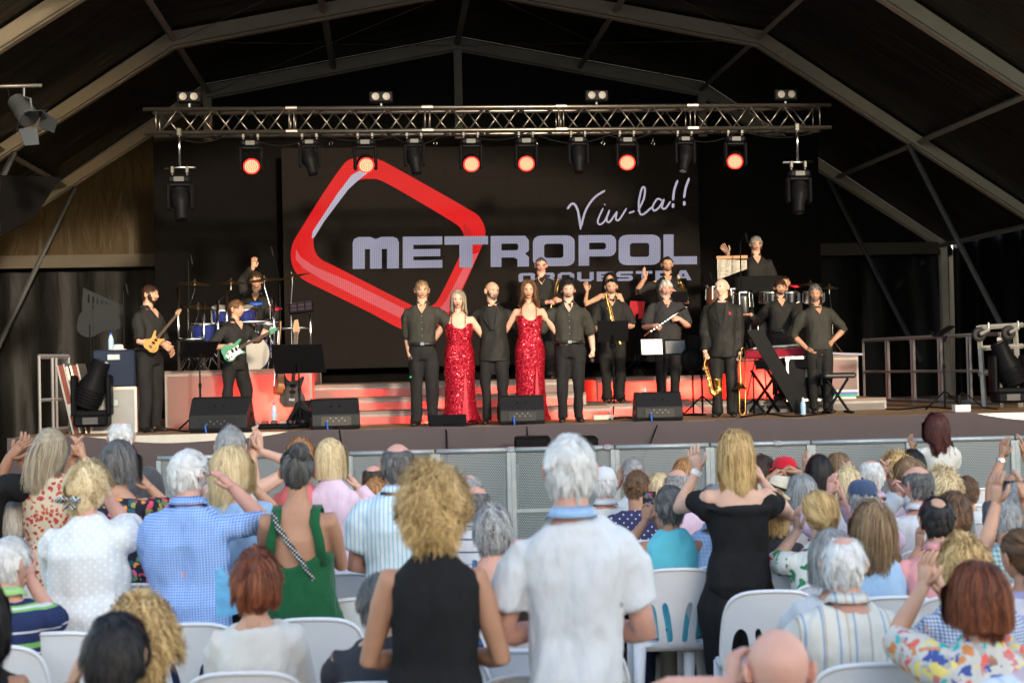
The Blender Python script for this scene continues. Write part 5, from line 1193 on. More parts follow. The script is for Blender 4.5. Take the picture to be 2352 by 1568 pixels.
gt=player('guitarist with grey brown hair in black short sleeved shirt, playing a green guitar',540,690,1.45,SZ,-PI/2-.75,top=shirt(BS,'elbow',.47),hair=('full',dict(gap=.14,low=.1)),hcol='brown',sk='m',arms=(('px',522,795,-.28,dict(pose='hold',fd=(.9,-.1,-.15),bk=(0,-1,.3))),('px',602,772,-.25,dict(pose='hold',fd=(.5,.1,.8),bk=(.3,-.9,0)))),legs=LEG(),hd=(.5,-.05,0),foot=.2,lean=.03)
player('drummer in black raising one arm behind the cymbals',592,626,3.4,ZD-.42+.0,PI,top=shirt(BS,'long',.5),hair='full',hcol='dbrown',sk='m',arms=(('px',581,616,-.05,dict(pose='flat',fd=(.2,0,1),bk=(.3,1,0))),'front'),legs=LEG(),q=.8)
player('saxophone player with short dark hair standing behind a music stand',1407,640,3.15,Z1,top=shirt(BS,'elbow',.47),hair='crew',hcol='black',beard=.003,sk='m',fat=1.05,arms=(('px',1385,762,-.25,dict(pose='hold',fd=(.8,-.2,0),bk=(0,-1,.2))),('px',1432,748,-.25,dict(pose='hold',fd=(-.8,-.2,-.2),bk=(0,-1,.2)))))
player('grey haired flute player holding a silver flute across his body',1533,645,3.15,Z1,top=dict(m=cloth('grey_black_tunic',(.030,.029,.031),.8),sleeve='elbow',hem=.44,collar=True,open=True),hair=('full',dict(low=.15)),hcol='white',beard=.003,sk='p',fat=1.2,arms=(('px',1502,748,-.25,dict(pose='hold',fd=(.8,-.3,-.3),bk=(0,-1,.2))),('px',1560,732,-.25,dict(pose='hold',fd=(-.8,-.1,0),bk=(0,-1,.3)))),hd=(.1,0,0))
player('trombone player in glasses standing high behind the singers',1247,592,4.4,Z3,top=shirt(BS,'long',.5),hair='crew',hcol='dgrey',glasses=True,sk='p',fat=1.1,arms=(('px',1258,694,-.25,dict(pose='hold')),('px',1286,690,-.25,dict(pose='hold'))),q=.9)
player('long haired trumpet woman waving, half hidden behind the saxophone player',1405,627,4.5,Z3,sex='f',top=dict(m=BS,sleeve='none',neck='straps',hem=.5,bare=True,straps=[(.045,.008,BS)]),hair=('longw',dict(flow='side',line=.1)),hcol='black',sk='m',arms=(('px',1349,668,-.05,dict(pose='flat',fd=(-.2,0,1),bk=(0,1,0))),'front'),q=.9)
player('trumpet player in black raising an open hand before the big letters',1537,590,4.5,Z3,top=shirt(BS,'elbow',.5),hair='crew',hcol='black',beard=.004,sk='m',arms=(('px',1482,638,-.1,dict(pose='flat',fd=(-.15,0,1),bk=(-.8,.5,0))),('px',1553,672,-.2,dict(pose='hold'))),q=.9)
player('percussionist in glasses raising his hand beside the bar chimes',1742,543,4.25,ZD,top=shirt(BS,'long',.5),hair='short',hcol='grey',glasses=True,sk='l',arms=(('px',1672,582,-.1,dict(pose='clap',fd=(-.6,0,.9),bk=(.2,1,0))),'front'),q=.9)
player('bearded keyboard player gesturing with both arms behind the red keyboard',1795,642,2.75,SZ+.165,top=shirt(BS,'long',.52),hair='short',hcol='dbrown',beard=.010,sk='m',arms=(('px',1724,722,-.05,dict(pose='flat',fd=(-1,-.1,-.1),bk=(0,.3,1))),('px',1828,748,-.45,dict(pose='flat',fd=(.7,-.5,.25),bk=(0,.2,-1)))),hd=(.05,.0,0),legs=LEG(True))
kb=player('smiling grey bearded keyboardist in black shirt with one hand on his hip',1882,655,1.45,SZ,PI+.1,top=shirt(BS2,'roll',.49),hair=('full',dict(gap=.14,line=.1)),hcol='dgrey',beard=.010,sk='t',fat=1.08,arms=(('px',1853,800,-.05,dict(pose='relax')),'hip'),legs=LEG(),hd=(-.3,-.02,-.12),side=.06)
player('half hidden percussion helper in a dark cap behind the timbales',1806,634,4.9,SZ+.45,top=shirt(BS,'long',.5),hair='crew',hcol='dbrown',sk='m',arms=('front','front'),q=.7)
# ================================================================ INSTRUMENTS AND GEAR
def obj_frame(name,label,cat,o,xa,nm):
    """thing with local x along xa and local z along nm"""
    X=Vector(xa).normalized(); Z=Vector(nm); Z=(Z-X*Z.dot(X)).normalized(); Y=Z.cross(X)
    r=thing(name,label,cat); M=Matrix((X,Y,Z)).transposed().to_4x4(); M.translation=o; r.matrix_world=M; return r
def guitar(name,label,pb,ph,nm,bm,kind='electric',pg=None,neckm=None):
    r=obj_frame(name,label,'guitar',pb,ph-pb,nm); L_=(ph-pb).length; s=L_/.80
    nk=neckm or mat('maple_neck',(.30,.17,.07),.4); fb=mat('fretboard',(.05,.03,.02),.4)
    if kind=='acoustic': O=crom([(-.24,0),(-.21,.13),(-.10,.185),(.0,.15),(.08,.115),(.17,.135),(.24,.09),(.255,0),(.24,-.09),(.17,-.135),(.08,-.115),(0,-.15),(-.10,-.185),(-.21,-.13)],4); th=.10
    else: O=crom([(-.20,0),(-.20,.10),(-.13,.165),(-.03,.15),(.05,.105),(.12,.125),(.22,.15),(.235,.12),(.16,.075),(.14,.03),(.15,-.03),(.17,-.07),(.21,-.115),(.19,-.14),(.10,-.115),(.02,-.12),(-.06,-.165),(-.15,-.15),(-.2,-.08)],4); th=.042
    O=[(x*s,y*s) for x,y in O]
    b=MB(); b.poly(O,[],th*s,step=.06*s); b.build('body',bm,r,angle=40,bevel=.006)
    n0=.12*s; 
    MB().box(((n0+L_*.97)/2,0,th*s*.5+.004),(L_*.97-n0,.052*s,.02*s)).build('neck',nk,r); MB().box(((n0+L_*.97)/2+.01,0,th*s*.5+.0165*s+.002),(L_*.97-n0,.048*s,.005)).build('fingerboard',fb,r)
    hd_=MB(); hd_.poly([(L_*.95,-.028*s),(L_*.95,.028*s),(L_*1.02,.05*s),(L_*1.17,.035*s),(L_*1.19,-.01*s),(L_*1.02,-.045*s)],[],.016*s,fn=lambda x,y,t:(x,y,t+th*s*.5)); hd_.build('headstock',bm if pg is not None else nk,r)
    for i in range(4 if 'bass' in label else 6):
        x=L_*(1.01+.027*i); MB().tube([(x,.03*s,th*s*.5),(x+.005,.065*s,th*s*.5)],.007*s,5).build('tuner',chrome,r)
    for i in range(5): MB().tube([(-.10*s,(-.018+.009*i)*s,th*s*.5+.026*s),(L_,(-.014+.007*i)*s,th*s*.5+.024*s)],.0014,3).build('string',chrome,r)
    for x in(0.0,.08): 
        if kind=='electric': MB().box((x*s,0,th*s*.5+.008),(.035*s,.075*s,.016),bev=.003).build('pickup',blk,r)
    MB().box((-.10*s,0,th*s*.5+.008),(.04*s,.08*s,.018),bev=.003).build('bridge',chrome if kind=='electric' else fb,r)
    if kind=='electric':
        for i in range(3): MB().lathe([(.012,0),(.01,.015)],((-.06-.05*i)*s,-.10*s,th*s*.5),(0,0,1),8).build('knob',mat('knob_gold',(.5,.35,.12),.3,.8) if pg is None else blk,r)
        if pg is not None:
            p_=MB(); p_.poly([(x*s,y*s) for x,y in((-.16,-.02),(-.08,.03),(.10,.045),(.145,.06),(.14,-.06),(.18,-.11),(.1,-.105),(.02,-.11),(-.07,-.15),(-.13,-.12))],[],.003,fn=lambda x,y,t:(x,y,th*s*.5+.003+t)); p_.build('pickguard',pg,r)
    else: MB().lathe([(.001,0),(.048*s,.001)],(.06*s,0,th*s*.5+.001),(0,0,1),18,cap=False).build('sound_hole',blk,r)
    return r
ash=mat('amber_ash',(.52,.24,.06),.35,0,.25,5,.02,30,stretch=(1,6,1),coat=.3)
grn=mat('green_stain',(.06,.22,.12),.3,0,.5,4,.02,30,stretch=(1,5,1),coat=.4)
guitar('bass_guitar','amber wooden bass guitar hanging on the bearded bass player',Wv(353,787,.62),Wv(407,722,.60),(.35,-1,.2),ash)
guitar('electric_guitar','green electric guitar with white pickguard, played by the guitarist',Wv(535,806,.98),Wv(622,763,.92),(.15,-1,.15),grn,pg=mat('white_pickguard',(.75,.74,.72),.35))
guitar('acoustic_guitar','brown acoustic guitar standing narrow side on behind the big music stand',Wv(641,873,1.55),Wv(650,760,1.6),(-.95,-.4,.0),mat('brown_spruce',(.30,.12,.04),.35,coat=.3),'acoustic')
guitar('dark_guitar','dark guitar hanging on a stand behind the big music stand',Wv(672,900,1.62),Wv(681,760,1.65),(.1,-1,.1),mat('dark_lacquer',(.025,.014,.012),.25,coat=.4))
def tripod(mb,p,h,spread=.28,n=3,rot=.3,r=.011):
    for i in range(n):
        a=rot+2*PI*i/n; mb.append(MB().tube([p+Vector((0,0,h)),p+Vector((spread*math.cos(a),spread*math.sin(a),.015))],r,6))
def stand_base(r,p,h=.22,spread=.27,rot=.3,m=None):
    L_=[]; tripod(L_,Vector(p),h,spread,3,rot)
    for k in L_: k.build('leg',m or blk,r,smooth=True)
def music_stand(label,px,py,v,zf,w_=.46,h_=.30,tilt=.35,rz=0,items=(),m=None,tall=None):
    """(px,py) centre of the desk"""
    c=Wv(px,py,v); p=Vector((c.x,c.y,zf)); r=thing('music_stand',label,'music stand',p,YAW+rz); z=c.z-zf
    stand_base(r,(0,0,0),.25,.28); MB().tube([(0,0,.03),(0,0,z*.55)],.014,8).build('lower_tube',blk,r); MB().tube([(0,0,z*.5),(0,0,z-.05)],.010,8).build('upper_tube',blk,r)
    MB().lathe([(.02,-.03),(.02,.03)],(0,0,z*.55),(0,0,1),8).build('collar',blk,r)
    R=Matrix.Rotation(tilt,3,'X')
    d=MB().box((0,-.02,z),(w_,.012,h_),R,bev=.005).build('desk',m or blkplas,r); MB().box(Vector((0,-.02,z))+R@Vector((0,.03,-h_/2)),(w_,.07,.012),R).build('lip',blk,r)
    MB().tube([Vector((0,-.04,z-.06)),Vector((0,-.01,z-.14))],.018,6).build('hinge',blk,r)
    return r
music_stand('black music stand leaning beside the guitarist',458,802,1.1,SZ,.42,.3,.9,.5)
music_stand('large black music stand in front of the two resting guitars',686,823,.75,SZ,.62,.40,.55,-.15)
music_stand('black music stand in front of the saxophone player',1407,760,2.35,SZ,.42,.28,.25,0)
r=music_stand('black music stand holding white sheets and a tablet',1524,808,2.0,SZ,.62,.06,.2,0)
z=Wv(1524,808,2.0).z-SZ
o=MB().add([(-.30,-.05,z-.03),(-.02,-.06,z-.03),(-.02,-.02,z+.17),(-.30,-.01,z+.17)],[(0,1,2,3)]).build('sheet_music',mat('paper',(.72,.71,.70),.9,0,.08,30),r); sd_=o.modifiers.new('s','SOLIDIFY'); sd_.thickness=.004
MB().box((.15,-.04,z+.06),(.30,.012,.21),Matrix.Rotation(-.2,3,'X'),bev=.004).build('tablet',blk,r); MB().box((.15,-.0475,z+.06),(.26,.004,.17),Matrix.Rotation(-.2,3,'X')).build('tablet_screen',mat('tablet_glass',(.10,.11,.12),.15),r)
music_stand('small black music stand between the flute player and the bald man',1610,790,1.9,SZ,.38,.24,.3,0)
music_stand('tall wide black music stand in front of the percussionist',1742,662,3.9,ZD,.70,.36,.15,0)
music_stand('black music stand before the trombone player, behind the fourth singer',1275,735,3.6,Z3,.42,.28,.2,0)
music_stand('black music stand before the trumpet player',1548,682,3.7,Z3,.40,.16,.3,0)
music_stand('red music stand beside the saxophone player',1460,712,3.9,Z3,.30,.26,.2,.6,m=mat('red_desk',(.35,.02,.03),.5))  # desk has a plain red base colour
music_stand('lone black music stand on the empty end of the stage',2166,760,1.3,SZ,.34,.24,1.0,.9)
# fan on stand
c=Wv(1590,825,1.75); r=thing('stage_fan','round black fan on a thin pole beside the bald man','fan',(c.x,c.y,SZ)); z=c.z-SZ
MB().lathe([(.16,.0),(.17,.02),(.02,.03)],(0,0,0),(0,0,1),18).build('base',blk,r); MB().tube([(0,0,.02),(0,0,z-.16)],.012,8).build('pole',blk,r)
MB().lathe([(.05,.04),(.15,.03),(.165,0),(.15,-.03),(.05,-.04)],(0,0,z),(.3,-1,.1),22).build('cage',blkplas,r,smooth=True)
for k in range(3): MB().lathe([(.05+.04*k,.0),(.054+.04*k,.006),(.058+.04*k,0)],Vector((0,0,z))+Vector((.3,-1,.1)).normalized()*(.042-.004*k),(.3,-1,.1),22,cap=False).build('grille_ring',blk,r)
def mic_stand(label,px,pyt,v,zf,tip=None,col=None):
    t=Wv(px,pyt,v); p=Vector((t.x,t.y,zf)); r=thing('microphone_stand',label,'microphone stand',p); z=t.z-zf
    stand_base(r,(0,0,0),.2,.28,.9); MB().tube([(0,0,.02),(0,0,z)],.010,8).build('pole',blk,r)
    if tip:
        q=Wv(*tip,v-.15)-p; MB().tube([(0,0,z),q],.007,6).build('boom',blk,r); d=(q-Vector((0,0,z))).normalized()
        MB().lathe([(.011,0),(.016,.02),(.017,.13),(.010,.15)],q,Vector((.2,0,-1)),8).build('mic_capsule',blkplas,r)
    return r
mic_stand('tall overhead microphone stand behind the bass player',432,590,2.6,ZD,(437,585))
mic_stand('tall overhead microphone boom over the drum cymbals',642,640,2.7,ZD,(622,565))
mic_stand('tall microphone stand rising beside the bar chimes',1700,560,3.75,ZD,(1712,535))
mic_stand('microphone stand with a tan bracket at the congas',1640,640,3.9,ZD,(1630,625))
mic_stand('thin black stand beside the keyboards',1730,860,1.2,SZ)
mic_stand('thin stand carrying a clear radio aerial over the blue cabinet',283,668,1.2,SZ,(288,650))
# drums
BLUE=mat('blue_drum_shell',(.02,.03,.16),.2,.2,.3,4,coat=.6); HEADM=mat('drum_head',(.30,.28,.25),.5)
def drum(name,label,px,py,v,rad,dep,axis,shell=BLUE,lug=8,front=None,cat='drum',stand=True,zf=None):
    c=Wv(px,py,v); r=thing(name,label,cat,c,0); ax=Vector(axis).normalized()
    MB().lathe([(rad,-dep/2),(rad,dep/2)],(0,0,0),ax,24,cap=False).build('shell',shell,r,smooth=True)
    for s in(-1,1):
        MB().lathe([(rad+.004,dep/2-.02),(rad+.010,dep/2-.01),(rad+.010,dep/2+.006),(rad+.002,dep/2+.008)],(0,0,0),ax*s,24,cap=False).build('hoop',chrome if shell is not BLUE or rad<.2 else BLUE,r,smooth=True)
        MB().lathe([(.001,dep/2+.001),(rad,dep/2)],(0,0,0),ax*s,24,cap=False).build('drum_head',HEADM,r)
    x=ax.orthogonal().normalized(); y=ax.cross(x)
    for k in range(lug):
        a=2*PI*k/lug; p_=(x*math.cos(a)+y*math.sin(a))*(rad+.008); MB().tube([p_-ax*dep*.45,p_+ax*dep*.45],.005,5).build('lug',chrome,r)
    if stand and zf is not None:
        h=c.z-zf
        for k in range(3):
            a=.4+2*PI*k/3; MB().tube([Vector((.0,0,-dep/2)),Vector((.2*math.cos(a),.2*math.sin(a),-h+.01))],.009,6).build('stand_leg',chrome,r)
    return r
drum('bass_drum','blue bass drum with pale front head behind the guitarist',578,812,2.75,.24,.40,(.15,-1,0),zf=ZD,stand=False)
drum('tom_drum','small blue tom drum beside the guitarist head, nearer the bass player',508,722,2.75,.13,.19,(.1,-.35,1))
drum('tom_drum','small blue tom drum just past the guitarist face',563,722,2.75,.13,.19,(-.1,-.35,1))
drum('floor_tom','dark blue floor tom low behind the music stand',470,770,2.8,.17,.32,(0,-.1,1),zf=ZD)
drum('snare_drum','chrome snare drum behind the guitarist',615,752,2.75,.155,.13,(0,-.15,1),shell=chrome,zf=ZD)
rk=thing('drum_rack','silver tube rack carrying the drums','drum rack',W(0,2.6,ZD))
for a,b in(((505,742),(625,737)),((625,755),(712,752)),((405,780),(470,778))): cp(MB().tube([Wv(*a,2.55),Wv(*b,2.55)],.022,8).build('crossbar',chrome,smooth=True),rk)
for px,y0 in((408,660),(467,690),(500,690),(628,680),(712,690),(520,660)): p_=Wv(px,y0,2.6); cp(MB().tube([p_,Vector((p_.x,p_.y,ZD+.01))],.020,8).build('upright',chrome,smooth=True),rk)
CYM=mat('cymbal_bronze',(.10,.062,.022),.35,.8,.25,20)
def cymbal(label,px,py,v,rad,tilt,base_px=None,zf=ZD,m=CYM):
    c=Wv(px,py,v); r=thing('cymbal_stand',label,'cymbal',c); ax=Vector((tilt,-.15,1)).normalized()
    MB().lathe([(.012,.028),(.045,.018),(.05,.008),(rad*.6,.0),(rad,-.014)],(0,0,0),ax,28,cap=False).build('cymbal',m,r,smooth=True)
    MB().lathe([(.012,.03),(.012,.055),(.008,.06)],(0,0,0),ax,8).build('wing_nut',chrome,r)
    b=Wv(base_px or px,py+60,v)-c; MB().tube([(0,0,-.005),(0,0,-.10),b],.007,6).build('boom',chrome,r); MB().tube([b,Vector((b.x,b.y,zf-c.z+.15))],.011,8).build('pole',chrome,r)
    for k in range(3): a=.5+2.09*k; MB().tube([Vector((b.x,b.y,zf-c.z+.25)),Vector((b.x+.22*math.cos(a),b.y+.22*math.sin(a),zf-c.z+.01))],.009,6).build('leg',chrome,r)
cymbal('dark cymbal high beside the guitarist head, on a silver boom',530,648,2.7,.20,.05,486)
cymbal('large dark cymbal in front of the drummer face',607,642,2.75,.25,-.06,620)
cymbal('large tilted cymbal overlapping the corner of the red logo',671,634,2.75,.25,-.2,668)
cymbal('dim cymbal at the back near the overhead microphone',447,650,3.2,.22,.12,432)
cymbal('low dark hi-hat cymbal behind the bass neck',455,704,2.7,.2,.1,440)
cymbal('small bronze cymbal above the silver timbales',1862,652,4.1,.17,.0,1880,m=CYM); cymbal('upper small bronze cymbal at the end of the percussion rig',1905,660,4.2,.13,0,1912,m=CYM)
for px,py,c_,lab in((588,697,(.02,.12,.6),'blue electronic drum pad beside the drummer'),(632,709,(.6,.02,.04),'red electronic drum pad beside the drummer'),(1826,657,(.6,.02,.04),'red electronic pad behind the keyboard player with the beard')):
    r=thing('drum_pad',lab,'drum pad',Wv(px,py,2.9 if px<900 else 4.2)); MB().lathe([(.085,-.012),(.095,0),(.085,.012)],(0,0,0),(.05,-.2,1),18).build('pad',mat('pad_%d'%px,c_,.4),r,smooth=True); MB().tube([(0,0,-.01),(0,.05,-.45 if px<900 else -.55)],.01,6).build('post',chrome,r)
r=obj_frame('sampling_pad','black multi pad module tilted on the drum rack','drum pad',Wv(692,707,2.5),(1,.1,.1),(-.2,-.6,.8)); MB().box((0,0,0),(.32,.22,.06),bev=.012).build('housing',blkplas,r)
for i in range(3):
    for j in range(2): MB().box((-.1+.1*i,-.05+.1*j,.034),(.085,.085,.01),bev=.003).build('pad',mat('pad_dark',(.03,.02,.03),.5),r)
# percussion: congas, djembe, timbales, chimes
WOODD=mat('conga_wood',(.10,.035,.02),.35,0,.3,6,coat=.3)
def conga(label,px,pyt,v,rt,h,zf,m=WOODD,leg=False):
    t=Wv(px,pyt,v); r=thing('conga_drum',label,'conga drum',(t.x,t.y,t.z-h)); 
    MB().lathe([(rt*.72,0),(rt*.95,h*.25),(rt*1.12,h*.55),(rt*1.05,h*.85),(rt,h-.01)],(0,0,0),(0,0,1),20).build('shell',m,r,smooth=True)
    MB().lathe([(rt+.012,h-.05),(rt+.015,h-.04),(rt+.014,h),(rt+.004,h+.004)],(0,0,0),(0,0,1),20,cap=False).build('hoop',chrome,r,smooth=True); MB().lathe([(.001,h+.003),(rt,h)],(0,0,0),(0,0,1),20,cap=False).build('drum_head',mat('hide',(.5,.42,.3),.6),r)
    for k in range(6): a=k*1.05; MB().tube([(rt*1.06*math.cos(a),rt*1.06*math.sin(a),h-.02),(rt*1.14*math.cos(a),rt*1.14*math.sin(a),h*.66)],.006,5).build('lug',chrome,r)
    hb=t.z-h-zf
    if hb>.05:
        for k in range(3): a=.5+2.09*k; MB().tube([(rt*.6*math.cos(a),rt*.6*math.sin(a),.05),(.26*math.cos(a),.26*math.sin(a),-hb+.01)],.012,6).build('leg',chrome,r)
conga('dark red conga behind the bald man head',1645,655,4.0,.14,.62,ZD); conga('dark conga beside the tall percussion music stand',1688,660,4.1,.14,.62,ZD); 
conga('black conga behind the bald man shoulder',1706,668,3.6,.13,.70,ZD,mat('black_shell',(.015,.014,.014),.25,coat=.4)); conga('carved black djembe below the percussion music stand',1750,730,3.1,.15,.55,SZ+.165,mat('djembe_wood',(.02,.016,.014),.4,0,.4,30,.4,40))
for px,lab in((1812,'chrome timbale drum beside the bearded keyboard player'),(1869,'chrome timbale drum past the bearded keyboard player'),(1768,'chrome timbale drum near the percussion music stand')): drum('timbale',lab,px,683,3.7,.15,.16,(0,-.12,1),shell=chrome,zf=ZD)
r=thing('bar_chimes','bar chimes of hanging silver rods on a wooden beam','bar chimes',Wv(1680,591,4.0)); a,b=Wv(1648,590,4.0)-r.location,Wv(1714,592,4.0)-r.location
MB().box((a+b)/2,((b-a).length+.03,.04,.05),bev=.006).build('beam',mat('chime_beam',(.42,.17,.06),.4),r)
for i in range(26):
    t=i/25; p_=a.lerp(b,t)+Vector((0,0,-.035)); MB().tube([p_,p_+Vector((0,0,-.30+.17*t))],.0038,5).build('chime_rod',mat('chime_metal',(.35,.33,.29),.3,.9),r)
MB().tube([(0,.03,0),(0.0,.03,-.9)],.011,6).build('stand_pole',blk,r)
# brass
GOLD=mat('brass_lacquer',(.46,.26,.07),.3,1,.15,12)
def sax(label,P,v,rb,nm='saxophone'):
    pts=[Wv(*p,v) for p in P]; r=thing(nm,label,'saxophone',pts[0]); q=[p-pts[0] for p in pts]
    q=[Vector(p) for p in crom([tuple(p) for p in q],4,False)]; n=len(q); rad=[.008+(rb-.008)*(i/(n-1))**1.5 for i in range(n)]
    MB().tube(q,rad,12,cap=False).build('tube',GOLD,r,smooth=True)
    for i in range(5,n-3,1):
        d=Vector((.35*(-1)**i,-1,.1)).normalized(); MB().lathe([(.012+.006*(i%3),0),(.014+.006*(i%3),.004),(.004,.008)],q[i]+d*(rad[i]+.004),d,10).build('key',GOLD,r)
    MB().tube([p+Vector((.028,-.02,0)) for p in q[4:n-4:2]],.0035,5).build('key_rod',GOLD,r)
    return r
sax('gold soprano saxophone held upright by the saxophone player',[(1391,674),(1397,700),(1404,730),(1414,765),(1424,790)],2.85,.04)
sax('gold alto saxophone hanging from the bald man hand',[(1622,822),(1618,840),(1627,870),(1632,893),(1640,905),(1650,895),(1648,870)],.75,.055)
r=thing('trombone','gold trombone standing by the bald man hand, bell at mid height','trombone',Wv(1703,830,.72)); l=r.location
def rel(*P,v=.72): return [Wv(*p,v)-l for p in P]
MB().tube(rel((1699,815),(1698,945),(1702,952),(1708,953),(1712,945),(1711,800)),.008,8).build('slide',GOLD,r,smooth=True); 
P=rel((1703,800),(1702,870),(1701,893)); MB().lathe([(.010,.36),(.014,.18),(.025,.08),(.05,.03),(.095,0)],P[2],(0,0,1),18,cap=False).build('bell',GOLD,r,smooth=True)
MB().tube(rel((1703,830),(1703,800),(1709,797)),.007,6).build('bell_tube',GOLD,r,smooth=True)
for y in(828,852): MB().tube(rel((1699,y),(1711,y)),.005,5).build('crossbar',chrome,r)
r=thing('trombone','shiny trombone held upright by the player in glasses','trombone',Wv(1277,665,4.1)); l=r.location
MB().tube(rel((1268,693),(1281,640),(1286,640),(1273,694),v=4.1),.009,8).build('slide',GOLD,r,smooth=True); MB().lathe([(.010,.30),(.02,.12),(.05,.03),(.09,0)],Wv(1262,745,4.1)-l,(.12,0,1),16,cap=False).build('bell',GOLD,r,smooth=True); MB().tube(rel((1264,720),(1276,660),v=4.1),.008,6).build('bell_tube',GOLD,r)
r=thing('trumpet','gold trumpet held by the player raising his hand','trumpet',Wv(1558,665,4.1)); l=r.location
MB().lathe([(.008,.25),(.012,.12),(.03,.05),(.06,0)],Wv(1571,668,4.1)-l,(-.35,0,1),16,cap=False).build('bell',GOLD,r,smooth=True); MB().tube(rel((1553,636),(1566,668),(1572,664),(1560,640),v=4.1),.008,6).build('tubing',GOLD,r,smooth=True)
for k in range(3): MB().lathe([(.011,-.05),(.011,.05)],rel((1559+2*k,655+k),v=4.1)[0],(.2,-.8,.4),8).build('valve',chrome,r)
a,b=Wv(1480,771,2.82),Wv(1586,698,2.75); r=thing('flute','silver flute held slanting by the grey haired player','flute',a); MB().tube([Vector((0,0,0)),b-a],.012,10).build('tube',chrome,r,smooth=True)
for k in range(9): MB().lathe([(.010,0),(.011,.004)],(b-a)*(.15+.06*k)+Vector((0,-.013,0)),(0,-1,.2),8).build('key',chrome,r)
MB().box((b-a)*.9,(.03,.022,.016)).build('lip_plate',chrome,r)
# keyboards
def keyboard(label,pl,pr,dep,th,bm,endm):
    r=obj_frame('keyboard',label,'keyboard',(pl+pr)/2,pr-pl,(0,-.15,1)); L_=(pr-pl).length
    MB().box((0,0,0),(L_,dep,th),bev=.012).build('case',bm,r); MB().box((0,dep*.2,th/2+.004),(L_*.9,dep*.45,.01)).build('key_bed',blk,r)
    nk_=30
    km=MB().box((0,0,0),(L_*.88/nk_-.002,dep*.42,.016)).mesh('key',mat('ivory',(.75,.74,.70),.3),False)
    for i in range(nk_):
        o=bpy.data.objects.new('key',km); COL.objects.link(o); o.parent=r; o.location=(-L_*.44+L_*.88*(i+.5)/nk_,dep*.22,th/2+.012)
    for i in range(8): MB().lathe([(.010,0),(.008,.014)],(-L_*.35+i*L_*.1,-dep*.3,th/2),(0,0,1),8).build('knob',blk,r)
    for s in(-1,1): MB().box((s*(L_/2+.008),0,0),(.016,dep*1.02,th*1.1),bev=.004).build('end_cheek',endm,r)
    return r
REDK=mat('keyboard_red',(.28,.015,.035),.35,coat=.3)
keyboard('red stage keyboard on the upper tier of the keyboard stand',Wv(1722,812,2.2),Wv(1868,802,1.75),.33,.10,REDK,REDK); keyboard('black keyboard on the lower tier of the keyboard stand',Wv(1745,835,1.9),Wv(1880,832,1.5),.32,.11,blkplas,blk)
r=thing('keyboard_stand','black slanted board and crossed legs holding both keyboards','keyboard stand',W(0,1.3,SZ)); a,b=Wv(1738,757,1.05),Wv(1842,957,1.05); b.z=SZ+.01; d=(b-a); x=EX*.13
V=[a-x,a+x*.6,b+x,b-x*.6]; V+=[v_+EY*.03 for v_ in V]; cp(MB().add(V,[(0,1,2,3),(7,6,5,4),(0,4,5,1),(1,5,6,2),(2,6,7,3),(3,7,4,0)]).build('slanted_board',mat('scuffed_black',(.004,.004,.0045),.6,0,.4,25,spec=.1)),r)
for p0,p1 in(((1725,850),(1790,945)),((1790,850),(1722,945)),((1760,845),(1820,945)),((1835,845),(1762,948))): cp(MB().tube([Wv(*p0,1.7),Wv(*p1,1.7)],.02,4).build('leg',blk),r)
r=thing('rack_case','black rack flight case with metal edges under the keyboards','flight case',Wv(1845,940,1.75),YAW); r.location.z=SZ+.166
MB().box((0,0,.28),(.55,.5,.56)).build('body',blkplas,r)
for sx in(-1,1):
    for sz in(0,1): MB().box((sx*.27,-.252,.02+sz*.52),(.05,.02,.05)).build('corner',alu,r)
for zz in(.005,.555): MB().box((0,-.252,zz),(.56,.015,.03)).build('edge_rail',alu,r)
for sx in(-1,1): MB().box((sx*.272,-.252,.28),(.03,.015,.56)).build('edge_rail',alu,r)
MB().box((.05,-.256,.36),(.17,.02,.13),bev=.01).build('handle_dish',alu,r); MB().box((.20,-.256,.25),(.07,.02,.10)).build('latch',alu,r)
r=thing('keyboard_bench','black padded bench on crossed legs beside the keyboardist','bench',Wv(1925,948,1.15),YAW); r.location.z=SZ+.004
MB().box((0,0,.48),(.42,.3,.07),bev=.025).build('cushion',mat('vinyl',(.02,.02,.021),.4,0,.1,9,.1,60),r)
for p0,p1 in(((-.14,.44),(.14,.02)),((.14,.44),(-.14,.02))): MB().tube([(p0[0],0,p0[1]),(p1[0],0,p1[1])],.018,6).build('leg',blk,r)
for s in(-1,1): MB().tube([(s*.14,-.18,.015),(s*.14,.18,.015)],.016,6).build('foot_bar',blk,r)
def bottle(label,px,py,v,zf,cap_=(.05,.15,.6),h=.22):
    p=Wv(px,py,v); r=thing('water_bottle',label,'bottle',(p.x,p.y,zf)); m_=mat('bottle_plastic',(.35,.5,.6),.1,0,.1,5); MB().lathe([(.03,0),(.033,.01),(.033,.13),(.028,.15),(.012,.19),(.012,.2)],(0,0,0),(0,0,1),12).build('body',m_,r,smooth=True); MB().lathe([(.034,.06),(.034,.12)],(0,0,0),(0,0,1),12,cap=False).build('sleeve',mat('bottle_label',(.3,.45,.7),.5),r); MB().lathe([(.014,.19),(.014,.215)],(0,0,0),(0,0,1),10).build('cap',mat('bottle_cap_%d'%px,cap_,.4),r)
bottle('clear water bottle on the floor before the keyboardist shoes',1845,950,.9,SZ+.004,(.5,.6,.6)); bottle('clear water bottle standing under the sheet music',1480,860,2.4,SZ+.165,(.2,.3,.6)); bottle('small bottle with purple cap on the pedal board',630,962,1.35,SZ+.09,(.2,.05,.5))
bottle('blue water bottle on top of the navy cabinet',255,786,1.25,SZ+1.0,(.02,.05,.5))
r=thing('book_stack','stack of coloured folders under the keyboard bench','folders',Wv(1935,944,1.5),YAW); r.location.z=SZ+.17
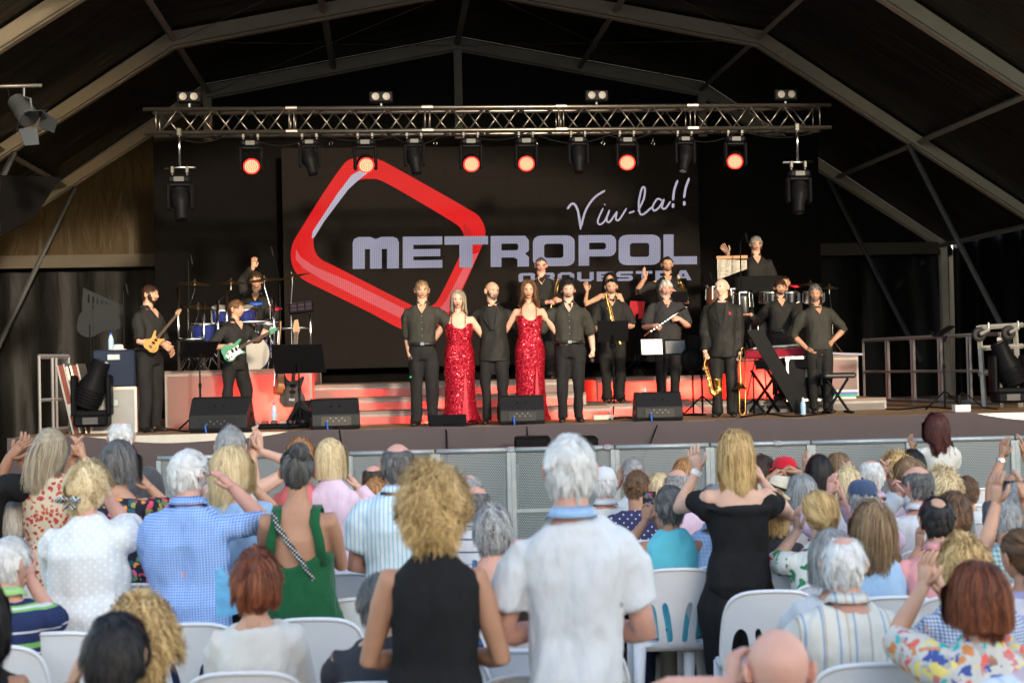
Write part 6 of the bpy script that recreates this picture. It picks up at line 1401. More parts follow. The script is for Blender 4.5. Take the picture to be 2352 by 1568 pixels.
for i,c_ in enumerate(((.5,.5,.48),(.03,.3,.15),(.1,.12,.4),(.6,.58,.55))): MB().box((.01*i,0,.02+i*.03),(.30,.22,.028)).build('folder',mat('folder_%d'%i,c_,.6),r)
r=thing('book_stack','open book lying on the tall percussion riser end','book',Wv(1940,808,3.5),YAW); r.location.z=ZD+.02
MB().box((0,0,.015),(.45,.25,.03),Matrix.Rotation(.05,3,'Y')).build('pages',mat('book_pages',(.25,.26,.34),.6),r)
for k,(P,lab) in enumerate((([(330,992),(380,985),(430,990),(470,984)],'thin black cable on the boards behind the bass player shoes'),([(560,985),(600,978),(660,984),(720,975)],'thin black cable on the boards by the pedal board'),([(1400,962),(1440,958),(1490,965),(1560,955)],'thin black cable on the boards by the fourth wedge'),([(1700,958),(1760,950),(1820,956),(1900,948)],'thin black cable on the boards under the keyboards'),([(2000,935),(2060,940),(2130,934),(2200,940)],'thin black cable on the empty boards by the guard rail'))):
    Q=[]
    for px,py in P:
        d_=CF+CR*((px-CX)/FPX)+CU*((CY-py)/FPX); t_=(SZ+.012-CAMH)/d_.z; Q.append(tuple(Vector((0,0,CAMH))+d_*t_))
    tag(MB().tube(crom(Q,5,False),.010,5).build('floor_cable',blk,smooth=True),lab,'cable')
# pedal board
r=thing('pedal_board','guitar pedal board with effect pedals at the guitarist feet','pedal board',Wv(632,972,.95),YAW); r.location.z=SZ+.004
MB().box((0,0,.03),(.80,.30,.05),bev=.01).build('board',blkplas,r)
for i in range(7): MB().box((-.34+.11*i,-.02,.075),(.08,.13,.04),bev=.006).build('pedal',mat('pedal_%d'%(i%3),((.05,.05,.055),(.2,.2,.2),(.1,.05,.05))[i%3],.4,.3),r)
MB().box((-.44,-.1,.06),(.11,.24,.05),Matrix.Rotation(.3,3,'X'),bev=.01).build('wah_pedal',blk,r)
# left side gear
NAVY=mat('navy_tolex',(.006,.013,.034),.8,0,.1,12,.2,150); CASE=mat('silver_case',(.24,.24,.235),.5,.25,.15,8,.1,60); CORN=mat('case_brown',(.16,.035,.02),.45,0,.3,6)
r=thing('flight_case','silver grey flight case under the navy speaker cabinet','flight case',Wv(270,985,1.15),YAW); r.location.z=SZ+.004; MB().box((0,0,.27),(.52,.45,.54)).build('body',CASE,r)
for zz in(.01,.53): MB().box((0,-.228,zz),(.54,.015,.035)).build('edge_rail',alu,r)
for s in(-1,1): MB().box((s*.262,-.228,.27),(.03,.014,.54)).build('edge_rail',alu,r)
MB().box((-.02,-.23,.36),(.17,.02,.10),bev=.01).build('handle_dish',steel,r)
r=thing('speaker_cabinet','navy blue speaker cabinet on the silver flight case','cabinet',Wv(270,885,1.15),YAW); r.location.z=SZ+.548; MB().box((0,0,.225),(.50,.43,.45),bev=.02).build('cabinet',NAVY,r); MB().box((.0,-.222,.36),(.15,.02,.07),bev=.006).build('handle',steel,r)
r=thing('flight_case','red brown flight case standing behind the navy cabinet','flight case',Wv(310,985,1.5),YAW); r.location.z=SZ+.004; MB().box((0,0,.40),(.30,.45,.80)).build('body',CORN,r); MB().box((.0,-.23,.45),(.31,.015,.05)).build('edge_rail',alu,r); MB().box((.02,-.235,.45),(.09,.02,.11)).build('latch',alu,r)
r=thing('straw_hat','small white straw hat on top of the navy cabinet','hat',Wv(272,782,1.2)); r.location.z=SZ+1.0; MB().lathe([(.10,0),(.095,.008),(.065,.012),(.06,.05),(.05,.065),(.001,.068)],(0,0,0),(0,0,1),18).build('crown',mat('straw_white',(.7,.68,.62),.8,0,.1,40,.3,90),r,smooth=True)
for px,py,lab,sl_ in((225,745,'dark paddle aerial with curved edge above the cabinet',False),(232,700,'slotted dark fin aerial above the paddle aerial',True)):
    c=Wv(px,py,1.6); r=thing('paddle_aerial',lab,'aerial',(c.x,c.y,SZ)); z=c.z-SZ; stand_base(r,(0,0,0),.25,.25); MB().tube([(-.1,0,.02),(-.1,0,z)],.011,6).build('pole',blk,r)
    if not sl_: O=crom([(-.26,.0),(-.2,.16),(.0,.20),(.2,.17),(.28,.05),(.26,-.06),(.08,-.08),(-.1,-.16),(-.24,-.10)],3); H_=[]
    else: O=[(-.22,.22),(.28,-.02),(.28,-.12),(-.18,-.13),(-.24,-.05)]; H_=[[(-.16+.055*i,.14-.026*i),(-.14+.055*i,.13-.026*i),(-.14+.055*i,.03-.008*i),(-.16+.055*i,.03-.008*i)] for i in range(7)]
    k=MB(); k.poly(O,H_,.012,fn=lambda x,y_,t,z=z:(x,t,z+y_)); k.build('blade',mat('aerial_grey',(.016,.017,.018),.5,spec=.15),r)
r=thing('gig_bag','black guitar gig bag leaning behind the moving head','gig bag',Wv(165,905,1.6)); r.location.z=SZ+.01
k=MB(); k.tube([Vector((.12,0,.05)),Vector((.05,.02,.25)),Vector((-.03,.05,.55)),Vector((-.10,.08,.85)),Vector((-.13,.1,1.0))],[.10,.13,.10,.07,.05],12,flat=.45); k.build('bag',mat('nylon',(.02,.02,.022),.6,0,.2,12,.2,60),r,smooth=True); MB().box((.02,.0,.75),(.03,.03,.10)).build('zip_tag',mat('orange_tag',(.5,.06,.02),.5),r)
for i,(px,lab) in enumerate(((150,'brown flight case lid leaning in the metal frame, nearer the edge'),(180,'second brown flight case lid leaning in the metal frame'))):
    r=thing('case_lid',lab,'case lid',Wv(px+35,985,1.0+.12*i)); r.location.z=SZ+.01; a=Vector((0,0,0)); b=Wv(px-2,838,1.0+.12*i)-r.location; d=b.normalized(); n_=Vector((d.z,0,-d.x))
    R=Matrix((n_,d.cross(n_)*-1,d)).transposed(); 
    MB().box(b/2,(.085,.30,b.length),R).build('panel',CORN,r)
    for s in(-1,1): MB().box(b/2+n_*s*.04,(.02,.31,b.length*1.01),R).build('edge_rail',alu,r)
    MB().box(b*.35+Vector((.0,-.155,0)),(.07,.02,.13),R).build('latch',alu,r)
def rail(label,P,v0,v1,ztop,n,name='guard_rail',mid=.5):
    r=thing(name,label,'railing',P[0]); l=r.location; a,b=P[0]-l,P[1]-l; u_=Vector((0,0,1))
    sm=mat('rail_aluminium',(.36,.33,.32),.45,.6,.2,6)
    MB().tube([a+u_*ztop,b+u_*ztop],.028,4).build('top_rail',sm,r); MB().tube([a+u_*ztop*mid,b+u_*ztop*mid],.02,4).build('middle_rail',sm,r); MB().tube([a+u_*.06,b+u_*.06],.03,4).build('bottom_rail',sm,r)
    for i in range(n+1):
        p_=a.lerp(b,i/n)
        for e in((-.035,.035) if 0<i<n else (0,)): MB().tube([p_+(b-a).normalized()*e,p_+(b-a).normalized()*e+u_*ztop],.018,4).build('post',sm,r)
    return r
pa,pb=W(U(1985,5.2,880),5.2,SZ),W(U(2300,1.7,900),1.7,SZ)
rail('aluminium guard rail running along the empty end of the stage',[pa,pb],0,0,.98,5)
pa,pb=Wv(92,985,.6),Wv(160,985,1.1); pa.z=pb.z=SZ; rail('short aluminium frame at the near corner of the stage holding brown lids',[pa,pb],0,0,.93,2,'metal_frame',.45)
r=thing('wheeled_cart','folded aluminium trolley with two big castor wheels up','trolley',W(U(2290,1.5,900),1.5,SZ)); l=r.location; AW=mat('worn_aluminium',(.42,.41,.38),.45,.5,.3,9)
for px in(2262,2345): a=Wv(px,935,1.5)-l; b=Wv(px-14,748,1.5)-l; a.z=.01; MB().tube([a,b],.035,4).build('leg',AW,r)
for y in(752,800,858): MB().tube([Wv(2248,y,1.5)-l,Wv(2350,y-6,1.5)-l],.032,4).build('crossbar',AW,r)
RUB=mat('rubber',(.012,.012,.012),.7,0,.2,20)
for px,py in((2248,768),(2316,764)):
    c=Wv(px,py,1.35)-l; w_=MB(); w_.lathe([(.045,-.03),(.085,-.032),(.095,-.015),(.095,.015),(.085,.032),(.045,.03)],c,(.15,-1,0),22,cap=False).build('wheel',RUB,r,smooth=True)
    MB().lathe([(.048,-.02),(.01,-.03),(.01,.03),(.048,.02)],c,(.15,-1,0),14,cap=False).build('hub',blkplas,r); MB().tube([c+Vector((0,-.05,0)),c+Vector((.13,-.03,.06))],.02,4).build('fork',AW,r); MB().lathe([(.012,0),(.012,.1)],c+Vector((.13,0,.05)),(0,0,1),6).build('pin',steel,r)
MB().tube([Wv(2296,775,1.4)-l,Wv(2300,860,1.4)-l],.04,6,flat=.4).build('hanging_strap',mat('canvas_strap',(.35,.34,.30),.9),r)
MB().box(Wv(2305,832,1.4)-l,(.14,.1,.10)).build('ratchet_bundle',mat('bundle_brown',(.30,.16,.07),.7,0,.4,20),r)
r=thing('power_box','small white power socket box on the stage edge','socket box',Wv(2208,944,.5),YAW); r.location.z=SZ+.004; MB().box((0,0,.045),(.20,.12,.09),bev=.008).build('box',mat('white_plastic',(.6,.6,.58),.4),r); MB().tube([(-.03,0,.09),(-.02,0,.2),(.02,.02,.24),(.1,.02,.2),(.3,.05,.05),(.5,.1,.02)],.009,6).build('cable',blk,r,smooth=True); MB().box((-.03,0,.15),(.05,.05,.13),bev=.01).build('plug',blk,r)
r=thing('paper_box','small cream block on the floor before the saxophone stand','block',Wv(1385,955,1.0),YAW); r.location.z=SZ+.004; MB().box((0,0,.03),(.25,.08,.06),bev=.004).build('block',mat('cream_block',(.6,.52,.42),.7),r)
# ================================================================ CHAIRS
CHW=mat('white_resin',(.70,.70,.715),.38,0,.07,7,.03,200,spec=.5)
def by(x,z): return -.205-(z-.42)*.20-.035+.75*x*x
def chair_meshes():
    def prof(s): return [(s*.235,.43),(s*.24,.55),(s*.235,.66),(s*.222,.75),(s*.19,.815),(s*.12,.848)]
    O=prof(-1)+[(0,.856)]+prof(1)[::-1]; O=[(-.205,.40)]+O+[(.205,.40)]
    O=[O[0]]+crom(O[1:-1],3,False)+[O[-1]]
    def slot(P): return crom(P,4)
    Hs=[]
    for s in(-1,1):
        Hs.append(slot([(s*.185,.46),(s*.192,.56),(s*.180,.64),(s*.150,.672),(s*.118,.64),(s*.105,.55),(s*.10,.46),(s*.14,.445)]))
        Hs.append(slot([(s*.024,.47),(s*.036,.58),(s*.052,.655),(s*.070,.675),(s*.083,.645),(s*.066,.55),(s*.054,.46),(s*.038,.452)]))
    b=MB(); b.poly(O,Hs,.014,fn=lambda x,z,t:(x,by(x,z)+t,z),step=.05); back=b.mesh('backrest',CHW); 
    try: back.set_sharp_from_angle(angle=math.radians(50))
    except Exception: pass
    s_=MB(); s_.poly(rrect(-.22,-.235,.22,.22,.06,4),[],.022,fn=lambda x,y,t:(x,y,.435+t-.012*(1-(x/.22)**2)*(1-(y/.23)**2)),step=.07); seat=s_.mesh('seat',CHW)
    LG={}
    for nm,(x0,y0,x1,y1) in {'bl':(-.20,-.22,-.225,-.29),'br':(.20,-.22,.225,-.29),'fl':(-.19,.18,-.205,.22),'fr':(.19,.18,.205,.22)}.items():
        m=MB(); m.tube([(x0,y0,.43),(x1,y1,.0)],[.036,.024],8,flat=.75); LG[nm]=m.mesh('leg',CHW)
    r=MB(); r.tube([Vector((x,by(x,z)-.004,z)) for x,z in O[2:-2]],.010,6); rim=r.mesh('rim',CHW)
    return back,seat,LG,rim
CB,CS,CL,CRIM=chair_meshes()
def chair(label,x,y,rz=0,g='white plastic chairs of the audience'):
    r=thing('plastic_chair',label,'chair',(x,y,0),rz,g)
    for nm,me in [('backrest',CB),('seat',CS)]+[('leg',m) for m in CL.values()]:
        o=bpy.data.objects.new(nm,me); COL.objects.link(o); o.parent=r
        if nm=='backrest': o2=bpy.data.objects.new('rim',CRIM); COL.objects.link(o2); o2.parent=o
    return r
# ================================================================ AUDIENCE
def C(n,c,**k): return cloth('cloth_'+n,c,**k)
WHITE=C('white',(.575,.575,.59)); OFFW=C('cream',(.60,.57,.53)); BLACK=C('black',(.014,.014,.015)); DGREY=C('charcoal',(.045,.045,.052)); LBLUE=C('light_blue',(.28,.42,.62)); PINKP=C('pink_polo',(.75,.33,.33)); LILAC=C('lilac',(.55,.40,.50)); PALEP=C('pale_pink',(.68,.50,.60)); CORAL=C('coral',(.65,.16,.17)); GREEN=C('bottle_green',(.012,.085,.032)); TURQ=C('turquoise',(.12,.50,.60)); NAVYC=C('navy',(.025,.03,.07)); BROWNT=C('brown_top',(.10,.035,.03)); DENIM=C('pale_denim',(.33,.48,.65)); GREYT=C('grey_marl',(.22,.22,.23),var=.2); BEIGE=C('beige',(.50,.40,.36)); KHAKI=C('khaki',(.30,.26,.19)); GREYS=C('slate',(.07,.07,.08))
GING=gingham('blue_gingham',(.45,.58,.82),(.05,.18,.56),.0125); WDOT=dots('white_dotted',(.66,.67,.68),(.80,.80,.80),.040,.13); STRB=stripes('blue_stripe',(.66,.72,.76),(.24,.52,.66),.022,.3); CRST=stripes('cream_stripe',(.66,.62,.55),(.25,.34,.50),.06,.12,'X',(.50,.38,.27),.085); NDOT=dots('navy_dotted',(.04,.04,.10),(.6,.6,.65),.05,.10)
TROP=floral('tropical_print',(.02,.02,.035),[(.70,.08,.14),(.75,.28,.06),(.10,.22,.08),(.62,.12,.22),(.30,.28,.07),(.03,.10,.12)],22,.48,1.8); REDP=floral('red_paisley',(.60,.50,.36),[(.45,.05,.05),(.50,.10,.06),(.40,.04,.05)],34,.42,1.5); LEAF=floral('leaf_print',(.68,.66,.60),[(.03,.20,.07),(.05,.26,.10),(.45,.03,.06),(.03,.16,.06)],13,.36,2.2); MULTI=floral('multicolour_leaf',(.55,.52,.48),[(.70,.13,.10),(.05,.42,.42),(.75,.60,.15),(.06,.09,.28),(.65,.24,.08),(.4,.38,.36),(.55,.2,.2)],24,.50,2.6); FLBK=floral('dark_floral',(.02,.02,.025),[(.50,.30,.36),(.10,.10,.12),(.45,.36,.30)],22,.36); GEO=floral('geometric_red',(.62,.55,.52),[(.45,.10,.08),(.42,.14,.10),(.30,.08,.10)],40,.36,.5); CHECK=gingham('blue_check',(.62,.66,.72),(.04,.10,.28),.013); PLAID=plaid('pastel_plaid',(.66,.68,.76),(.62,.30,.28),(.25,.38,.65),.16); PLAID2=plaid('bright_plaid',(.72,.66,.62),(.65,.12,.20),(.10,.45,.50),.05); SEER=gingham('pale_seersucker',(.55,.66,.86),(.34,.48,.80),.02); POLO=stripes('navy_polo',(.02,.03,.09),(.20,.42,.12),.16,.16,'Z',(.6,.6,.62),.10); GSTR=stripes('grey_stripe',(.55,.55,.57),(.10,.10,.14),.07,.14,'Z'); TEALG=gingham('teal_gingham',(.50,.60,.60),(.10,.28,.28),.024); LAV=stripes('lavender_stripe',(.66,.66,.74),(.40,.38,.62),.10,.4,'Z'); ZIG=floral('zigzag_print',(.62,.65,.72),[(.30,.40,.65),(.60,.35,.38),(.55,.6,.75)],40,.34,.6); FLPK=floral('bright_floral',(.05,.12,.25),[(.6,.12,.4),(.1,.35,.7),(.7,.6,.7)],30,.45)
Td=lambda m,sl='short',**k:dict(m=m,sleeve=sl,hem=k.pop('hem',.455),**k)
def hz(px): return HZ-.0225*(px-CX)
def aud(label,px,ty,s=None,stand=False,short=None,yoff=0,zt=None,mk_chair=True,**k):
    if s is None: s=(ty-hz(px))/.665
    hg=k.get('hair'); sty=(dict(HS[hg]) if isinstance(hg,str) else dict(HS[hg[0]],**hg[1])) if hg else {}
    Y=FPX/s; p=at(px,ty+.8*sty.get('gap',0)*.116*s*.9*(0 if sty.get('bald') else 1),Y)
    if stand: H=min(max(p.z,1.45),1.88)
    else: H=min(max((p.z-.43)/.545,1.15),1.9)
    k.setdefault('q',1.5 if s>560 else (1.15 if s>420 else .8)); k.setdefault('sex','f'); k.setdefault('legs',dict(m=NAVYC if not stand else BLACK)); k.setdefault('arms',('front','front') if stand else ('lap','lap'))
    if k['legs'] and 'name' not in k['legs']: k['legs']=dict(k['legs'])
    lean=k.get('lean',0); hyp=.54*H*math.sin(lean)      # keep the head where it is seen when the torso leans
    f=person(label,p.x,Y-hyp,0,H,k.pop('face',0),sit=not stand,group='audience in front of the stage',**k)
    if not stand and mk_chair: chair('white plastic chair of the '+(short or label),p.x+random.uniform(-.02,.02),Y-hyp+.02,random.uniform(-.04,.04))
    f.Y=Y; f.p=p; f.s=s; return f
def clapat(px,py,d=.3,w=16,**k):
    a=dict(pose='clap',fd=(.25,.2,1),bk=(-1,-.3,0),**k); b=dict(pose='clap',fd=(-.25,.2,1),bk=(1,-.3,0),**k)
    return (('px',px-w,py,d,a),('px',px+w,py,d,b))
# ---- front standing figures
f=aud('woman with golden curly hair standing in a black sleeveless dress',990,1066,680,True,fat=1.04,hair=('poof',dict(n=2600)),hcol='blond',sk='t',top=Td(BLACK,'none',bare=True,hem=.40,g=1.04),legs=dict(m=BLACK,w=1.3),arms=('front','front'),q=1.7)
f=aud('white haired man standing in a white polo shirt with pale blue collar',1308,998,672,True,sex='m',fat=1.0,hair=('full',dict(n=2800,gap=.13)),hcol='white',sk='p',top=Td(WHITE,'short',collar=True,cm=LBLUE,hem=.44,fold=.035,vox=.009,it=8),legs=dict(m=KHAKI),arms=('front','front'),q=1.7)
f=aud('blond woman standing in a black off shoulder top, arms raised to clap',1690,981,434,True,fat=1.12,hair=('long',dict(even=-.20,n=2600,gap=.26)),hcol='blond',sk='l',top=Td(BLACK,'none',neck='off',bare=True,hem=.47),legs=dict(m=BLACK,w=1.5,flare=1.3),arms=(('px',1603,1078,.25,dict(pose='clap',fd=(-.25,.2,1),bk=(-.6,-.8,0),pole=(-.6,0,-1))),('px',1752,1105,.3,dict(pose='clap',fd=(-.3,.3,.9)))),q=1.5)
wt=f.arms[0]; MB().lathe([(.030,-.014),(.031,.014)],wt[2]-wt[3]*.02,wt[3],14,cap=False).build('watch_strap',mat('white_strap',(.7,.7,.7),.4),f.root)
f=aud('woman with grey bun standing in a green low backed dress with a dotted bag strap',682,1028,480,True,fat=1.12,hair=('bun',dict(n=2200)),hcol='dgrey',sk='t',top=Td(GREEN,'none',neck='vback',bare=True,hem=.30,straps=[(.058,.024,GREEN)],fold=.012),legs=dict(m=GREEN,w=2.0,flare=1.3),arms=('clap','clap'),q=1.5)
st=MB(); st.tube([f.tr(p) for p in((-.065*f.H,-.045*f.H,.815*f.H),(-.05*f.H,-.073*f.H,.775*f.H),(0,-.080*f.H,.70*f.H),(.05*f.H,-.082*f.H,.63*f.H),(.098*f.H,-.05*f.H,.55*f.H),(.11*f.H,0,.50*f.H))],.015,8,flat=.35); st.build('bag_strap',dots('strap_dots',(.02,.02,.022),(.45,.45,.42),.02,.22),f.root,smooth=True)
f=aud('grey haired bearded man with glasses standing in a blue gingham shirt',432,1032,482,True,sex='m',fat=1.22,hair=('full',dict(gap=.11,n=2200)),hcol='white',sk='p',glasses=True,beard=.012,top=Td(GING,'elbow',collar=True,hem=.44,fold=.03),legs=dict(m=NAVYC),arms=('clap',('px',535,1120,.25)),hd=(-.55,0,0),q=1.5)
f=aud('woman with blond curls and a polka dot hair bow standing in a white dotted blouse',198,1056,485,True,fat=1.30,hair=('wavy',dict(n=2400,buns=[((0,-.12,-.01),.05,1)])),hcol='pblond',sk='p',top=Td(WDOT,'elbow',hem=.42,fold=.03,loose=1.15),legs=dict(m=C('polka_trousers',(.5,.5,.5))),arms=('clap',('px',240,1130,.3,dict(pose='clap',fd=(-.2,.2,1)))),hd=(-.35,0,0),q=1.5)
bw=MB()
for s in(-1,1): bw.tube([f.hp((-.01,-.135,-.055)),f.hp((-.01+s*.035,-.145,-.045)),f.hp((-.01+s*.06,-.14,-.06))],[.010,.024,.030],8,flat=.5); bw.tube([f.hp((-.01,-.135,-.06)),f.hp((-.01+s*.03,-.14,-.10))],[.008,.018],8,flat=.4)
bw.build('hair_bow',dots('bow_dots',(.008,.01,.025),(.75,.75,.72),.016,.26),f.root,smooth=True)
aud('woman with long ash blond half tied hair standing in a red paisley dress, clapping',112,983,392,True,hair=('half',dict(n=2600,even=-.29)),hcol='gblond',sk='m',top=Td(REDP,'elbow',hem=.30),legs=dict(m=REDP,w=1.4),arms=clapat(178,1052,.2,12),hd=(-.35,0,0),q=1.2)
aud('man in a black shirt at the picture edge, only clapping hands and arm showing',-62,962,400,True,sex='m',hair='short',hcol='dgrey',sk='t',top=Td(BLACK,'short'),arms=(('px',22,1050,.25,dict(pose='clap',fd=(.7,.2,.8),bk=(-.4,-.8,.3))),('px',44,1050,.3,dict(pose='clap',fd=(.4,.2,1),bk=(.8,-.6,.2)))),q=1.2)
aud('pink scalped grey man standing in a dark grey T-shirt',277,967,345,True,sex='m',fat=1.15,hair=('thin',dict()),hcol='white',sk='p',top=Td(GREYS,'short'),arms=('clap','clap'),q=1.)
aud('woman with dark grey bob standing in a tropical flower print top',270,1008,412,True,fat=1.1,hair=('bobf',dict(even=-.085,gap=.22)),hcol='dgrey',sk='m',top=Td(TROP,'short',neck='scoop',hem=.40),arms=('clap',('px',345,1120,.2)),hd=(-.3,0,0),q=1.2)
aud('grey haired woman standing with clapping hands held high beside the guitarist wedge',528,978,395,True,hair=('full',dict(gap=.18,low=.1)),hcol='grey',sk='l',top=Td(OFFW,'none',bare=True),arms=(('px',577,1030,.12,dict(pose='clap',fd=(.1,.1,1),bk=(-1,-.2,0))),('px',597,1035,.12,dict(pose='clap',fd=(-.05,.1,1),bk=(1,-.3,0),pole=(1,0,-.3)))),q=1.1)
aud('woman with long platinum hair standing in a pale blue ruffled top, seen in profile',528,1020,432,True,hair=('long',dict(even=-.20,n=2400,gap=.24)),hcol='pblond',sk='m',top=Td(LBLUE,'cap',neck='scoop',loose=1.2),arms=(('px',510,1110,.2,dict(pose='clap',fd=(.1,.1,1))),('px',572,1108,.22,dict(pose='clap',fd=(-.2,.2,1)))),hd=(-1.0,0,0),q=1.3)
aud('strawberry blond woman in a coral top behind the grey bun',688,1004,385,True,hair=('bobf',dict(gap=.28,even=-.06)),hcol='ginger',sk='l',top=Td(CORAL,'elbow'),arms=('clap','clap'))
aud('short haired blond woman standing in a pale pink linen shirt',757,1005,385,True,hair=('bob',dict(even=-.09,gap=.16)),hcol='pblond',sk='l',top=Td(PALEP,'long',collar=True,hem=.44,fold=.03),legs=dict(m=NAVYC),arms=('clap',('px',822,1118,.25,dict(pose='clap'))),hd=(-.25,0,0),q=1.1)
aud('balding dark haired man standing in a pale blue striped shirt and plaid shorts',912,1018,450,True,sex='m',fat=1.15,hair=('ringf',dict(n=1800)),hcol='dgrey',sk='p',top=Td(STRB,'short',collar=True,hem=.42,fold=.03,loose=1.15),legs=dict(m=PLAID2,w=1.3),arms=('front','front'),q=1.3)
aud('wine red haired woman standing at the barrier in a white blouse with tan strap',2152,945,262,True,hair=('longw',dict(even=-.24,n=2400)),hcol='redbrown',sk='m',top=Td(OFFW,'short',loose=1.1,neck='scoop'),legs=dict(m=WHITE),arms=(('px',2098,1030,.2,dict(pose='clap',fd=(-.3,.2,1))),'clap'),hd=(.35,0,0),q=1.1)
# ---- seated
T=aud
f=T('woman with copper pixie hair seated in a white top with red piping',585,1258,590,fat=1.10,short='woman with the copper pixie hair',hair=('pixie',dict(n=2600)),hcol='auburn',sk='m',top=Td(OFFW,'elbow',neck='scoop',fold=.025),q=1.7)
T('black haired woman seated at the bottom edge with a raised pink hand',262,1408,800,short='black haired woman at the bottom edge',hair=('full',dict(n=2800,gap=.20,L=.075,ear=0)),hcol='black',sk='m',top=Td(GREYS,'short'),arms=(('px',165,1575,.15,dict(pose='clap',fd=(.3,.1,1))),'lap'),q=1.7)
T('woman with golden tight curls seated in a dark floral blouse',318,1370,715,short='woman with tight golden curls in floral',hair=('curly',dict(n=2600)),hcol='blond',sk='p',top=Td(FLBK,'short'),q=1.6)
T('white haired man with glasses seated in a navy and green striped polo, clapping',18,1232,530,sex='m',short='white haired man in the striped polo',hair=('short',dict(n=2000)),hcol='white',sk='p',glasses=True,top=Td(POLO,'short',collar=True,cm=C('lime',(.35,.55,.20))),arms=(('px',50,1330,.25,dict(pose='clap',fd=(.1,.2,1))),('px',66,1325,.27,dict(pose='clap',fd=(.1,.2,1)))),hd=(-.5,0,0),q=1.4)
T('dark haired woman in black at the lower picture edge, bare arm showing',-66,1318,700,short='dark haired woman at the lower picture edge',hair='medium',hcol='black',sk='t',fat=1.1,top=Td(BLACK,'none',bare=True),q=1.4)
T('white bobbed woman seated in a black vest beside the blond bob',30,1133,388,short='white bobbed woman in the black vest',hair=('bob',dict(even=-.09)),hcol='white',sk='p',top=Td(BLACK,'none',neck='scoop',bare=True))
T('small woman with honey blond bob seated in white',87,1132,350,short='small woman with the honey blond bob',hair=('bob',dict(even=-.07)),hcol='pblond',sk='m',top=Td(WHITE,'short'),hd=(-.4,0,0))
T('bald man seated low behind the polka dot bow',148,1158,352,sex='m',short='bald man behind the polka dot bow',hair='ring',hcol='grey',sk='p',top=Td(WHITE,'short'))
T('balding man seated just behind the striped shirt, next to the barrier',857,1068,318,sex='m',short='balding man beside the striped shirt',hair='ringf',hcol='dbrown',sk='p',top=Td(GREYS,'short'))
T('ginger haired woman seated in a floral scarf beside the striped shirt',862,1095,345,short='ginger haired woman in the floral scarf',hair='bobf',hcol='ginger',sk='l',top=Td(ZIG,'short'))
T('woman with wavy grey hair seated bare backed in a bright floral dress',1130,1156,462,fat=1.15,short='woman with wavy grey hair',hair=('wavy',dict(n=2200)),hcol='grey',sk='p',top=Td(FLPK,'none',neck='vback',bare=True,straps=[(.06,.012,FLPK)]),q=1.3)
T('bald pink headed man seated in a grey striped polo',1092,1116,398,sex='m',fat=1.2,short='bald man in the grey striped polo',hair='ring',hcol='dgrey',sk='p',top=Td(GSTR,'short',collar=True))
T('grey balding man seated in the front row near the curly golden head',1078,1090,362,sex='m',short='grey balding man in the front row',hair='thin',hcol='grey',sk='p',top=Td(WHITE,'short'))
f=T('man in a white baseball cap and white shirt',1388,1074,345,sex='m',short='man in the white cap',hair=('short',dict(bald=[(0,1.0)])),hcol='white',sk='p',fat=1.1,top=Td(WHITE,'short',collar=True))
def cap(f,m,brim=True,back=False,soft=0):
    g=MB(); nu,nv=18,8; R=[]
    for i in range(nv+1):
        t=.10+i/nv*(PI/2-.14); R.append([f.hp((.088*math.cos(t)**.65*math.sin(p)*(1+soft*math.sin(t)*.5),-.004+.108*math.cos(t)**.65*math.cos(p)*(1+soft*math.sin(t)*.5),.012+.112*math.sin(t)*(1-.12*soft))) for p in [2*PI*j/nu for j in range(nu)]])
    g.rings(R); o=g.build('cap',m,f.root,smooth=True); sd_=o.modifiers.new('s','SOLIDIFY'); sd_.thickness=.004; sd_.offset=1
    if brim:
        b=MB(); V=[]
        for j in range(9):
            a=-1.05+2.1*j/8; V+=[f.hp((.088*math.sin(a),.10*math.cos(a),.03)),f.hp((.085*math.sin(a),.10*math.cos(a)+.075*math.cos(a*1.35),.016))]
        b.add(V,[(2*i,2*i+2,2*i+3,2*i+1) for i in range(8)]); o=b.build('visor',m,f.root,smooth=True); sd_=o.modifiers.new('s','SOLIDIFY'); sd_.thickness=.005
    MB().ball(f.hp((0,-.004,.124)),.008).build('cap_button',m,f.root)
cap(f,WHITE)
T('short grey haired woman in a white lace top, one hand lifted',1455,1049,315,short='grey haired woman in white lace',hair=('full',dict(gap=.15)),hcol='grey',sk='m',top=Td(WHITE,'cap'),arms=(('px',1423,1110,.2,dict(pose='clap',fd=(0,.2,1))),'clap'))
T('cropped brown haired man with glasses in a navy dotted shirt',1463,1079,356,sex='m',fat=1.18,short='cropped haired man in navy dots',hair=('crew',dict(L=.03)),hcol='brown',sk='t',glasses=True,top=Td(NDOT,'short',fold=.02),hd=(-.45,0,0))
T('blond woman partly hidden between the navy dotted shirt and a bald man',1516,1083,335,short='blond woman behind the navy dots',hair='bobf',hcol='pblond',sk='l',top=Td(OFFW,'short'))
T('bald man with glasses and grey sides seated in a pink shirt',1556,1077,352,sex='m',short='bald man in the pink shirt',hair='ringf',hcol='grey',sk='p',glasses=True,top=Td(PALEP,'short',collar=True),hd=(.5,0,0))
T('strawberry haired person in the row before the bald man in pink',1572,1050,315,short='strawberry haired person near the barrier',hair='full',hcol='ginger',sk='p',top=Td(OFFW,'short'))
ph=T('grey short haired woman in a turquoise sleeveless top filming with a phone',1540,1113,412,fat=1.12,short='woman in turquoise',hair=('full',dict(n=2000,gap=.17)),hcol='dgrey',sk='t',top=Td(TURQ,'none',bare=True),arms=(('px',1483,1195,.28,dict(pose='hold',fd=(.15,.3,1),bk=(-.6,-.8,0))),('px',1506,1190,.3,dict(pose='hold',fd=(-.2,.3,1),bk=(.8,-.5,0)))),q=1.2)
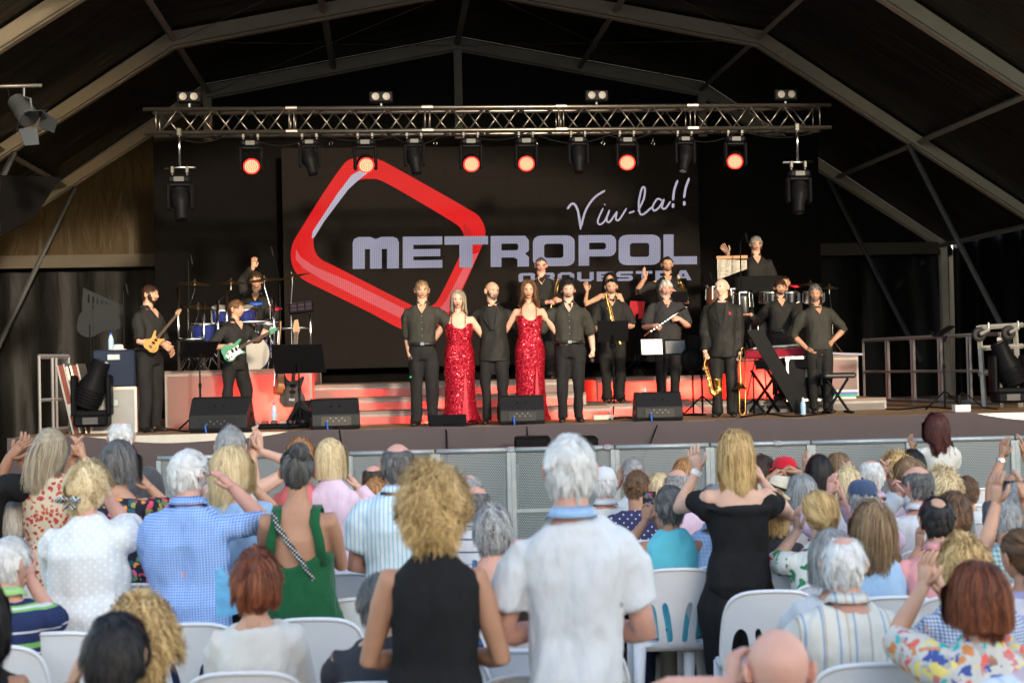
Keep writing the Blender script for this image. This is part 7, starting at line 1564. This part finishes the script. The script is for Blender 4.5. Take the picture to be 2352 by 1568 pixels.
p=at(1492,1160,ph.Y+.33); r=thing('smartphone','black smartphone filming the stage, held by the woman in turquoise','phone',p); MB().box((0,0,0),(.078,.009,.16),Matrix.Rotation(-.08,3,'X'),bev=.006).build('body',blk,r)
MB().box((0,-.0065,.005),(.070,.003,.142),Matrix.Rotation(-.08,3,'X')).build('display',floral('phone_picture',(.03,.03,.035),[(.45,.02,.03),(.02,.02,.02),(.12,.14,.3),(.2,.15,.12)],45,.5),r)
T('man in pale blue short sleeves and khaki trousers half hidden behind the black top',1640,1112,408,sex='m',fat=1.2,short='man in khaki trousers',hair='short',hcol='grey',sk='t',top=Td(SEER,'short',collar=True),legs=dict(m=KHAKI),q=1.1,face=.25)
T('woman with straw blond bob seated in a dark grey top',1770,1116,418,short='woman with the straw blond bob',hair=('bob',dict(even=-.11,gap=.26)),hcol='gblond' if False else 'blond',sk='m',top=Td(DGREY,'short'),q=1.1)
T('woman with dark brown waves in the row by the barrier',1752,1041,308,short='woman with dark brown waves',hair='medium',hcol='dbrown',sk='m',top=Td(DGREY,'short'))
f=T('person in a bright red cap near the barrier',1802,1050,312,short='person in the red cap',hair=('full',dict(bald=[(0,1.2)])),hcol='dbrown',sk='m',top=Td(WHITE,'short'),hd=(.9,0,0)); cap(f,C('red_cap',(.50,.015,.03)))
f=T('person in a wide straw hat with black band',1798,1098,372,short='person in the straw hat',hair='bob',hcol='grey',sk='m',top=Td(OFFW,'short'))
g=MB(); g.lathe([(.17,.0),(.165,.012),(.098,.02),(.094,.075),(.07,.10),(.001,.105)],f.hp((0,0,.035)),(.25,-.15,1),24); g.build('straw_hat',mat('straw',(.66,.57,.42),.8,0,.12,60,.4,90),f.root,smooth=True); g=MB(); g.lathe([(.1,.022),(.099,.05)],f.hp((0,0,.035)),(.25,-.15,1),24,cap=False); g.build('hat_band',BLACK,f.root)
T('woman with smooth grey bob in a red geometric blouse making a heart with her hands',1842,1084,376,short='woman with the smooth grey bob',hair=('bob',dict(even=-.10,n=2200,part=0)),hcol='grey',sk='t',top=Td(GEO,'short',neck='scoop'),arms=(('px',1768,1098,.15,dict(pose='hold',fd=(.75,0,.7),bk=(-.3,0,1),pole=(-.6,0,-1))),('px',1835,1085,.15,dict(pose='hold',fd=(-.85,0,.5),bk=(.3,0,1),pole=(.6,0,-1)))),q=1.2)
T('woman with long black hair clapping near the barrier',1882,1040,310,short='woman with long black hair',hair=('long',dict(even=-.30)),hcol='black',sk='m',top=Td(BLACK,'short'),arms=(('px',1850,1075,.2,dict(pose='clap',fd=(0,.2,1))),'clap'))
T('woman with streaked light brown bob beside the long black hair',1926,1036,303,short='woman with the streaked bob',hair=('bob',dict(even=-.10,gap=.28)),hcol='lbrown',sk='m',top=Td(OFFW,'short'))
T('woman with loose blond curls behind the navy flat cap',1948,1068,350,short='woman with loose blond curls',hair=('longw',dict(even=-.2)),hcol='pblond',sk='m',top=Td(WHITE,'short'),arms=clapat(1945,1100,.25,10))
T('white haired man with pink scalp in a lilac shirt, next to the navy cap',2002,1056,345,sex='m',short='pink scalped man in lilac',hair=('thin',dict()),hcol='white',sk='p',top=Td(LILAC,'short',collar=True),arms=('lap','clapup'))
f=T('man in a navy flat cap clapping wide in a lilac shirt',1982,1102,405,sex='m',short='man in the navy flat cap',hair=('short',dict(bald=[(0,1.0)])),hcol='grey',sk='p',fat=1.1,top=Td(LILAC,'long',collar=True),arms=(('px',1907,1138,.25,dict(pose='clap',fd=(.1,.2,1),bk=(-1,-.4,0))),('px',1935,1150,.25,dict(pose='clap',fd=(-.1,.2,1),bk=(1,-.3,0)))),q=1.1); cap(f,C('navy_cap',(.05,.075,.14)),True,soft=.35)
T('woman with blond updo and gold clip in a green leaf print dress',1882,1128,445,short='woman in the green leaf print',fat=1.1,hair=('updo',dict(n=2400)),hcol='gblond' if False else 'blond',sk='l',top=Td(LEAF,'elbow'),arms=(('px',1832,1218,.25,dict(pose='clap',fd=(0,.2,1))),'clap'),hd=(.25,0,0),q=1.3)
T('woman with long tawny hair pinned at the side in pale denim',2008,1146,475,short='woman with long tawny hair',hair=('medium',dict(even=-.20,n=2600,gap=.32,tipdark=1)),hcol='lbrown',sk='l',top=Td(DENIM,'elbow',collar=True,fold=.025),hd=(.25,0,0),q=1.3)
T('woman with smooth grey hair in white, half hidden by the balding striped shirt man',1912,1210,555,short='grey haired woman in white',hair=('bob',dict(even=-.09)),hcol='grey',sk='m',top=Td(WHITE,'elbow',neck='scoop'),q=1.3)
T('balding grey man with glasses in a cream shirt with blue stripes',1940,1232,600,sex='m',fat=1.12,short='balding man in the cream striped shirt',hair=('thin',dict(n=2600,bald=[(-.1,.55)],gap=.09,low=.1)),hcol='white',sk='p',glasses=True,top=Td(CRST,'short',collar=True,fold=.03),hd=(-.35,0,0),q=1.7)
T('dark haired man with thinning crown in a salmon pink polo',2152,1143,476,sex='m',fat=1.1,short='man in the salmon pink polo',hair=('crown',dict(n=2600)),hcol='dgrey' if False else 'black',sk='m',top=Td(PINKP,'short',collar=True,fold=.025),arms=(('px',2112,1262,.3,dict(pose='clap',fd=(.1,.2,1))),'clap'),q=1.3)
T('bald man with dark curly sides and glasses in a white shirt, hands at his chin',2108,1070,385,sex='m',short='bald man with dark curly sides',hair=('ringf',dict(curl=.006,n=2000)),hcol='dgrey',sk='p',glasses=True,top=Td(WHITE,'long',collar=True,fold=.03),arms=(('px',2066,1135,.3,dict(pose='hold',fd=(.4,.1,.9))),('px',2082,1135,.3,dict(pose='hold',fd=(-.3,.1,.9)))),hd=(.5,0,0),q=1.1)
T('woman with cropped auburn blond hair and glasses in a brown top, clapping',2088,1048,335,short='woman in the brown top',hair=('pixie',dict(gap=.2)),hcol='lbrown',sk='m',glasses=True,top=Td(BROWNT,'short'),arms=clapat(2035,1095,.2,8),hd=(.5,0,0))
T('woman with pale blond curls behind the bald man in white',2167,1070,362,short='woman with pale blond curls',hair='curly',hcol='pblond',sk='l',top=Td(OFFW,'short'))
T('woman with brown short hair in a pale zigzag blouse',2192,1126,445,short='woman in the zigzag blouse',hair=('full',dict(n=2000,gap=.22,low=.1)),hcol='brown',sk='l',top=Td(ZIG,'short'),q=1.1)
T('boy with short brown hair among empty chairs',2222,1092,335,sex='m',short='boy among the empty chairs',hair=('short',dict(L=.045,lift=.4)),hcol='brown',sk='m',top=Td(WHITE,'short'))
T('woman with fluffy golden hair in a blue checked shirt',2216,1225,592,short='woman with fluffy golden hair',fat=1.25,hair=('wavy',dict(n=2600,gap=.32,cap=.22)),hcol='gblond' if False else 'blond',sk='p',top=Td(CHECK,'elbow',fold=.02),q=1.5)
T('woman with russet bowl cut in a multicoloured leaf blouse, clapping',2252,1285,680,short='woman with the russet bowl cut',fat=1.1,hair=('bob',dict(n=3000,even=-.07,gap=.30,part=0)),hcol='auburn',sk='m',top=Td(MULTI,'elbow',fold=.025),arms=(('px',2122,1345,.3,dict(pose='clap',fd=(.15,.2,1),bk=(-.8,-.5,0))),('px',2168,1365,.32,dict(pose='clap',fd=(-.3,.2,1),bk=(.8,-.5,0)))),hd=(.3,0,0),q=1.7)
f=T('woman with brown ponytail in white with her bare arm raised to clap',2348,1215,575,short='woman with the brown ponytail',hair=('pony',dict(n=2400)),hcol='brown',sk='m',top=Td(LAV,'none',bare=True),arms=(('px',2292,1100,.25,dict(pose='clap',fd=(.0,.1,1),bk=(-.9,-.4,0),pole=(-1,0,-.3))),('px',2335,1100,.25,dict(pose='clap',fd=(-.1,.1,1)))),hd=(.35,0,0),q=1.5)
f=T('bald tanned man with both arms stretched high clapping, watch on wrist',2330,1088,372,sex='m',short='bald tanned man clapping high',hair=('ring',dict()),hcol='black',sk='t',top=Td(GREYS,'short'),arms=(('px',2308,1012,.2,dict(pose='clap',fd=(.15,.1,1),bk=(-.9,-.4,0),pole=(-1,0,-.4))),('px',2345,1010,.2,dict(pose='clap',fd=(-.1,.1,1),bk=(.9,-.4,0)))),q=1.1)
wt=f.arms[0]; MB().lathe([(.030,-.010),(.031,.010)],wt[2]-wt[3]*.03,wt[3],14,cap=False).build('watch',chrome,f.root)
T('grey bobbed woman in a grey marl vest under the raised arms',2340,1106,425,short='grey bobbed woman in grey marl',hair=('bobf',dict(even=-.12)),hcol='grey',sk='m',top=Td(GREYT,'none',bare=True),q=1.)
T('person in a teal checked shirt beside the grey marl vest',2300,1128,440,sex='m',short='person in the teal checked shirt',hair='short',hcol='grey',sk='m',top=Td(TEALG,'short'),lean=.25)
T('woman with shiny black hair and sunglasses pushed up near the barrier',2097,1029,302,short='woman with sunglasses in her hair',hair=('bobf',dict(even=-.11)),hcol='black',sk='m',top=Td(BLACK,'short'))
T('woman with sandy curls and dark glasses near the barrier',2062,1036,306,short='woman with sandy curls',hair='curly',hcol='gblond' if False else 'blond',sk='l',glasses=True,top=Td(WHITE,'short'),hd=(.8,0,0))
T('bald pink headed man at the bottom edge with a raised fist',1790,1443,905,sex='m',fat=1.15,short='bald man at the bottom edge',hair=None,hcol='grey',sk='p',top=Td(WHITE,'short'),arms=(('px',1688,1575,.1,dict(pose='hold',fd=(0,.2,1))),'lap'),q=1.7)
T('man in a pastel plaid shirt cut off by the picture corner',2440,1245,850,sex='m',fat=1.25,short='man in the pastel plaid shirt',hair='short',hcol='grey',sk='p',top=Td(PLAID,'short',collar=True),q=1.4,lean=.12)
T('dark haired child in beige between the black dress and the white polo',1190,1385,560,sex='f',short='child in beige',hair=('bob',dict(even=-.09)),hcol='dbrown',sk='m',top=Td(BEIGE,'short'),q=1.2)
T('grey haired man in a charcoal shirt hidden behind the black dress',868,1318,615,sex='m',fat=1.15,short='grey haired man in charcoal',hair='short',hcol='dgrey',sk='m',top=Td(DGREY,'short'),q=1.2)
p=at(500,1300,5.9); r=obj_frame('hand_fan','pale blue folding hand fan swinging beside the gingham shirt','fan',p,(.35,0,-1),(0,-1,0))
for i in range(9):
    a=-.32+.08*i; MB().box((.11*math.cos(a),.11*math.sin(a),.001*i),(.2,.022,.0015),Matrix.Rotation(a,3,'Z')).build('fan_blade',C('fan_blue',(.18,.48,.75)),r)
# ---- empty chairs: behind the standing people and in gaps
for px,top,lab in((133,1450,'with black dots showing through, before the white dotted blouse'),(425,1430,'behind the gingham shirt'),(720,1418,'behind the green dress'),(1762,1346,'behind the black trousers of the blond woman'),(1778,1238,'just past the hip of the blond woman'),(785,1315,'beside the pink linen shirt'),(845,1372,'under the plaid shorts'),(60,1250,'second behind the black vest'),(70,1300,'below the striped polo shoulder'),(2250,1122,'nearest the boy, by the barrier'),(2238,1160,'one row behind the boy'),(2215,1190,'with orange slots showing, two rows behind the boy'),(2212,1240,'beside the zigzag blouse'),(1225,1545,'cut by the bottom edge beside the white polo'),(2330,1360,'at the picture edge behind the ponytail'),(1310,1480,'hidden in front of the white polo'),(990,1500,'hidden in front of the black dress'),(310,1340,'beside the tropical print'),(1270,1260,'between the curly golden head and the white polo')):
    s=(top-hz(px))/(CAMH-.85); Y=FPX/s; p=at(px,top,Y); chair('empty white plastic chair '+lab,p.x,Y+(.16 if px==1762 else .28),random.uniform(-.05,.05),'empty white plastic chairs')
finish_people()
